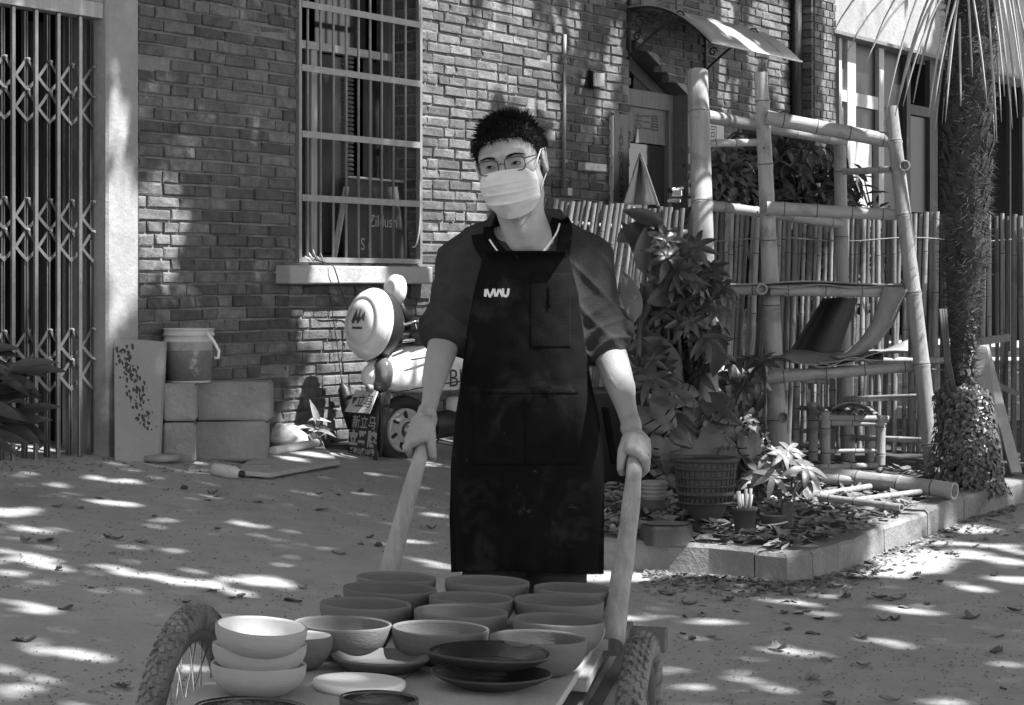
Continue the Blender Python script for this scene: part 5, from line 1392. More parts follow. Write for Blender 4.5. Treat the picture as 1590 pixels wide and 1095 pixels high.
for k, (x0, x1, y, yy, lb) in enumerate(((1215, 1372, 556, 7, 'broad flat sheath lying on the fourth rung'), (1268, 1410, 552, 9, 'pale curled sheath end lying right on the fourth rung'), (1262, 1355, 564, 3, 'bright thin strip of bamboo along the fourth rung'))):
    q = MB(); q.grid(lambda u, v: P(x0 + (x1 - x0) * u, y + yy * 1.3 * math.sin(u * 3 + k) - 13 * v + 5 * math.sin(u * 7 + v * 3) + 3 * math.sin(v * 9), YF - .09 + .35 * v), 20, 6)
    tag(q.build('palm_sheath' if k < 2 else 'bamboo_strip', M['bark'] if k < 2 else M['bam'], solid=.005), lb, 'dried sheath' if k < 2 else 'bamboo strip')
# bamboo stool / chair below
stl = thing('bamboo_stool', 'low bamboo stool with a slatted seat standing inside the frame', 'stool', tuple(P(1325, 720, 12.0)))
YS = 11.9
for (x, Y, yt) in ((1283, YS, 640), (1368, YS, 645), (1262, YS + .35, 625), (1350, YS + .35, 630)):
    b_ = BED(x, 722); bamboo(P(x, 722, Y), P(x, yt, Y), .026, 2, 'leg', stl, x)
bamboo(P(1272, 648, YS), P(1380, 650, YS), .018, 3, 'seat_rail', stl, 3); bamboo(P(1276, 658, YS), P(1376, 660, YS), .014, 3, 'seat_rail', stl, 4)
bamboo(P(1280, 700, YS), P(1372, 700, YS), .012, 3, 'stretcher', stl, 5)
for k in range(6): bamboo(P(1272 + 18 * k, 645, YS), P(1256 + 18 * k, 632, YS + .35), .016, 2, 'seat_slat', stl, 9 + k)
ch = thing('bamboo_chair', 'small dark bamboo chair behind the stool with vertical back slats', 'chair', tuple(P(1245, 715, 12.3)))
for x in (1236, 1290): bamboo(P(x, 716, 12.3), P(x + 2, 588, 12.3), .018, 4, 'leg', ch, x)
for y in (592, 632, 668, 690): bamboo(P(1232, y, 12.3), P(1296, y + 3, 12.3), .013, 3, 'rail', ch, y)
for x in range(1244, 1288, 9): bamboo(P(x, 665, 12.3), P(x, 596, 12.3), .006, 2, 'back_slat', ch, x)
q = MB(); q.grid(lambda u, v: P(1290 + 62 * u, 634 - 10 * math.sin(u * 3.1) + 6 * v, YS - .05 + .2 * v), 14, 5); tag(q.build('palm_sheath', M['bark'], solid=.005), 'dried sheath folded on the stool seat', 'dried sheath')
# logs on the ground
def log(p0, p1, r, label, seed, name='bamboo_log', m='bam', nodes=4, cat='bamboo pole'):
    o = bamboo(p0, p1, r, nodes, name, None, seed, m=m); return tag(o, label, cat)
log(BED(1246, 735, .035), BED(1482, 762, .04), .042, 'thick bamboo pole lying at the foot of the frame', 61)
log(BED(1255, 742, .03), BED(1390, 752, .03), .026, 'thinner bamboo pole lying in front of the thick one', 62)
log(BED(1240, 728, .02), BED(1362, 724, .03), .016, 'slim bamboo cane lying under the stool', 63)
for k, (a, b, r, lb) in enumerate((((1262, 772), (1400, 790), .018, 'grey stick lying among the sunlit leaves, nearest the kerb'), ((1270, 768), (1350, 756), .015, 'short stick lying behind the grey stick'), ((1330, 778), (1430, 764), .014, 'crooked twig lying across the sunlit leaves'), ((1095, 668), (1200, 664), .016, 'dark stick leaning level behind the potted leaves'))):
    log(BED(*a, .02), BED(*b, .03), r, lb, 70 + k, 'stick', 'bark', 3, 'stick')

# ---- planks leaning by the palm
q = MB(); q.beam(P(1548, 735, 11.75), P(1520, 540, 12.3), .085, .02); tag(q.build('plank', M['newwood']), 'pale plank leaning on the fence right of the palm, nearest the trunk', 'plank')
q = MB(); q.beam(P(1578, 735, 11.8), P(1526, 535, 12.35), .06, .02); tag(q.build('plank', M['wood_w']), 'second pale plank leaning on the fence, crossing behind the first', 'plank')
q = MB(); q.beam(P(1515, 531, 12.0), P(1566, 524, 12.1), .04, .04); q.beam(P(1546, 597, 12.2), P(1580, 612, 12.2), .035, .03); tag(q.build('wood_brace', M['wood_m']), 'short wooden brace nailed across behind the leaning planks', 'brace')

# ============================================================ foliage helpers
def leaf_mesh(L, w_, m, n=5, fold=.25, droop=.25, name='leaf', wavy=0.0):
    q = MB(); vs = []
    for i in range(n + 1):
        t = i / n; hw = w_ / 2 * math.sin(math.pi * min(1, t ** .8 * .97 + .02)) ** .8 if 0 < i < n else w_ * .03
        z = -droop * L * t * t
        for s in (-1, 0, 1): vs.append((s * hw, L * t, z + abs(s) * hw * fold + wavy * hw * math.sin(t * 20 + s)))
    fs = []
    for i in range(n):
        for k in range(2): fs.append((i * 3 + k, i * 3 + k + 1, (i + 1) * 3 + k + 1, (i + 1) * 3 + k))
    q.add(vs, fs, True); me = q.mesh(name); me.materials.append(M[m]); return me
def palmate_mesh(L, w_, m, nl=7, name='leaf'):
    """compound umbrella leaf: leaflets radiating from one point"""
    q = MB(); r_ = random.Random(nl + int(L * 999))
    for k in range(nl):
        a = 2 * math.pi * k / nl + r_.uniform(-.15, .15); l = L * r_.uniform(.8, 1.1); up = r_.uniform(.0, .25); vs = []
        Mz = Matrix.Rotation(a, 3, 'Z') @ Matrix.Rotation(up, 3, 'X'); n = 5
        for i in range(n + 1):
            t = i / n; hw = w_ / 2 * math.sin(math.pi * min(.97, .08 + .9 * t)) ** .7
            for s in (-1, 0, 1): vs.append(Mz @ Vector((s * hw, .02 * L + l * t, -.45 * l * t * t + abs(s) * hw * .35)))
        q.add(vs, [(i * 3 + k2, i * 3 + k2 + 1, (i + 1) * 3 + k2 + 1, (i + 1) * 3 + k2) for i in range(n) for k2 in range(2)], True)
    me = q.mesh(name); me.materials.append(M[m]); return me
def monstera_mesh(L, m='leaf', cuts=True, seed=0):
    r_ = random.Random(seed); q = MB(); n = 30; vs = []; rows = []
    for i in range(n + 1):
        t = i / n
        hw = L * .44 * (math.sin(math.pi * (t ** .66)) ** .75) * (1 - .35 * t ** 3) if 0 < i < n else 0.004
        if i == 0: hw = L * .25
        yb = -.16 * L * (1 - t) ** 6
        for j, s in enumerate((-1, -.66, -.33, 0, .33, .66, 1)):
            y = L * t + (yb * abs(s) * 1.6 if t < .35 else 0) - (.10 * L * (s * s) * (1 - t))
            z = -.30 * L * t * t + .16 * L * abs(s) - .14 * L * s * s + (.004) * L * math.sin(t * 38 - abs(s) * 5) * abs(s)
            vs.append((s * hw, y, z))
    fs = []
    for i in range(n):
        for j in range(6):
            sl = (i + (0 if j < 3 else 3)) % 6
            if cuts and .22 < i / n < .85 and sl == 0 and j in (0, 1, 4, 5): continue
            fs.append((i * 7 + j, i * 7 + j + 1, (i + 1) * 7 + j + 1, (i + 1) * 7 + j))
    q.add(vs, fs, True); me = q.mesh('leaf'); me.materials.append(M[m]); return me
def leaf_at(me, p, dirv, nup=(0, -.4, 1), sc=1.0, par=None, name='leaf'):
    """leaf whose midrib follows dirv and whose upper face looks towards nup"""
    y = Vector(dirv).normalized(); z = Vector(nup); z = (z - y * z.dot(y)).normalized(); x = y.cross(z)
    o = bpy.data.objects.new(name, me); link(o, par); o.location = p; o.rotation_euler = Matrix((x, y, z)).transposed().to_euler(); o.scale = (sc,) * 3; return o
def V_(px, py, Y): return P(px, py, Y)
# ---- umbrella plant in the middle
up_ = thing('umbrella_plant', 'bushy umbrella plant with fingered leaves climbing the first bamboo post', 'plant', tuple(BED(1050, 790)))
um = [palmate_mesh(.135, .045, 'leaf', 7), palmate_mesh(.115, .04, 'leafp', 6), palmate_mesh(.125, .042, 'leaf', 8)]
rp = random.Random(3)
UM = [(1033, 372), (1085, 380), (1060, 400), (1018, 362), (1058, 428), (1038, 437), (1010, 470), (1100, 430), (1120, 448), (1092, 455), (1046, 470), (1065, 470), (1030, 505), (1050, 500), (1075, 500), (1090, 530), (1100, 515), (1062, 560), (1085, 545), (1045, 585), (1008, 590), (1000, 600), (990, 580), (1070, 600), (1120, 540), (1030, 620), (1012, 560), (1088, 580), (1060, 610), (1100, 480), (1036, 400), (1075, 440), (1140, 565), (1168, 560), (1178, 590), (1155, 600), (1185, 565)]
for i, (x, y) in enumerate(UM + [(a + rp.uniform(-16, 16), b + rp.uniform(-16, 16)) for a, b in UM[:32]]):
    Y = 11.0 + rp.uniform(-.25, .25)
    leaf_at(um[i % 3], V_(x, y, Y), (rp.uniform(-1, 1), rp.uniform(-.6, .2), rp.uniform(-.3, .4)), (rp.uniform(-.4, .4), -1, .75), rp.uniform(.6, .95), up_)
for k in range(7):
    x = 1000 + k * 17; q = MB(); q.tube([V_(x + 20, 760, 11.1), V_(x + 10, 620, 11.15), V_(x, 480, 11.1), V_(x + rp.uniform(-10, 10), 390 + k * 8, 11.05)], [.014, .012, .009, .005], 6); q.build('stem', M['stem'], up_)
# dark inner foliage so the plant is dense
def mass_leaves(name, par, n, center, rad, L, w_, m='leafm', seed=0, down=.0, kind='stuff', front=1.0):
    r_ = random.Random(seed); q = MB(); c = Vector(center)
    for _ in range(n):
        d = Vector((r_.gauss(0, 1), r_.gauss(0, 1), r_.gauss(0, 1))).normalized() * (r_.random() ** .45)
        p = c + Vector((d.x * rad[0], d.y * rad[1], d.z * rad[2]))
        y = Vector((r_.uniform(-1, 1), r_.uniform(-1, 1), r_.uniform(-1, .7) - down)).normalized(); z = Vector((r_.uniform(-.6, .6), -.7 * front, 1)).normalized(); z = (z - y * z.dot(y)).normalized(); x = y.cross(z)
        l = L * r_.uniform(.6, 1.2); ww = w_ * r_.uniform(.7, 1.1)
        vs = [p, p + y * l * .35 + x * ww / 2 + z * ww * .12, p + y * l * .35 - x * ww / 2 + z * ww * .12, p + y * l * .75 + x * ww * .35 - z * l * .05, p + y * l * .75 - x * ww * .35 - z * l * .05, p + y * l - z * l * .15, p + y * l * .4]
        q.add(vs, [(0, 1, 6), (0, 6, 2), (1, 3, 6), (2, 6, 4), (3, 5, 6), (4, 6, 5)], False)
    o = q.build(name, M[m], par)
    if kind: tag(o, kind=kind)
    return o
mass_leaves('foliage', up_, 900, V_(1052, 560, 11.35), (.24, .18, .55), .11, .045, seed=4)
# ---- rubber plant with broad upright leaves at the man's elbow
rbp = thing('rubber_plant', 'rubber plant with broad dark upright leaves beside the man\'s rolled sleeve', 'plant', tuple(BED(1000, 800)))
bl = leaf_mesh(.30, .125, 'leaf', 8, .35, .18); bl2 = leaf_mesh(.26, .12, 'leafp', 8, .35, .12)
for (x, y, dx, dz, nx, l, mm_) in ((985, 500, -.18, 1, .5, 1.0, bl2), (990, 505, .25, 1, -.6, .9, bl2), (985, 520, -.75, .6, .2, 1.05, bl), (1005, 470, .9, .35, .1, .95, bl), (1010, 440, .45, 1, -.3, .8, bl), (1000, 425, -.05, 1, -.6, .75, bl), (1008, 424, -.45, 1.1, .7, .95, bl), (1030, 350, -.9, .4, .1, .7, bl), (975, 545, .9, .2, 0, .8, bl), (1055, 590, -.6, .9, .2, 1.1, bl), (965, 600, .7, -.4, 0, .8, bl), (1010, 600, -.2, -.9, 0, .8, bl), (1120, 520, -.2, -1, 0, .7, bl), (940, 690, .6, .3, 0, .9, bl), (958, 375, .8, .5, 0, .7, bl), (990, 560, .9, -.3, 0, .8, bl), (1035, 640, -.9, .3, 0, .8, bl)):
    leaf_at(mm_, V_(x, y, 10.9 + .012 * (x % 20)), (dx, -.1, dz), (nx, -1, .35), l, rbp)
q = MB(); q.tube([V_(1000, 790, 11.1), V_(990, 600, 11.05), V_(996, 440, 11.0)], [.02, .016, .008], 7); q.build('stem', M['stem'], rbp)
# ---- monstera
mo = thing('monstera', 'monstera with big slit leaves spilling over the woven basket', 'plant', tuple(BED(1095, 770)))
mm_ = [monstera_mesh(.30, 'leaf', True, 1), monstera_mesh(.26, 'leafp', True, 2), monstera_mesh(.22, 'leaf', False, 3)]
for k, (x, y, dx, dz, nx, ny, l) in enumerate(((1008, 632, .8, -.75, -.2, 1, 1.0), (1020, 618, .9, -.1, .1, 1, .8), (1045, 655, .95, -.35, .0, 1, .95), (1108, 645, .8, -.7, -.1, 1, .95), (1078, 618, -.4, .2, .1, 1, .85), (1048, 668, .8, -.7, .0, 1, .8), (1084, 680, .35, -1, -.1, .9, 1.45), (1020, 705, .6, -.9, .1, 1, 1.1), (1090, 722, .0, -1, .0, .9, 1.0), (1080, 630, .2, -.9, .0, .8, .8), (1000, 690, -.2, -.8, 0, 1, .7), (1010, 655, -.5, -.9, 0, 1, .6), (1160, 680, .4, -1, .3, .8, .8), (1060, 640, .5, -.8, .2, 1, 1.0), (1095, 665, -.6, -.7, .1, 1, .9), (1030, 680, .1, -1, .0, 1, .9), (1120, 690, .6, -.8, .0, 1, .8), (1065, 705, -.5, -.9, .1, 1, .9), (1105, 625, .5, -.3, .0, 1, .9), (990, 650, -.2, -1, .2, 1, .9), (1130, 700, .2, -1, .2, 1, .8), (1050, 690, .4, -.9, -.2, 1, 1.0))):
    leaf_at(mm_[k % 3], V_(x, y, 10.6 + .04 * (k % 5)), (dx, -.25, dz), (nx, -ny, .62), l * .66, mo)
for k, (x, y) in enumerate(((1008, 632), (1045, 655), (1108, 645), (1084, 680), (1020, 705), (1090, 722), (1078, 618))):
    q = MB(); q.tube([V_(1075, 755, 10.75), V_((1075 + x) / 2, (700 + y) / 2, 10.8), V_(x, y, 10.62)], [.008, .006, .004], 6); q.build('petiole', M['stem'], mo)
mass_leaves('foliage', mo, 260, V_(1075, 700, 11.05), (.30, .12, .16), .10, .06, seed=6)
# trailing ground plant and ivy bits beside
gp = thing('trailing_plant', 'small-leaved trailing plant tumbling between basket and second bamboo post', 'plant', tuple(BED(1150, 740)))
mass_leaves('foliage', gp, 420, V_(1138, 690, 11.3), (.20, .14, .16), .05, .045, seed=7)
gp2 = thing('climber', 'drooping pointed-leaved climber hanging on the second bamboo post', 'plant', tuple(BED(1180, 720)))
lf = leaf_mesh(.12, .06, 'leafp', 5, .3, .35)
for k in range(26):
    leaf_at(lf, V_(rp.uniform(1140, 1200), rp.uniform(570, 690), 11.5 + rp.uniform(-.1, .1)), (rp.uniform(-.5, .5), -.2, -1), (rp.uniform(-.4, .4), -1, .3), rp.uniform(.7, 1.3), gp2)
q = MB(); q.tube([V_(1185, 720, 11.6), V_(1160, 640, 11.6), V_(1190, 570, 11.6)], .006, 5); q.build('stem', M['stem'], gp2)
# ---- pale lit shrub in the small pots
sp_ = thing('potted_shrub', 'pale sunlit young shrub with whorled leaves rising from the low bowl pot', 'plant', tuple(BED(1212, 812)))
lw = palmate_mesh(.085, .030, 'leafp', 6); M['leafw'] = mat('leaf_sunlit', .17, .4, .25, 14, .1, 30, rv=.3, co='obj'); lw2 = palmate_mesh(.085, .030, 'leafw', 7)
for (x, y) in ((1214, 708), (1232, 716), (1195, 726), (1218, 730), (1240, 735), (1180, 732), (1172, 748), (1205, 752), (1228, 760), (1252, 745), (1190, 765), (1245, 765), (1262, 758), (1215, 775), (1236, 790), (1178, 755), (1200, 740), (1255, 775), (1242, 800), (1186, 780), (1160, 745), (1208, 716), (1225, 700), (1250, 728)):
    leaf_at(lw2 if rp.random() < .65 else lw, V_(x, y, 10.45 + rp.uniform(-.15, .15)), (rp.uniform(-1, 1), rp.uniform(-.5, .3), rp.uniform(-.2, .5)), (rp.uniform(-.3, .5), -.8, .9), rp.uniform(.8, 1.3), sp_)
for k in range(5):
    q = MB(); q.tube([V_(1212, 815, 10.5), V_(1212 + (k - 2) * 10, 760, 10.5), V_(1214 + (k - 2) * 17, 715 + 8 * abs(k - 2), 10.45)], [.008, .006, .003], 6); q.build('stem', M['stem'], sp_)
# ---- bushes behind the fence and at door
bs = thing('bush', 'leafy dark bush rising behind the bamboo fence against the brick wall', 'bush', tuple(P(1220, 500, 14.2)))
mass_leaves('foliage', bs, 2400, V_(1205, 330, 14.2), (.58, .40, .62), .15, .045, seed=8, down=.5)
for k in range(5):
    q = MB(); q.tube([P(1180 + 15 * k, 700, 14.3), P(1160 + 25 * k, 420, 14.3), P(1130 + 38 * k, 240, 14.2)], [.02, .015, .006], 6); q.build('branch', M['stem'], bs)
bs2 = thing('bush', 'sparse bright-leaved bush behind the bamboo frame by the glazed doors', 'bush', tuple(P(1370, 600, 14.6)))
mass_leaves('foliage', bs2, 260, V_(1365, 400, 14.6), (.30, .25, .42), .10, .04, m='leafm', seed=9)
q = MB(); q.tube([P(1360, 700, 14.6), P(1370, 400, 14.6), P(1340, 270, 14.6)], [.015, .01, .004], 6); q.build('branch', M['stem'], bs2)
bs3 = thing('bush', 'small bush with pale leaves just behind the first bamboo post at the poster', 'bush', tuple(P(1120, 600, 13.6)))
mass_leaves('foliage', bs3, 330, V_(1128, 275, 13.7), (.17, .15, .22), .11, .05, m='leafp', seed=10)
q = MB(); q.tube([P(1125, 700, 13.7), P(1128, 400, 13.7), P(1130, 230, 13.7)], [.02, .012, .005], 6); q.build('branch', M['stem'], bs3)
# ---- plant poking in at the left edge
lp = thing('leafy_shrub', 'dark leafy shrub reaching in at the left edge before the gate', 'plant', (P(-60, 700, 9.2).x, 9.2, gz(-2.2, 9.2)))
ll = leaf_mesh(.17, .06, 'leaf', 6, .3, .2)
for k in range(46):
    x = rp.uniform(-70, 38); y = rp.uniform(545, 690) if x < 10 else rp.choice([rp.uniform(570, 600), rp.uniform(645, 680)])
    leaf_at(ll, V_(x - 16, y, 9.2 + rp.uniform(-.15, .15)), (1, rp.uniform(-.4, .2), rp.uniform(-.5, .4)), (rp.uniform(-.3, .3), -.7, 1), rp.uniform(.8, 1.4), lp)
for k in range(3):
    q = MB(); q.tube([P(-60, 745, 9.2), P(-40 + 10 * k, 640, 9.2), P(-5 + 14 * k, 560 + 30 * k, 9.2)], [.014, .01, .004], 6); q.build('stem', M['stem'], lp)

# ============================================================ pots
def pot(name, px, py, hpx, wpx, label, m, prof, Y=None, cat='pot', sx=1, sy=1, rim=None):
    g = BED(px, py); d = g.y if Y is None else Y; base = P(px, py, d); r = wpx / F * d / 2; h = hpx / F * d
    t = thing(name, label, cat, tuple(base)); q = MB(); q.lathe([(a * r, b * h) for a, b in prof], base, None, 30, None, sx, sy); q.build('body', M[m], t); return t, base, r, h
PR = [(.001, 0), (.70, 0), (.74, .05), (.92, .86), (1.0, .88), (1.02, .98), (.96, 1.0), (.90, .96), (.86, .85), (.001, .84)]
t, b, r, h = pot('plant_pot', 1015, 797, 50, 44, 'pale ringed pot standing in a dark one behind the cart handle', 'potl', PR)
for k in range(3):
    q = MB(); q.lathe([(r * .97 * (.92 + .03 * k), h * (.52 + .13 * k)), (r * 1.03 * (.92 + .03 * k), h * (.55 + .13 * k)), (r * .97 * (.92 + .03 * k), h * (.58 + .13 * k))], b, None, 30); q.build('ring', M['potl'], t)
q = MB(); q.lathe([(.001, -.002), (r * .95, -.002), (r * 1.06, h * .45), (r * 1.0, h * .45)], b - Vector((0, 0, .0)), None, 24); q.build('outer_pot', M['pot'], t)
# woven basket on a dark basin
t, b, r, h = pot('basin', 1096, 808, 46, 88, 'broad dark basin carrying the woven basket', 'pot', [(.001, 0), (.52, 0), (.55, .04), (.80, .6), (1.0, .95), (1.0, 1.0), (.95, .98), (.7, .4), (.001, .3)], cat='basin')
Yb = b.y; bk = thing('woven_basket', 'openwork woven basket of dark strips standing in the basin', 'basket', tuple(b + Vector((0, 0, h))))
r = 94 / F * Yb / 2; hh = 66 / F * Yb; cb = b + Vector((0, 0, h * .62))
def rb_(z): return r * (.86 + .14 * z)
for k in range(30):
    a = 2 * math.pi * k / 30; q = MB(); q.tube([cb + Vector((rb_(z) * math.cos(a), rb_(z) * math.sin(a), z * hh)) for z in (0, .5, 1)], .0055, 5); q.build('stake', M['wood_d'], bk)
for j in range(6):
    z = j / 5; q = MB(); q.tube([cb + Vector(((rb_(z) + .003) * math.cos(a), (rb_(z) + .003) * math.sin(a), z * hh)) for a in [2 * math.pi * k / 36 for k in range(37)]], .0065 if j < 5 else .011, 5, False); q.build('hoop', M['wood_d'], bk)
q = MB(); q.lathe([(.001, hh * .86), (r * .86, hh * .86), (r * .84, .0), (.001, 0)], cb, None, 24); q.build('soil', M['wood_m'], bk)
t, b, r, h = pot('plant_pot', 1156, 828, 40, 40, 'small dark tapered pot holding cut cane stubs', 'pot', PR)
for k in range(7):
    q = MB(); a = k * 2.4; q.tube([b + Vector((r * .35 * math.cos(a), r * .35 * math.sin(a), h * .8)), b + Vector((r * .55 * math.cos(a), r * .55 * math.sin(a), h * (1.5 + .12 * (k % 3))))], .007, 6); q.build('cane_stub', M['bam'], t)
t, b, r, h = pot('bowl_pot', 1204, 822, 24, 48, 'low round dark bowl pot with a pale trim band right of the cane-stub pot', 'pot', [(.001, 0), (.6, 0), (.86, .35), (1, .9), (1, 1), (.93, 1), (.9, .8), (.001, .75)])
q = MB(); q.tube([b + Vector((r * 1.0 * math.cos(a), r * 1.0 * math.sin(a), h * (.55 + .2 * math.cos(a - .6)))) for a in [2 * math.pi * k / 30 for k in range(31)]], .004, 5, False); q.build('band', M['plastic'], t)
q = MB(); g = BED(1222, 824); q.box(g + Vector((0, 0, .05)), (.05, .05, .14), None, .005); tag(q.build('brick_stub', M['brickm']), 'upright brick end right of the low bowl pot', 'brick')
# tree stump
st_ = thing('tree_stump', 'flat sawn dark stump under the pale pot at the kerb edge', 'stump', tuple(BED(1035, 838)))
q = MB(); b = BED(1035, 836); q.lathe([(.115, -.02), (.105, .04), (.102, .058), (.001, .06)], b, None, 28, lambda a, j: .05 * math.sin(a * 5) + .03 * math.sin(a * 11)); q.build('trunk', M['wood_d'], st_)
q = MB(); q.lathe([(.001, .002), (.04, .004), (.07, .0), (.094, .003)], b + Vector((0, 0, .061)), None, 28, lambda a, j: .05 * math.sin(a * 5)); q.build('cut_face', M['wood_m'], st_)
# dark bin behind the man's arm
q = MB(); b = BED(950, 812); b = P(948, 800, 10.9); q.lathe([(.001, 0), (.14, 0), (.18, .58), (.19, .60), (.19, .62), (.17, .62), (.001, .55)], b, None, 26); tag(q.build('dark_bin', M['black']), 'tall dark tub standing behind the man beside the rubber plant', 'tub')
q = MB(); q.prism([P(1103, 588, 11.5), P(1121, 606, 11.5), P(1102, 610, 11.5)], Vector((0, .004, 0))); tag(q.build('paper_flag', M['white']), 'small white paper flag on a stick between the plants and the frame', 'flag')
q = MB(); q.tube([P(1103, 588, 11.5), P(1095, 635, 11.5)], .010, 6); tag(q.build('flag_stick', M['white']), 'white stick under the small paper flag', 'stick')
for k, (x, y, lb) in enumerate(((1170, 768, 'left'), )): pass

# ============================================================ palm
pm = thing('palm_tree', 'shaggy palm with ivy round its foot and dry frond stalks hanging down', 'palm', tuple(BED(1495, 748)))
Yp = BED(1495, 748).y
cl_ = [(1492, 760), (1495, 640), (1492, 520), (1497, 400), (1502, 260), (1505, 120), (1508, 0), (1510, -120)]
ws = [46, 36, 40, 72, 76, 78, 80, 86]
q = MB(); q.tube([P(x, y, Yp) for x, y in cl_], [w_ / F * Yp / 2 * .85 for w_ in ws], 20); q.build('trunk', M['palm'], pm)
fb = MB(); rq = random.Random(77)
for _ in range(5200):
    y = rq.uniform(-60, 700); x = float(np.interp(y, [c[1] for c in cl_[::-1]], [c[0] for c in cl_[::-1]])); w_ = float(np.interp(y, [c[1] for c in cl_[::-1]], ws[::-1])) / F * Yp / 2
    a = rq.uniform(math.pi, 2 * math.pi) if rq.random() < .75 else rq.uniform(0, math.pi); c = P(x, y, Yp); d = Vector((math.cos(a), math.sin(a), 0)); s_ = w_ * .84
    tn = Vector((-d.y, d.x, 0)); L = rq.uniform(.03, .10); dirn = (tn * rq.choice((-1, 1)) * rq.uniform(.1, 1) + Vector((0, 0, rq.uniform(-.5, .9))) + d * .35).normalized()
    p0 = c + d * s_; fb.add([p0, p0 + dirn.cross(d) * .006, p0 + dirn * L + d * .006], [(0, 1, 2)])
for _ in range(150):                                     # leaf-base scales
    y = rq.uniform(-60, 430); x = float(np.interp(y, [c[1] for c in cl_[::-1]], [c[0] for c in cl_[::-1]])); w_ = float(np.interp(y, [c[1] for c in cl_[::-1]], ws[::-1])) / F * Yp / 2
    a = rq.uniform(math.pi * .95, 2.05 * math.pi); c = P(x, y, Yp); d = Vector((math.cos(a), math.sin(a), 0)); tn = Vector((-d.y, d.x, 0)); p0 = c + d * w_ * .86
    fb.add([p0 - tn * .03, p0 + tn * .03, p0 + tn * .02 + Vector((0, 0, .07)) + d * .025, p0 - tn * .018 + Vector((0, 0, .08)) + d * .025], [(0, 1, 2, 3)])
o = fb.build('fibre', M['palm'], pm); tag(o, kind='stuff')
# hanging stalks: start at the crown above the frame and fan downwards
ends = [(1372, 195, 1450, -60), (1390, 180, 1470, -60), (1395, 160, 1475, -40), (1402, 165, 1480, -30), (1418, 160, 1485, -60), (1442, 180, 1490, -50), (1450, 172, 1492, -20), (1463, 192, 1495, -60), (1470, 130, 1497, -40), (1468, 190, 1500, -80), (1315, 82, 1460, -50), (1290, 58, 1430, -60), (1340, 110, 1450, -30), (1452, 205, 1488, -20), (1492, 165, 1490, 30), (1533, 165, 1500, -60), (1545, 225, 1520, -50), (1548, 222, 1530, -30), (1572, 200, 1540, -60), (1580, 183, 1550, -50), (1590, 160, 1550, -70), (1600, 130, 1560, -80), (1527, 250, 1545, 50), (1560, 150, 1530, -80), (1600, 100, 1555, -60), (1555, 190, 1535, -60), (1510, 120, 1500, -60), (1425, 100, 1480, -70), (1595, 200, 1560, -60), (1360, 60, 1470, -70), (1575, 120, 1540, -70)]
for k, (x, y, x0, y0) in enumerate(ends):
    Ya = Yp - .12 + .25 * math.sin(k * 2.1); a = P(x0, y0, Ya); b = P(x, y, Ya - .15 * rq.random()); mid = (a + b) / 2 + Vector(((a.x - b.x) * -.12, 0, .05 + .25 * abs(a.x - b.x)))
    pts = [a * (1 - t) ** 2 + mid * 2 * t * (1 - t) + b * t * t for t in [i / 7 for i in range(8)]]
    q = MB(); q.tube(pts, [.010, .0105, .010, .0095, .009, .008, .007, .003], 6, True, .6); q.build('frond_stalk', M['frond'], pm)
# living fans higher up
fan = MB()
for k in range(26):
    a = k * 2.4; e = R(rq.uniform(-25, 50)); c = P(1508, -260, Yp); d = Vector((math.cos(a) * math.cos(e), math.sin(a) * math.cos(e), math.sin(e))); tip = c + d * rq.uniform(.5, .9)
    if d.x > .2: continue
    sd = d.cross(Vector((0, 0, 1))).normalized(); u_p = sd.cross(d)
    fan.tube([c, tip], .012, 5)
    for j in range(15):
        b_ = (j / 14 - .5) * 2.6; dd = (d * math.cos(b_) + sd * math.sin(b_)).normalized(); L = .5 * rq.uniform(.8, 1.1); pe = tip + dd * L - Vector((0, 0, .16 * L)); pm_ = tip + dd * L * .5; n_2 = dd.cross(u_p).normalized() * .02
        fan.add([tip, pm_ + n_2, pe, pm_ - n_2], [(0, 1, 2, 3)])
o = fan.build('crown', M['leafm'], pm); tag(o, kind='stuff')
# ivy round the foot
iv = thing('ivy', 'dense small-leaved ivy mounded round the foot of the palm', 'ivy', tuple(BED(1500, 755)))
r_ = random.Random(15); q = MB()
for _ in range(2600):
    y = r_.uniform(600, 765) if r_.random() < .85 else r_.uniform(450, 610); w_ = float(np.interp(y, [450, 590, 612, 650, 740, 765], [14, 18, 42, 44, 56, 66])); a = r_.uniform(math.pi * .9, math.pi * 2.1)
    x0 = float(np.interp(y, [450, 600, 640, 765], [1500, 1492, 1497, 1500])); rad = w_ / F * Yp * r_.uniform(.8, 1.05)
    p = P(x0, y, Yp) + Vector((rad * math.cos(a), rad * math.sin(a), 0)); d = Vector((math.cos(a), math.sin(a), .35)).normalized(); t = Vector((r_.uniform(-1, 1), r_.uniform(-1, 1), r_.uniform(-1, .2))); t = (t - d * t.dot(d)).normalized(); b_ = t.cross(d); s_ = r_.uniform(.014, .026)
    q.add([p, p + t * s_ * .5 + b_ * s_ * .6 + d * .006, p + t * s_ * 1.5 + d * .004, p + t * s_ * .5 - b_ * s_ * .6 + d * .006], [(0, 1, 2, 3)])
o = q.build('foliage', M['leafp'], iv); tag(o, kind='stuff')
# aerial roots beside the trunk
for k in range(3):
    q = MB(); q.tube([P(1460 + 4 * k, 480, Yp - .1), P(1468 + 3 * k, 560, Yp - .15), P(1480 + 2 * k, 610, Yp - .1)], .008, 5); q.build('aerial_root', M['stem'], pm)

# ============================================================ left clutter
def rotm(a): return Matrix.Rotation(a, 3, 'Z')
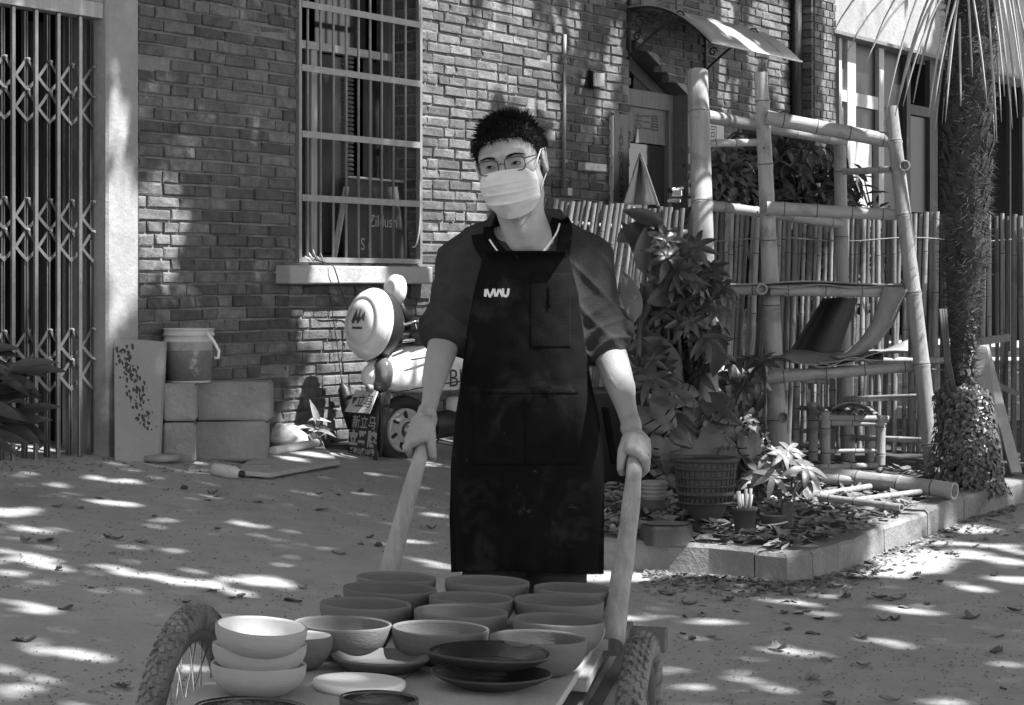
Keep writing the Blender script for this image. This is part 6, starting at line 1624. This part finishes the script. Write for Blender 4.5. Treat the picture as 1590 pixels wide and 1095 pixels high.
# leaning board
lb = thing('leaning_board', 'pale stained board leaning against the rendered pillar', 'board', tuple(G(212, 718)))
bq = [G(178, 716), G(245, 719, .0)]; t0, t1 = P(177, 525, bq[0].y + .12), P(255, 531, bq[1].y + .14)
q = MB(); q.prism([bq[0], bq[1], t1, t0], Vector((.01, .03, 0))); q.build('panel', M['board'], lb, bevel=.002)
sp3 = MB(); rs_ = random.Random(9)
for _ in range(120):
    u = .18 + .16 * rs_.random() + .0; v = rs_.random(); u = .15 + .55 * v + rs_.gauss(0, .09); vv = .92 - .75 * v * .8 + rs_.gauss(0, .05)
    if not (.03 < u < .97 and .05 < vv < .97): continue
    c = (bq[0] * (1 - u) + bq[1] * u) * (1 - vv) + (t0 * (1 - u) + t1 * u) * vv - Vector((.0, .002, 0)); s_ = rs_.uniform(.003, .011)
    sp3.add([c + Vector((s_ * math.cos(a) * rs_.uniform(.4, 1.5), -.001, s_ * rs_.uniform(.8, 1.7) * math.sin(a))) for a in [k * math.pi / 3 for k in range(6)]], [tuple(range(6))])
tag(sp3.build('stain', M['ink'], lb), kind='stuff')
# two stone-like foam blocks with end blocks, and bucket
def block(px0, px1, py0, py1, Y, label, ang_=0, name='foam_block', dpt=.24, seed=0):
    Y = G((px0 + px1) / 2, 717).y + .0 * Y; a, b = P(px0, py1, Y), P(px1, py0, Y); c = (a + b) / 2; w_, h_ = b.x - a.x, b.z - a.z
    q = MB(); bm = bmesh.new(); bmesh.ops.create_cube(bm, size=1)
    for v in bm.verts: v.co = Vector((v.co.x * w_, v.co.y * dpt, v.co.z * h_))
    bmesh.ops.bevel(bm, geom=list(bm.edges), offset=.010, segments=2, affect='EDGES'); bmesh.ops.subdivide_edges(bm, edges=[e for e in bm.edges if e.calc_length() > .1], cuts=8, use_grid_fill=True)
    for v in bm.verts: v.co += Vector((1, 1, 1)) * .003 * mnoise.noise(v.co * 6 + Vector((seed * 5, 0, 0))); v.co += v.co.normalized() * .0025 * mnoise.noise(v.co * 30)
    me = bpy.data.meshes.new(name); bm.to_mesh(me); bm.free(); me.materials.append(M['foam'])
    o = bpy.data.objects.new(name, me); COL.objects.link(o); o.location = c + Vector((0, dpt / 2, 0)); o.rotation_euler = (0, 0, ang_); return tag(o, label, 'block', 'pale blocks stacked under the bucket')
block(249, 301, 596, 654, 11.15, 'upper left pale block directly under the bucket', .10, seed=1)
block(303, 418, 593, 653, 11.2, 'upper right pale block, longest of the top layer', .05, seed=2)
block(249, 300, 657, 718, 11.1, 'lower left pale block with a chipped foot', .08, seed=3)
block(301, 412, 655, 716, 11.12, 'lower right pale block with a sunlit end', .04, seed=4)
YB = G(293, 717).y + .12; q = MB(); b = P(293, 594, YB); bu = thing('bucket', 'dirty pale plastic bucket with swing handle on top of the blocks', 'bucket', tuple(b))
r = 38 / F * YB; h = 84 / F * YB
q.lathe([(.001, 0), (r * .88, 0), (r * .9, .01), (r * .97, h * .74), (r * 1.04, h * .75), (r * 1.04, h * .78), (r * .99, h * .79), (r * 1.0, h * .86), (r * 1.05, h * .87), (r * 1.05, h * .90), (r * 1.0, h * .91), (r * 1.02, h * .97), (r * 1.05, h * .98), (r * 1.05, h), (r * .98, h), (r * .94, h * .9), (r * .86, .02), (.001, .02)], b, None, 36); q.build('body', M['plastic'], bu)
q = MB(); q.lathe([(.0, 0), (r * .905, .012), (r * .965, h * .60)], b + Vector((0, -.0015, 0)), None, 36, lambda a, j: .002 if j == 1 else .0035); q.build('dirt_band', mat('bucket_mud', .17, .9, .3, 9, .3, 30, stains=((.4, 6, .55, .62),)), bu)
q = MB(); q.tube([P(322, 518, YB - .1), P(332, 530, YB - .11), P(340, 545, YB - .1), P(339, 556, YB - .1), P(333, 556, YB - .1)], .008, 8); q.build('handle', M['white'], bu)
q = MB(); q.tube([P(254, 716, YB + .02), P(250, 475, YB + .14)], .013, 8); tag(q.build('pale_pole', M['plastic']), 'pale pole standing behind the bucket', 'pole')
g = G(245, 716); q = MB(); q.lathe([(.001, .0), (.10, .0), (.115, .012), (.11, .03), (.09, .036), (.001, .038)], g, None, 26); tag(q.build('round_disc', M['foam']), 'grey round disc lying at the foot of the leaning board', 'disc')
for k, (x0, y0, x1, y1, r, lb_) in enumerate(((204, 716, 420, 742, .012, 'long thin curved trim strip lying in front of the blocks'), (300, 724, 330, 730, .02, 'short brick-like offcut under the lower left block'))):
    q = MB(); a, b = G(x0, y0), G(x1, y1); m__ = G((x0 + x1) / 2 - 20, (y0 + y1) / 2 + 5); q.tube([a, a.lerp(m__, .5), m__, m__.lerp(b, .5), b], r, 6, True, .5); tag(q.build('trim_strip' if k == 0 else 'offcut', M['plastic']), lb_, 'strip' if k == 0 else 'offcut')
bo = thing('plastic_bottle', 'pale plastic bottle with a dark cap lying before the blocks', 'bottle', tuple(G(362, 738)))
a, b = G(330, 728, .03), G(368, 735, .03); ax = (b - a).normalized(); q = MB(); q.lathe([(.001, 0), (.03, .004), (.032, .02), (.032, .12), (.02, .145), (.014, .15)], a, align(ax), 16); q.build('body', M['plastic'], bo)
q = MB(); q.lathe([(.016, .145), (.017, .17), (.001, .172)], a, align(ax), 12); q.build('cap', M['black'], bo)
q = MB(); q.box(G(396, 728, .02), (.16, .05, .04), rotm(.1), .004); tag(q.build('offcut', M['foam']), 'flat pale offcut lying right of the plastic bottle', 'offcut')
# pale slab with sheet
q = MB(); q.prism([G(370, 738, .012), G(420, 742, .012), G(528, 722, .012), G(500, 700, .012), G(420, 706, .012), G(380, 725, .012)], Vector((0, 0, .022))); tag(q.build('floor_slab', M['stone'], bevel=.003), 'thin pale sheet lying in the sun between blocks and scooter', 'sheet')
q = MB(); q.tube([G(424, 700, .05), G(492, 688, .06)], .022, 10); tag(q.build('white_pipe', M['white']), 'short white pipe lying at the wall foot beyond the sheet', 'pipe')
# rubbish: crumpled plastic and dry plant
def blob(px, py, Y, rx, rz, label, m, seed, cat, name):
    c = P(px, py, Y)
    def f(p): d = s_ell(p, tuple(c), (rx, rx * .7, rz)); return d + .018 * wav(p, 26, seed, 5) + .008 * wav(p, 70, seed + 1, 4)
    V, Q_ = nets(f, (c.x - rx - .04, Y - rx - .03, c.z - rz - .03), (c.x + rx + .04, Y + rx + .03, c.z + rz + .04), .010); return tag(nmesh(name, V, Q_, M[m]), label, cat)
blob(446, 683, 12.0, .11, .075, 'crumpled pale plastic bag at the wall foot right of the blocks', 'plastic', 3, 'bag', 'plastic_bag')
blob(548, 690, 12.75, .045, .12, 'dark pointed rag standing at the wall left of the scooter', 'black', 5, 'rag', 'dark_rag')
blob(500, 682, 12.5, .10, .06, 'dark heap of rags behind the dry plant', 'black', 6, 'rag', 'dark_rag')
q = MB(); q.box(P(530, 703, 12.3), (.22, .2, .10), rotm(.3), .01); tag(q.build('dark_crate', M['black']), 'low dark crate on the ground left of the mudflap', 'crate')
dp = thing('dry_plant', 'withered curling pale plant lying against the wall between bag and crate', 'plant', tuple(P(480, 700, 12.1)))
dl = leaf_mesh(.12, .035, 'dry', 5, .5, .6); M['dryw'] = mat('dry_pale', .42, .8, .3, 12, .2); dl2 = leaf_mesh(.12, .03, 'dryw', 5, .5, .6)
for k in range(34): leaf_at(dl2 if k % 2 else dl, P(rp.uniform(462, 500), rp.uniform(655, 695), 12.1 + rp.uniform(-.1, .1)), (rp.uniform(-1, 1), -.3, rp.uniform(-.7, .8)), (rp.uniform(-.5, .5), -.6, .8), rp.uniform(.6, 1.2), dp)
um_ = thing('folded_umbrella', 'folded black umbrella hanging by a cord against the sunlit bricks', 'umbrella', tuple(WP(532, 598, .06)))
q = MB(); q.tube([WP(531, 594, .08), WP(534, 604, .08), WP(542, 635, .12), WP(548, 665, .14)], [.006, .035, .045, .03], 10); q.build('canopy', M['black'], um_)
q = MB(); q.tube([WP(530, 585, .08), WP(532, 600, .08)], .004, 6); q.build('tip', M['black'], um_)

# ============================================================ fallen leaves
lfm = []
for k in range(5):
    q = MB(); r_ = random.Random(k + 50); n = 7; vs = []; L = .085
    for i in range(n + 1):
        t = i / n; hw = .022 * math.sin(math.pi * (.04 + .92 * t)) ** .7
        for s in (-1, 0, 1): vs.append((s * hw * 1.2 + r_.uniform(-.003, .003), L * (t - .5), .003 + .009 * abs(s) * (1 + .5 * math.sin(t * 6 + k)) + .018 * (abs(2 * t - 1) ** 2) * (k % 3) * .6))
    q.add(vs, [(i * 3 + j, i * 3 + j + 1, (i + 1) * 3 + j + 1, (i + 1) * 3 + j) for i in range(n) for j in range(2)], True)
    me = q.mesh('fallen_leaf'); me.materials.append(M['dry']); lfm.append(me)
LV = [(228, 719), (258, 762), (286, 761), (322, 778), (338, 772), (400, 781), (180, 838), (166, 836), (222, 843), (90, 788), (125, 790), (78, 841), (40, 842), (70, 842), (157, 775), (240, 803), (338, 823), (330, 768), (500, 793), (526, 862), (560, 846), (575, 836), (588, 850), (620, 800), (628, 808), (527, 770), (496, 768), (525, 930), (330, 919), (290, 937), (142, 914), (102, 948), (92, 885), (190, 1068), (175, 860), (25, 997), (40, 998), (470, 915), (455, 935), (375, 928), (360, 930), (560, 764), (670, 822), (1010, 905), (1060, 918), (1085, 905), (1110, 905), (1232, 925), (1240, 920), (1285, 912), (1300, 912), (1350, 885), (1360, 892), (1330, 900), (1372, 888), (1400, 890), (1425, 893), (1312, 930), (1348, 931), (1365, 930), (1380, 933), (1395, 932), (1218, 955), (1238, 955), (1224, 980), (1262, 986), (1340, 992), (1510, 962), (1500, 962), (1575, 950), (1552, 990), (1548, 1015), (1370, 965), (1405, 945), (1440, 940), (1282, 1026), (1340, 1035), (1262, 1057), (1285, 1080), (1380, 1090), (1286, 1094), (1558, 1072), (1210, 1010), (1475, 860), (1485, 862), (1455, 855), (1515, 850), (1530, 840), (1565, 832), (1580, 828), (1450, 842), (1545, 895), (1390, 965), (1420, 900), (1460, 905), (1270, 963), (1070, 940), (1090, 960), (1105, 990), (1130, 935), (1150, 925), (1180, 920), (1075, 995), (1060, 985), (1040, 925)]
for i, (x, y) in enumerate(LV):
    g = G(x, y); sc = rnd.uniform(.38, .85)
    o = put(lfm[i % 5], 'fallen_leaf', g + Vector((0, 0, .001)), (rnd.uniform(-.1, .1), rnd.uniform(-.12, .12), rnd.uniform(0, 6.3)), None, (sc, sc, sc)); rg = 'on the open concrete left of the cart and behind it' if x < 800 else ('in the scatter just below the garden kerb' if y < 942 else 'on the lane at the lower right, well clear of the kerb')
    tag(o, 'small dry fallen leaf ' + rg, 'leaf', 'dry leaves ' + rg)
# litter in the bed and along the kerb
lit = MB(); r_ = random.Random(31)
def lit_leaf(p, s_):
    a = r_.uniform(0, 6.28); t = Vector((math.cos(a), math.sin(a), r_.uniform(-.25, .5))).normalized(); n_2 = Vector((r_.uniform(-.5, .5), r_.uniform(-.8, .3), 1)).normalized(); b_ = t.cross(n_2).normalized(); n_2 = b_.cross(t)
    lit.add([p - t * s_, p - t * s_ * .3 + b_ * s_ * .38 + n_2 * s_ * .15, p - t * s_ * .3 - b_ * s_ * .38 + n_2 * s_ * .15, p + t * s_ * .4 + b_ * s_ * .32 + n_2 * s_ * .12, p + t * s_ * .4 - b_ * s_ * .32 + n_2 * s_ * .12, p + t * s_ + n_2 * s_ * .2, p],
            [(0, 1, 6), (0, 6, 2), (1, 3, 6), (2, 6, 4), (3, 5, 6), (4, 6, 5)])
for _ in range(3400):
    x = r_.uniform(930, 1600); y = r_.uniform(728, 872)
    g = BED(x, y)
    kpx = [k[0] for k in KB[::-1]]; kpy = [k[1] for k in KB[::-1]]
    if y > float(np.interp(x, kpx, kpy)) - 45 - 6: continue
    if x > 1300 and r_.random() < .35: continue
    lit_leaf(g + Vector((0, 0, r_.uniform(.0, .02))), r_.uniform(.018, .045))
for _ in range(1000):
    x = r_.choice([r_.uniform(1000, 1240), r_.uniform(1240, 1590)]); kpy_ = float(np.interp(x, kpx, kpy)); y = kpy_ + abs(r_.gauss(0, 1)) * 26 * r_.random() + 2
    lit_leaf(G(x, y) + Vector((0, 0, .004)), r_.uniform(.008, .03))
for _ in range(160):
    x = r_.uniform(0, 440); lit_leaf(G(x, r_.uniform(712, 735)) + Vector((0, 0, .004)), r_.uniform(.006, .018))
tag(lit.build('leaf_litter', M['drym']), 'leaf litter of dry curled leaves over the bed and along the kerb', 'leaf litter', kind='stuff')
# grit scattered on the lane
gr_ = MB()
for _ in range(4500):
    x = r_.uniform(0, 1590); y = 735 + 360 * r_.random(); g = G(x, y); s_ = r_.uniform(.002, .007); b = len(gr_.v)
    gr_.add([g + Vector((s_, 0, 0)), g + Vector((0, s_, 0)), g + Vector((-s_, 0, 0)), g + Vector((0, -s_, 0)), g + Vector((0, 0, s_ * .8))], [(0, 1, 4), (1, 2, 4), (2, 3, 4), (3, 0, 4)])
tag(gr_.build('grit', M['drym']), 'fine grit and crumbs scattered over the lane', 'grit', kind='stuff')
# ============================================================ overhanging street trees: their crowns throw the dappled shade
LIT = []                                                  # points that a gap in the crowns leaves in the sun: (x, y, z, radius)
def lit(p, r): LIT.append((p.x, p.y, p.z, r))
def litw(px, py, r=.12): lit(W(*Wpx(px, py)), r)
def litg(px, py, rpx):
    if rpx < 6: return
    g = G(px, py); lit(g, rpx / F * g.y)
# brickwork right of the window: bright column then streaks
for y in range(-20, 340, 26):
    litw(672, y, .17); litw(692, y + 10, .16)
    if y > 130: litw(716, y, .16)
    if y > 110 and y < 330: litw(738, y, .14)
for (x, y, r) in ((760, 20, .09), (790, 60, .10), (812, 10, .08), (800, 110, .12), (835, 95, .12), (770, 110, .08), (748, 130, .10), (725, 60, .10), (850, 140, .09), (862, 170, .07), (822, 150, .07), (893, 40, .05), (905, 150, .05), (938, 150, .05), (955, 110, .05), (925, 190, .04), (945, 90, .05), (958, 60, .05), (1110, 100, .06), (1118, 130, .06), (1125, 160, .05), (865, 60, .05), (710, 20, .08), (1190, 20, .16), (1210, 60, .16), (1170, 60, .13), (1200, 100, .12), (1172, 160, .07), (1212, 160, .07), (1130, 20, .1),
                  (497, 470, .13), (520, 500, .14), (480, 500, .07), (530, 470, .10), (545, 540, .13), (520, 545, .10), (560, 590, .12), (530, 600, .12), (505, 640, .10), (480, 630, .06), (550, 640, .10), (470, 480, .06), (590, 620, .08), (650, 455, .05), (670, 470, .04), (575, 560, .08), (640, 425, .0),
                  (240, 300, .05), (232, 330, .07), (262, 315, .04), (228, 365, .06), (250, 350, .04), (238, 400, .05), (265, 415, .03), (285, 345, .03)): litw(x, y, r)
# window sill, pier and wall above the glazed doors
for x in (470, 500, 530, 565, 650): litw(x, 425, .05)
for y in range(-10, 300, 24):
    p = W(*Wpx(1287, y, .19), .19); lit(p, .10)
for (x, y) in ((1320, 20), (1350, 30), (1390, 20), (1420, 40), (1370, 0), (1330, 60), (1440, 10), (1300, 30)): lit(W(*Wpx(x, y)), .20)
for (x, y, r) in ((1318, 100, .1), (1345, 130, .06), (1318, 200, .12), (1340, 240, .12), (1340, 280, .12), (1345, 320, .12), (1318, 300, .1), (1345, 200, .07)): lit(W(*Wpx(x, y, RO), RO), r)
# pillar
for (x, y, r) in ((172, 175, .035), (186, 185, .05), (178, 205, .05), (186, 220, .035), (190, 270, .03), (182, 258, .02), (176, 300, .05), (190, 320, .06), (176, 345, .07), (194, 365, .07), (180, 395, .09), (198, 410, .07), (180, 440, .09), (196, 465, .07), (178, 490, .06), (200, 345, .06)): litw(x, y, r * .55)
for (x, y, r) in ((80, 380, .08), (120, 400, .08), (20, 370, .06), (140, 330, .05), (60, 400, .05), (122, 460, .09), (140, 560, .05), (110, 530, .05), (20, 500, .05), (150, 380, .06), (75, 250, .04), (10, 60, .05), (75, 60, .04), (42, 40, .04), (110, 490, .05), (35, 330, .06)): litw(x, y, r)
# awning, posts
for (x, y) in ((1150, 55), (1175, 62), (1200, 70), (1130, 45), (1215, 76)): lit(P(x, y, 15.8), .10)
def litp(px, py, Y, r): lit(P(px, py, Y), r + (.05 if Y > 11 else 0))
for (x, y, Y, r) in ((1210, 610, 11.8, .09), (1210, 650, 11.8, .09), (1205, 680, 11.8, .08), (1200, 560, 11.7, .04), (1085, 150, 11.7, .05), (1180, 150, 11.7, .05), (1390, 200, 11.6, .06), (1395, 260, 11.6, .05), (1300, 200, 11.7, .07), (1340, 205, 11.7, .05), (1250, 190, 11.7, .05), (1375, 215, 11.6, .05), (1260, 210, 12, .04), (1290, 330, 11.7, .05), (1340, 335, 11.7, .04), (1130, 322, 11.7, .05), (1405, 360, 11.6, .05), (1420, 450, 11.6, .08), (1425, 520, 11.6, .07), (1435, 590, 11.6, .07), (1440, 660, 11.6, .08), (1445, 720, 11.6, .06), (1385, 470, 11.6, .08), (1370, 510, 11.6, .06), (1300, 560, 11.6, .05), (1350, 560, 11.6, .05), (1330, 655, 12, .05), (1367, 690, 11.9, .05),
                   (1300, 745, 11.6, .07), (1350, 750, 11.6, .09), (1400, 752, 11.5, .09), (1450, 758, 11.4, .08), (1280, 600, 12.6, .03), (1380, 620, 12.6, .10), (1400, 680, 12.6, .08), (1330, 390, 12.7, .06), (1350, 420, 12.7, .05), (1240, 740, 11.4, .05),
                   (1010, 350, 12.9, .10), (985, 380, 12.9, .10), (1040, 340, 12.9, .05), (960, 360, 12.9, .07), (905, 330, 12.9, .04), (1075, 430, 11.5, .06), (1072, 400, 11.5, .05), (1070, 375, 11.6, .06),
                   (985, 450, 10.9, .07), (1155, 690, 11.3, .05), (1172, 660, 11.4, .05), (1165, 620, 11.5, .03)): litp(x, y, Y, r)
for y in range(345, 735, 34):
    litp(1545, y, 12.6, .10); litp(1575, y, 12.5, .12); litp(1520 + 20 * (y % 3), y, 12.7, .07)
for y in range(360, 700, 50): litp(1450, y, 12.7, .06)
for (x, y, r) in ((1560, 700, .10), (1545, 640, .1), (1490, 630, .12), (1510, 660, .09), (1475, 650, .06), (1500, 720, .05)): litp(x, y, 11.5, r)
for (x, y) in ((1380, 140), (1410, 130), (1440, 120), (1470, 60), (1545, 100), (1560, 150), (1570, 60), (1590, 110), (1500, 40), (1420, 60), (1350, 100), (1530, 200), (1465, 170)): litp(x, y, 11.3, .10)
# small shrub and bed
for (x, y, r) in ((1215, 715, .10), (1235, 740, .10), (1190, 745, .07), (1255, 760, .08), (1225, 775, .05), (1250, 795, .04)): litp(x, y, 10.4, r)
for (x, y, r) in ((1300, 775, 22), (1340, 785, 28), (1385, 800, 22), (1420, 812, 16), (1360, 770, 30), (1420, 785, 20), (1290, 760, 20), (1345, 760, 20), (1400, 825, 14), (1450, 800, 14), (1410, 845, 12), (1445, 838, 14), (1470, 825, 10), (1530, 780, 14), (1560, 745, 10), (1140, 822, 10), (1110, 845, 6), (1200, 850, 6), (1010, 848, 16), (960, 850, 10)):
    g = BED(x, y); lit(g, r / F * g.y + .05)
# lane
for (x, y, rp_) in ((15, 793, 22), (40, 794, 18), (10, 795, 20), (162, 780, 22), (190, 784, 14), (50, 822, 18), (85, 824, 14), (20, 855, 14), (50, 868, 20), (78, 880, 16), (100, 885, 6), (150, 742, 14), (200, 746, 10), (250, 897, 22), (285, 903, 24), (320, 905, 20), (350, 900, 12), (400, 902, 26), (430, 908, 20), (375, 920, 14), (300, 885, 10), (175, 880, 12), (205, 890, 10), (20, 890, 14), (70, 950, 16), (55, 943, 12), (65, 1010, 22), (100, 1015, 14), (135, 1015, 10), (490, 715, 22), (450, 722, 14), (520, 705, 12), (460, 700, 14), (10, 1075, 16), (0, 1040, 12), (385, 815, 14), (395, 832, 10), (470, 765, 8), (690, 882, 12), (660, 872, 12), (740, 890, 8), (635, 840, 10), (680, 800, 14),
                    (1490, 860, 26), (1530, 865, 24), (1570, 875, 20), (1460, 880, 12), (1440, 870, 12), (1400, 872, 12), (1560, 900, 20), (1590, 905, 16), (1500, 845, 14), (1560, 848, 12), (1585, 858, 14), (1430, 862, 14), (1372, 997, 14), (1395, 1002, 8), (1350, 994, 5), (1225, 1010, 14), (1250, 1014, 8), (1200, 1004, 6), (1390, 945, 14), (1420, 948, 10), (1000, 960, 16), (975, 965, 12), (1280, 955, 10), (1565, 1030, 8), (1205, 1068, 8), (1075, 1070, 8), (1060, 1040, 8), (1480, 1090, 8), (1150, 900, 6), (1120, 970, 9), (1330, 1030, 7), (1450, 955, 8), (1520, 915, 12), (1475, 905, 8)): litg(x, y, rp_ * .8)
# scooter
for (x, y, r) in ((575, 490, .09), (560, 520, .07), (595, 470, .07), (580, 530, .08), (612, 450, .08), (640, 560, .09), (680, 560, .09), (610, 590, .06), (660, 595, .06), (710, 580, .06), (625, 545, .05), (575, 628, .04), (615, 650, .05), (590, 500, .08), (690, 640, .03)): litp(x, y, 12.0, r)
# the man: shoulder and forearm on the picture's right, cart edges
for (x, y, r) in ((925, 410, .07), (938, 440, .07), (935, 470, .06), (928, 500, .06), (948, 535, .05), (905, 380, .04), (950, 592, .036), (962, 622, .025), (955, 500, .04), (800, 292, .04), (775, 290, .03)): litp(x, y, 5.25, r)
for (x, y, r) in ((860, 962, .02), (885, 965, .03), (845, 985, .02), (870, 985, .018), (410, 965, .035), (385, 970, .03), (480, 980, .03), (560, 1056, .05), (530, 1060, .03), (420, 1030, .02), (440, 1062, .02), (900, 1030, .03), (930, 1000, .02), (740, 925, .02)): litp(x, y, 4.1, r)

ltr = np.array([l for l in LIT if l[3] > 0]); sv = np.array(SUNV)
e1 = np.cross(sv, (0, 0, 1)); e1 /= np.linalg.norm(e1); e2 = np.cross(sv, e1)
def sunuv(p): return np.stack([p @ e1, p @ e2], -1)
LU = sunuv(ltr[:, :3]); LR = ltr[:, 3]
rg_ = np.random.RandomState(4)
def crown(zl, zh, n, size, seed):
    """leaf positions over the part of the lane the photograph sees, cleared where the sun comes through"""
    r_ = np.random.RandomState(seed); z = r_.uniform(zl, zh, n)
    gx = r_.uniform(-4.8, 8.5, n); gy = r_.uniform(1.0, 24.0, n)          # where the leaf's shadow would meet knee height
    t = (z - .5) / (-sv[2]); p = np.stack([gx - sv[0] * t, gy - sv[1] * t, z], 1)
    U = sunuv(p); keep = np.ones(n, bool)
    for i in range(0, len(LU), 40):
        d = np.linalg.norm(U[:, None, :] - LU[None, i:i + 40, :], axis=2) - LR[None, i:i + 40]
        keep &= (d > .05).all(1)
    # looser towards the far wall, where the light is mottled
    p = p[keep]; return p, r_
def tree(label, zl, zh, n, size, seed, trunk, cat='tree'):
    p, r_ = crown(zl, zh, n, size, seed); k = len(p)
    t = thing('shade_tree', label, cat, trunk)
    nn_ = r_.normal(size=(k, 3)) * .55 + np.array([-sv[0], -sv[1], -sv[2]]); nn_ /= np.linalg.norm(nn_, axis=1)[:, None]
    a = r_.normal(size=(k, 3)); a -= nn_ * (a * nn_).sum(1)[:, None]; a /= np.linalg.norm(a, axis=1)[:, None]; b = np.cross(nn_, a)
    L = size * r_.uniform(.7, 1.15, k)[:, None]; w_ = L * .5
    v = np.stack([p - a * L * .5, p + b * w_ * .5, p + a * L * .5 - nn_ * L * .1, p - b * w_ * .5], 1).reshape(-1, 3)
    q = np.arange(k * 4).reshape(-1, 4); o = nmesh('crown', v, q, M['crown'], t, smooth=False); tag(o, kind='stuff')
    tk = MB(); x, y, z = trunk; tk.tube([(x, y, z - .2), (x + .1, y, z + 2), (x - .1, y + .1, zl)], [.2, .16, .13], 12); tk.build('trunk', M['stem'], t)
    for j in range(9):
        an = j * .7; tk = MB(); tk.tube([(x - .1, y + .1, zl - .4), (x + 1.2 * math.cos(an), y + 1.2 * math.sin(an), zl + .3), (x + 3 * math.cos(an), y + 3 * math.sin(an), zl + .9)], [.09, .06, .03], 7); tk.build('branch', M['stem'], t)
tree('broad leafy tree over the lane, whose shade dapples wall and ground', 6.2, 8.6, 110000, .20, 1, (7.5, 4.0, 0))
tree('second leafy tree farther down the lane, shading the bed', 7.0, 9.6, 60000, .23, 2, (9.5, 12.0, 0))
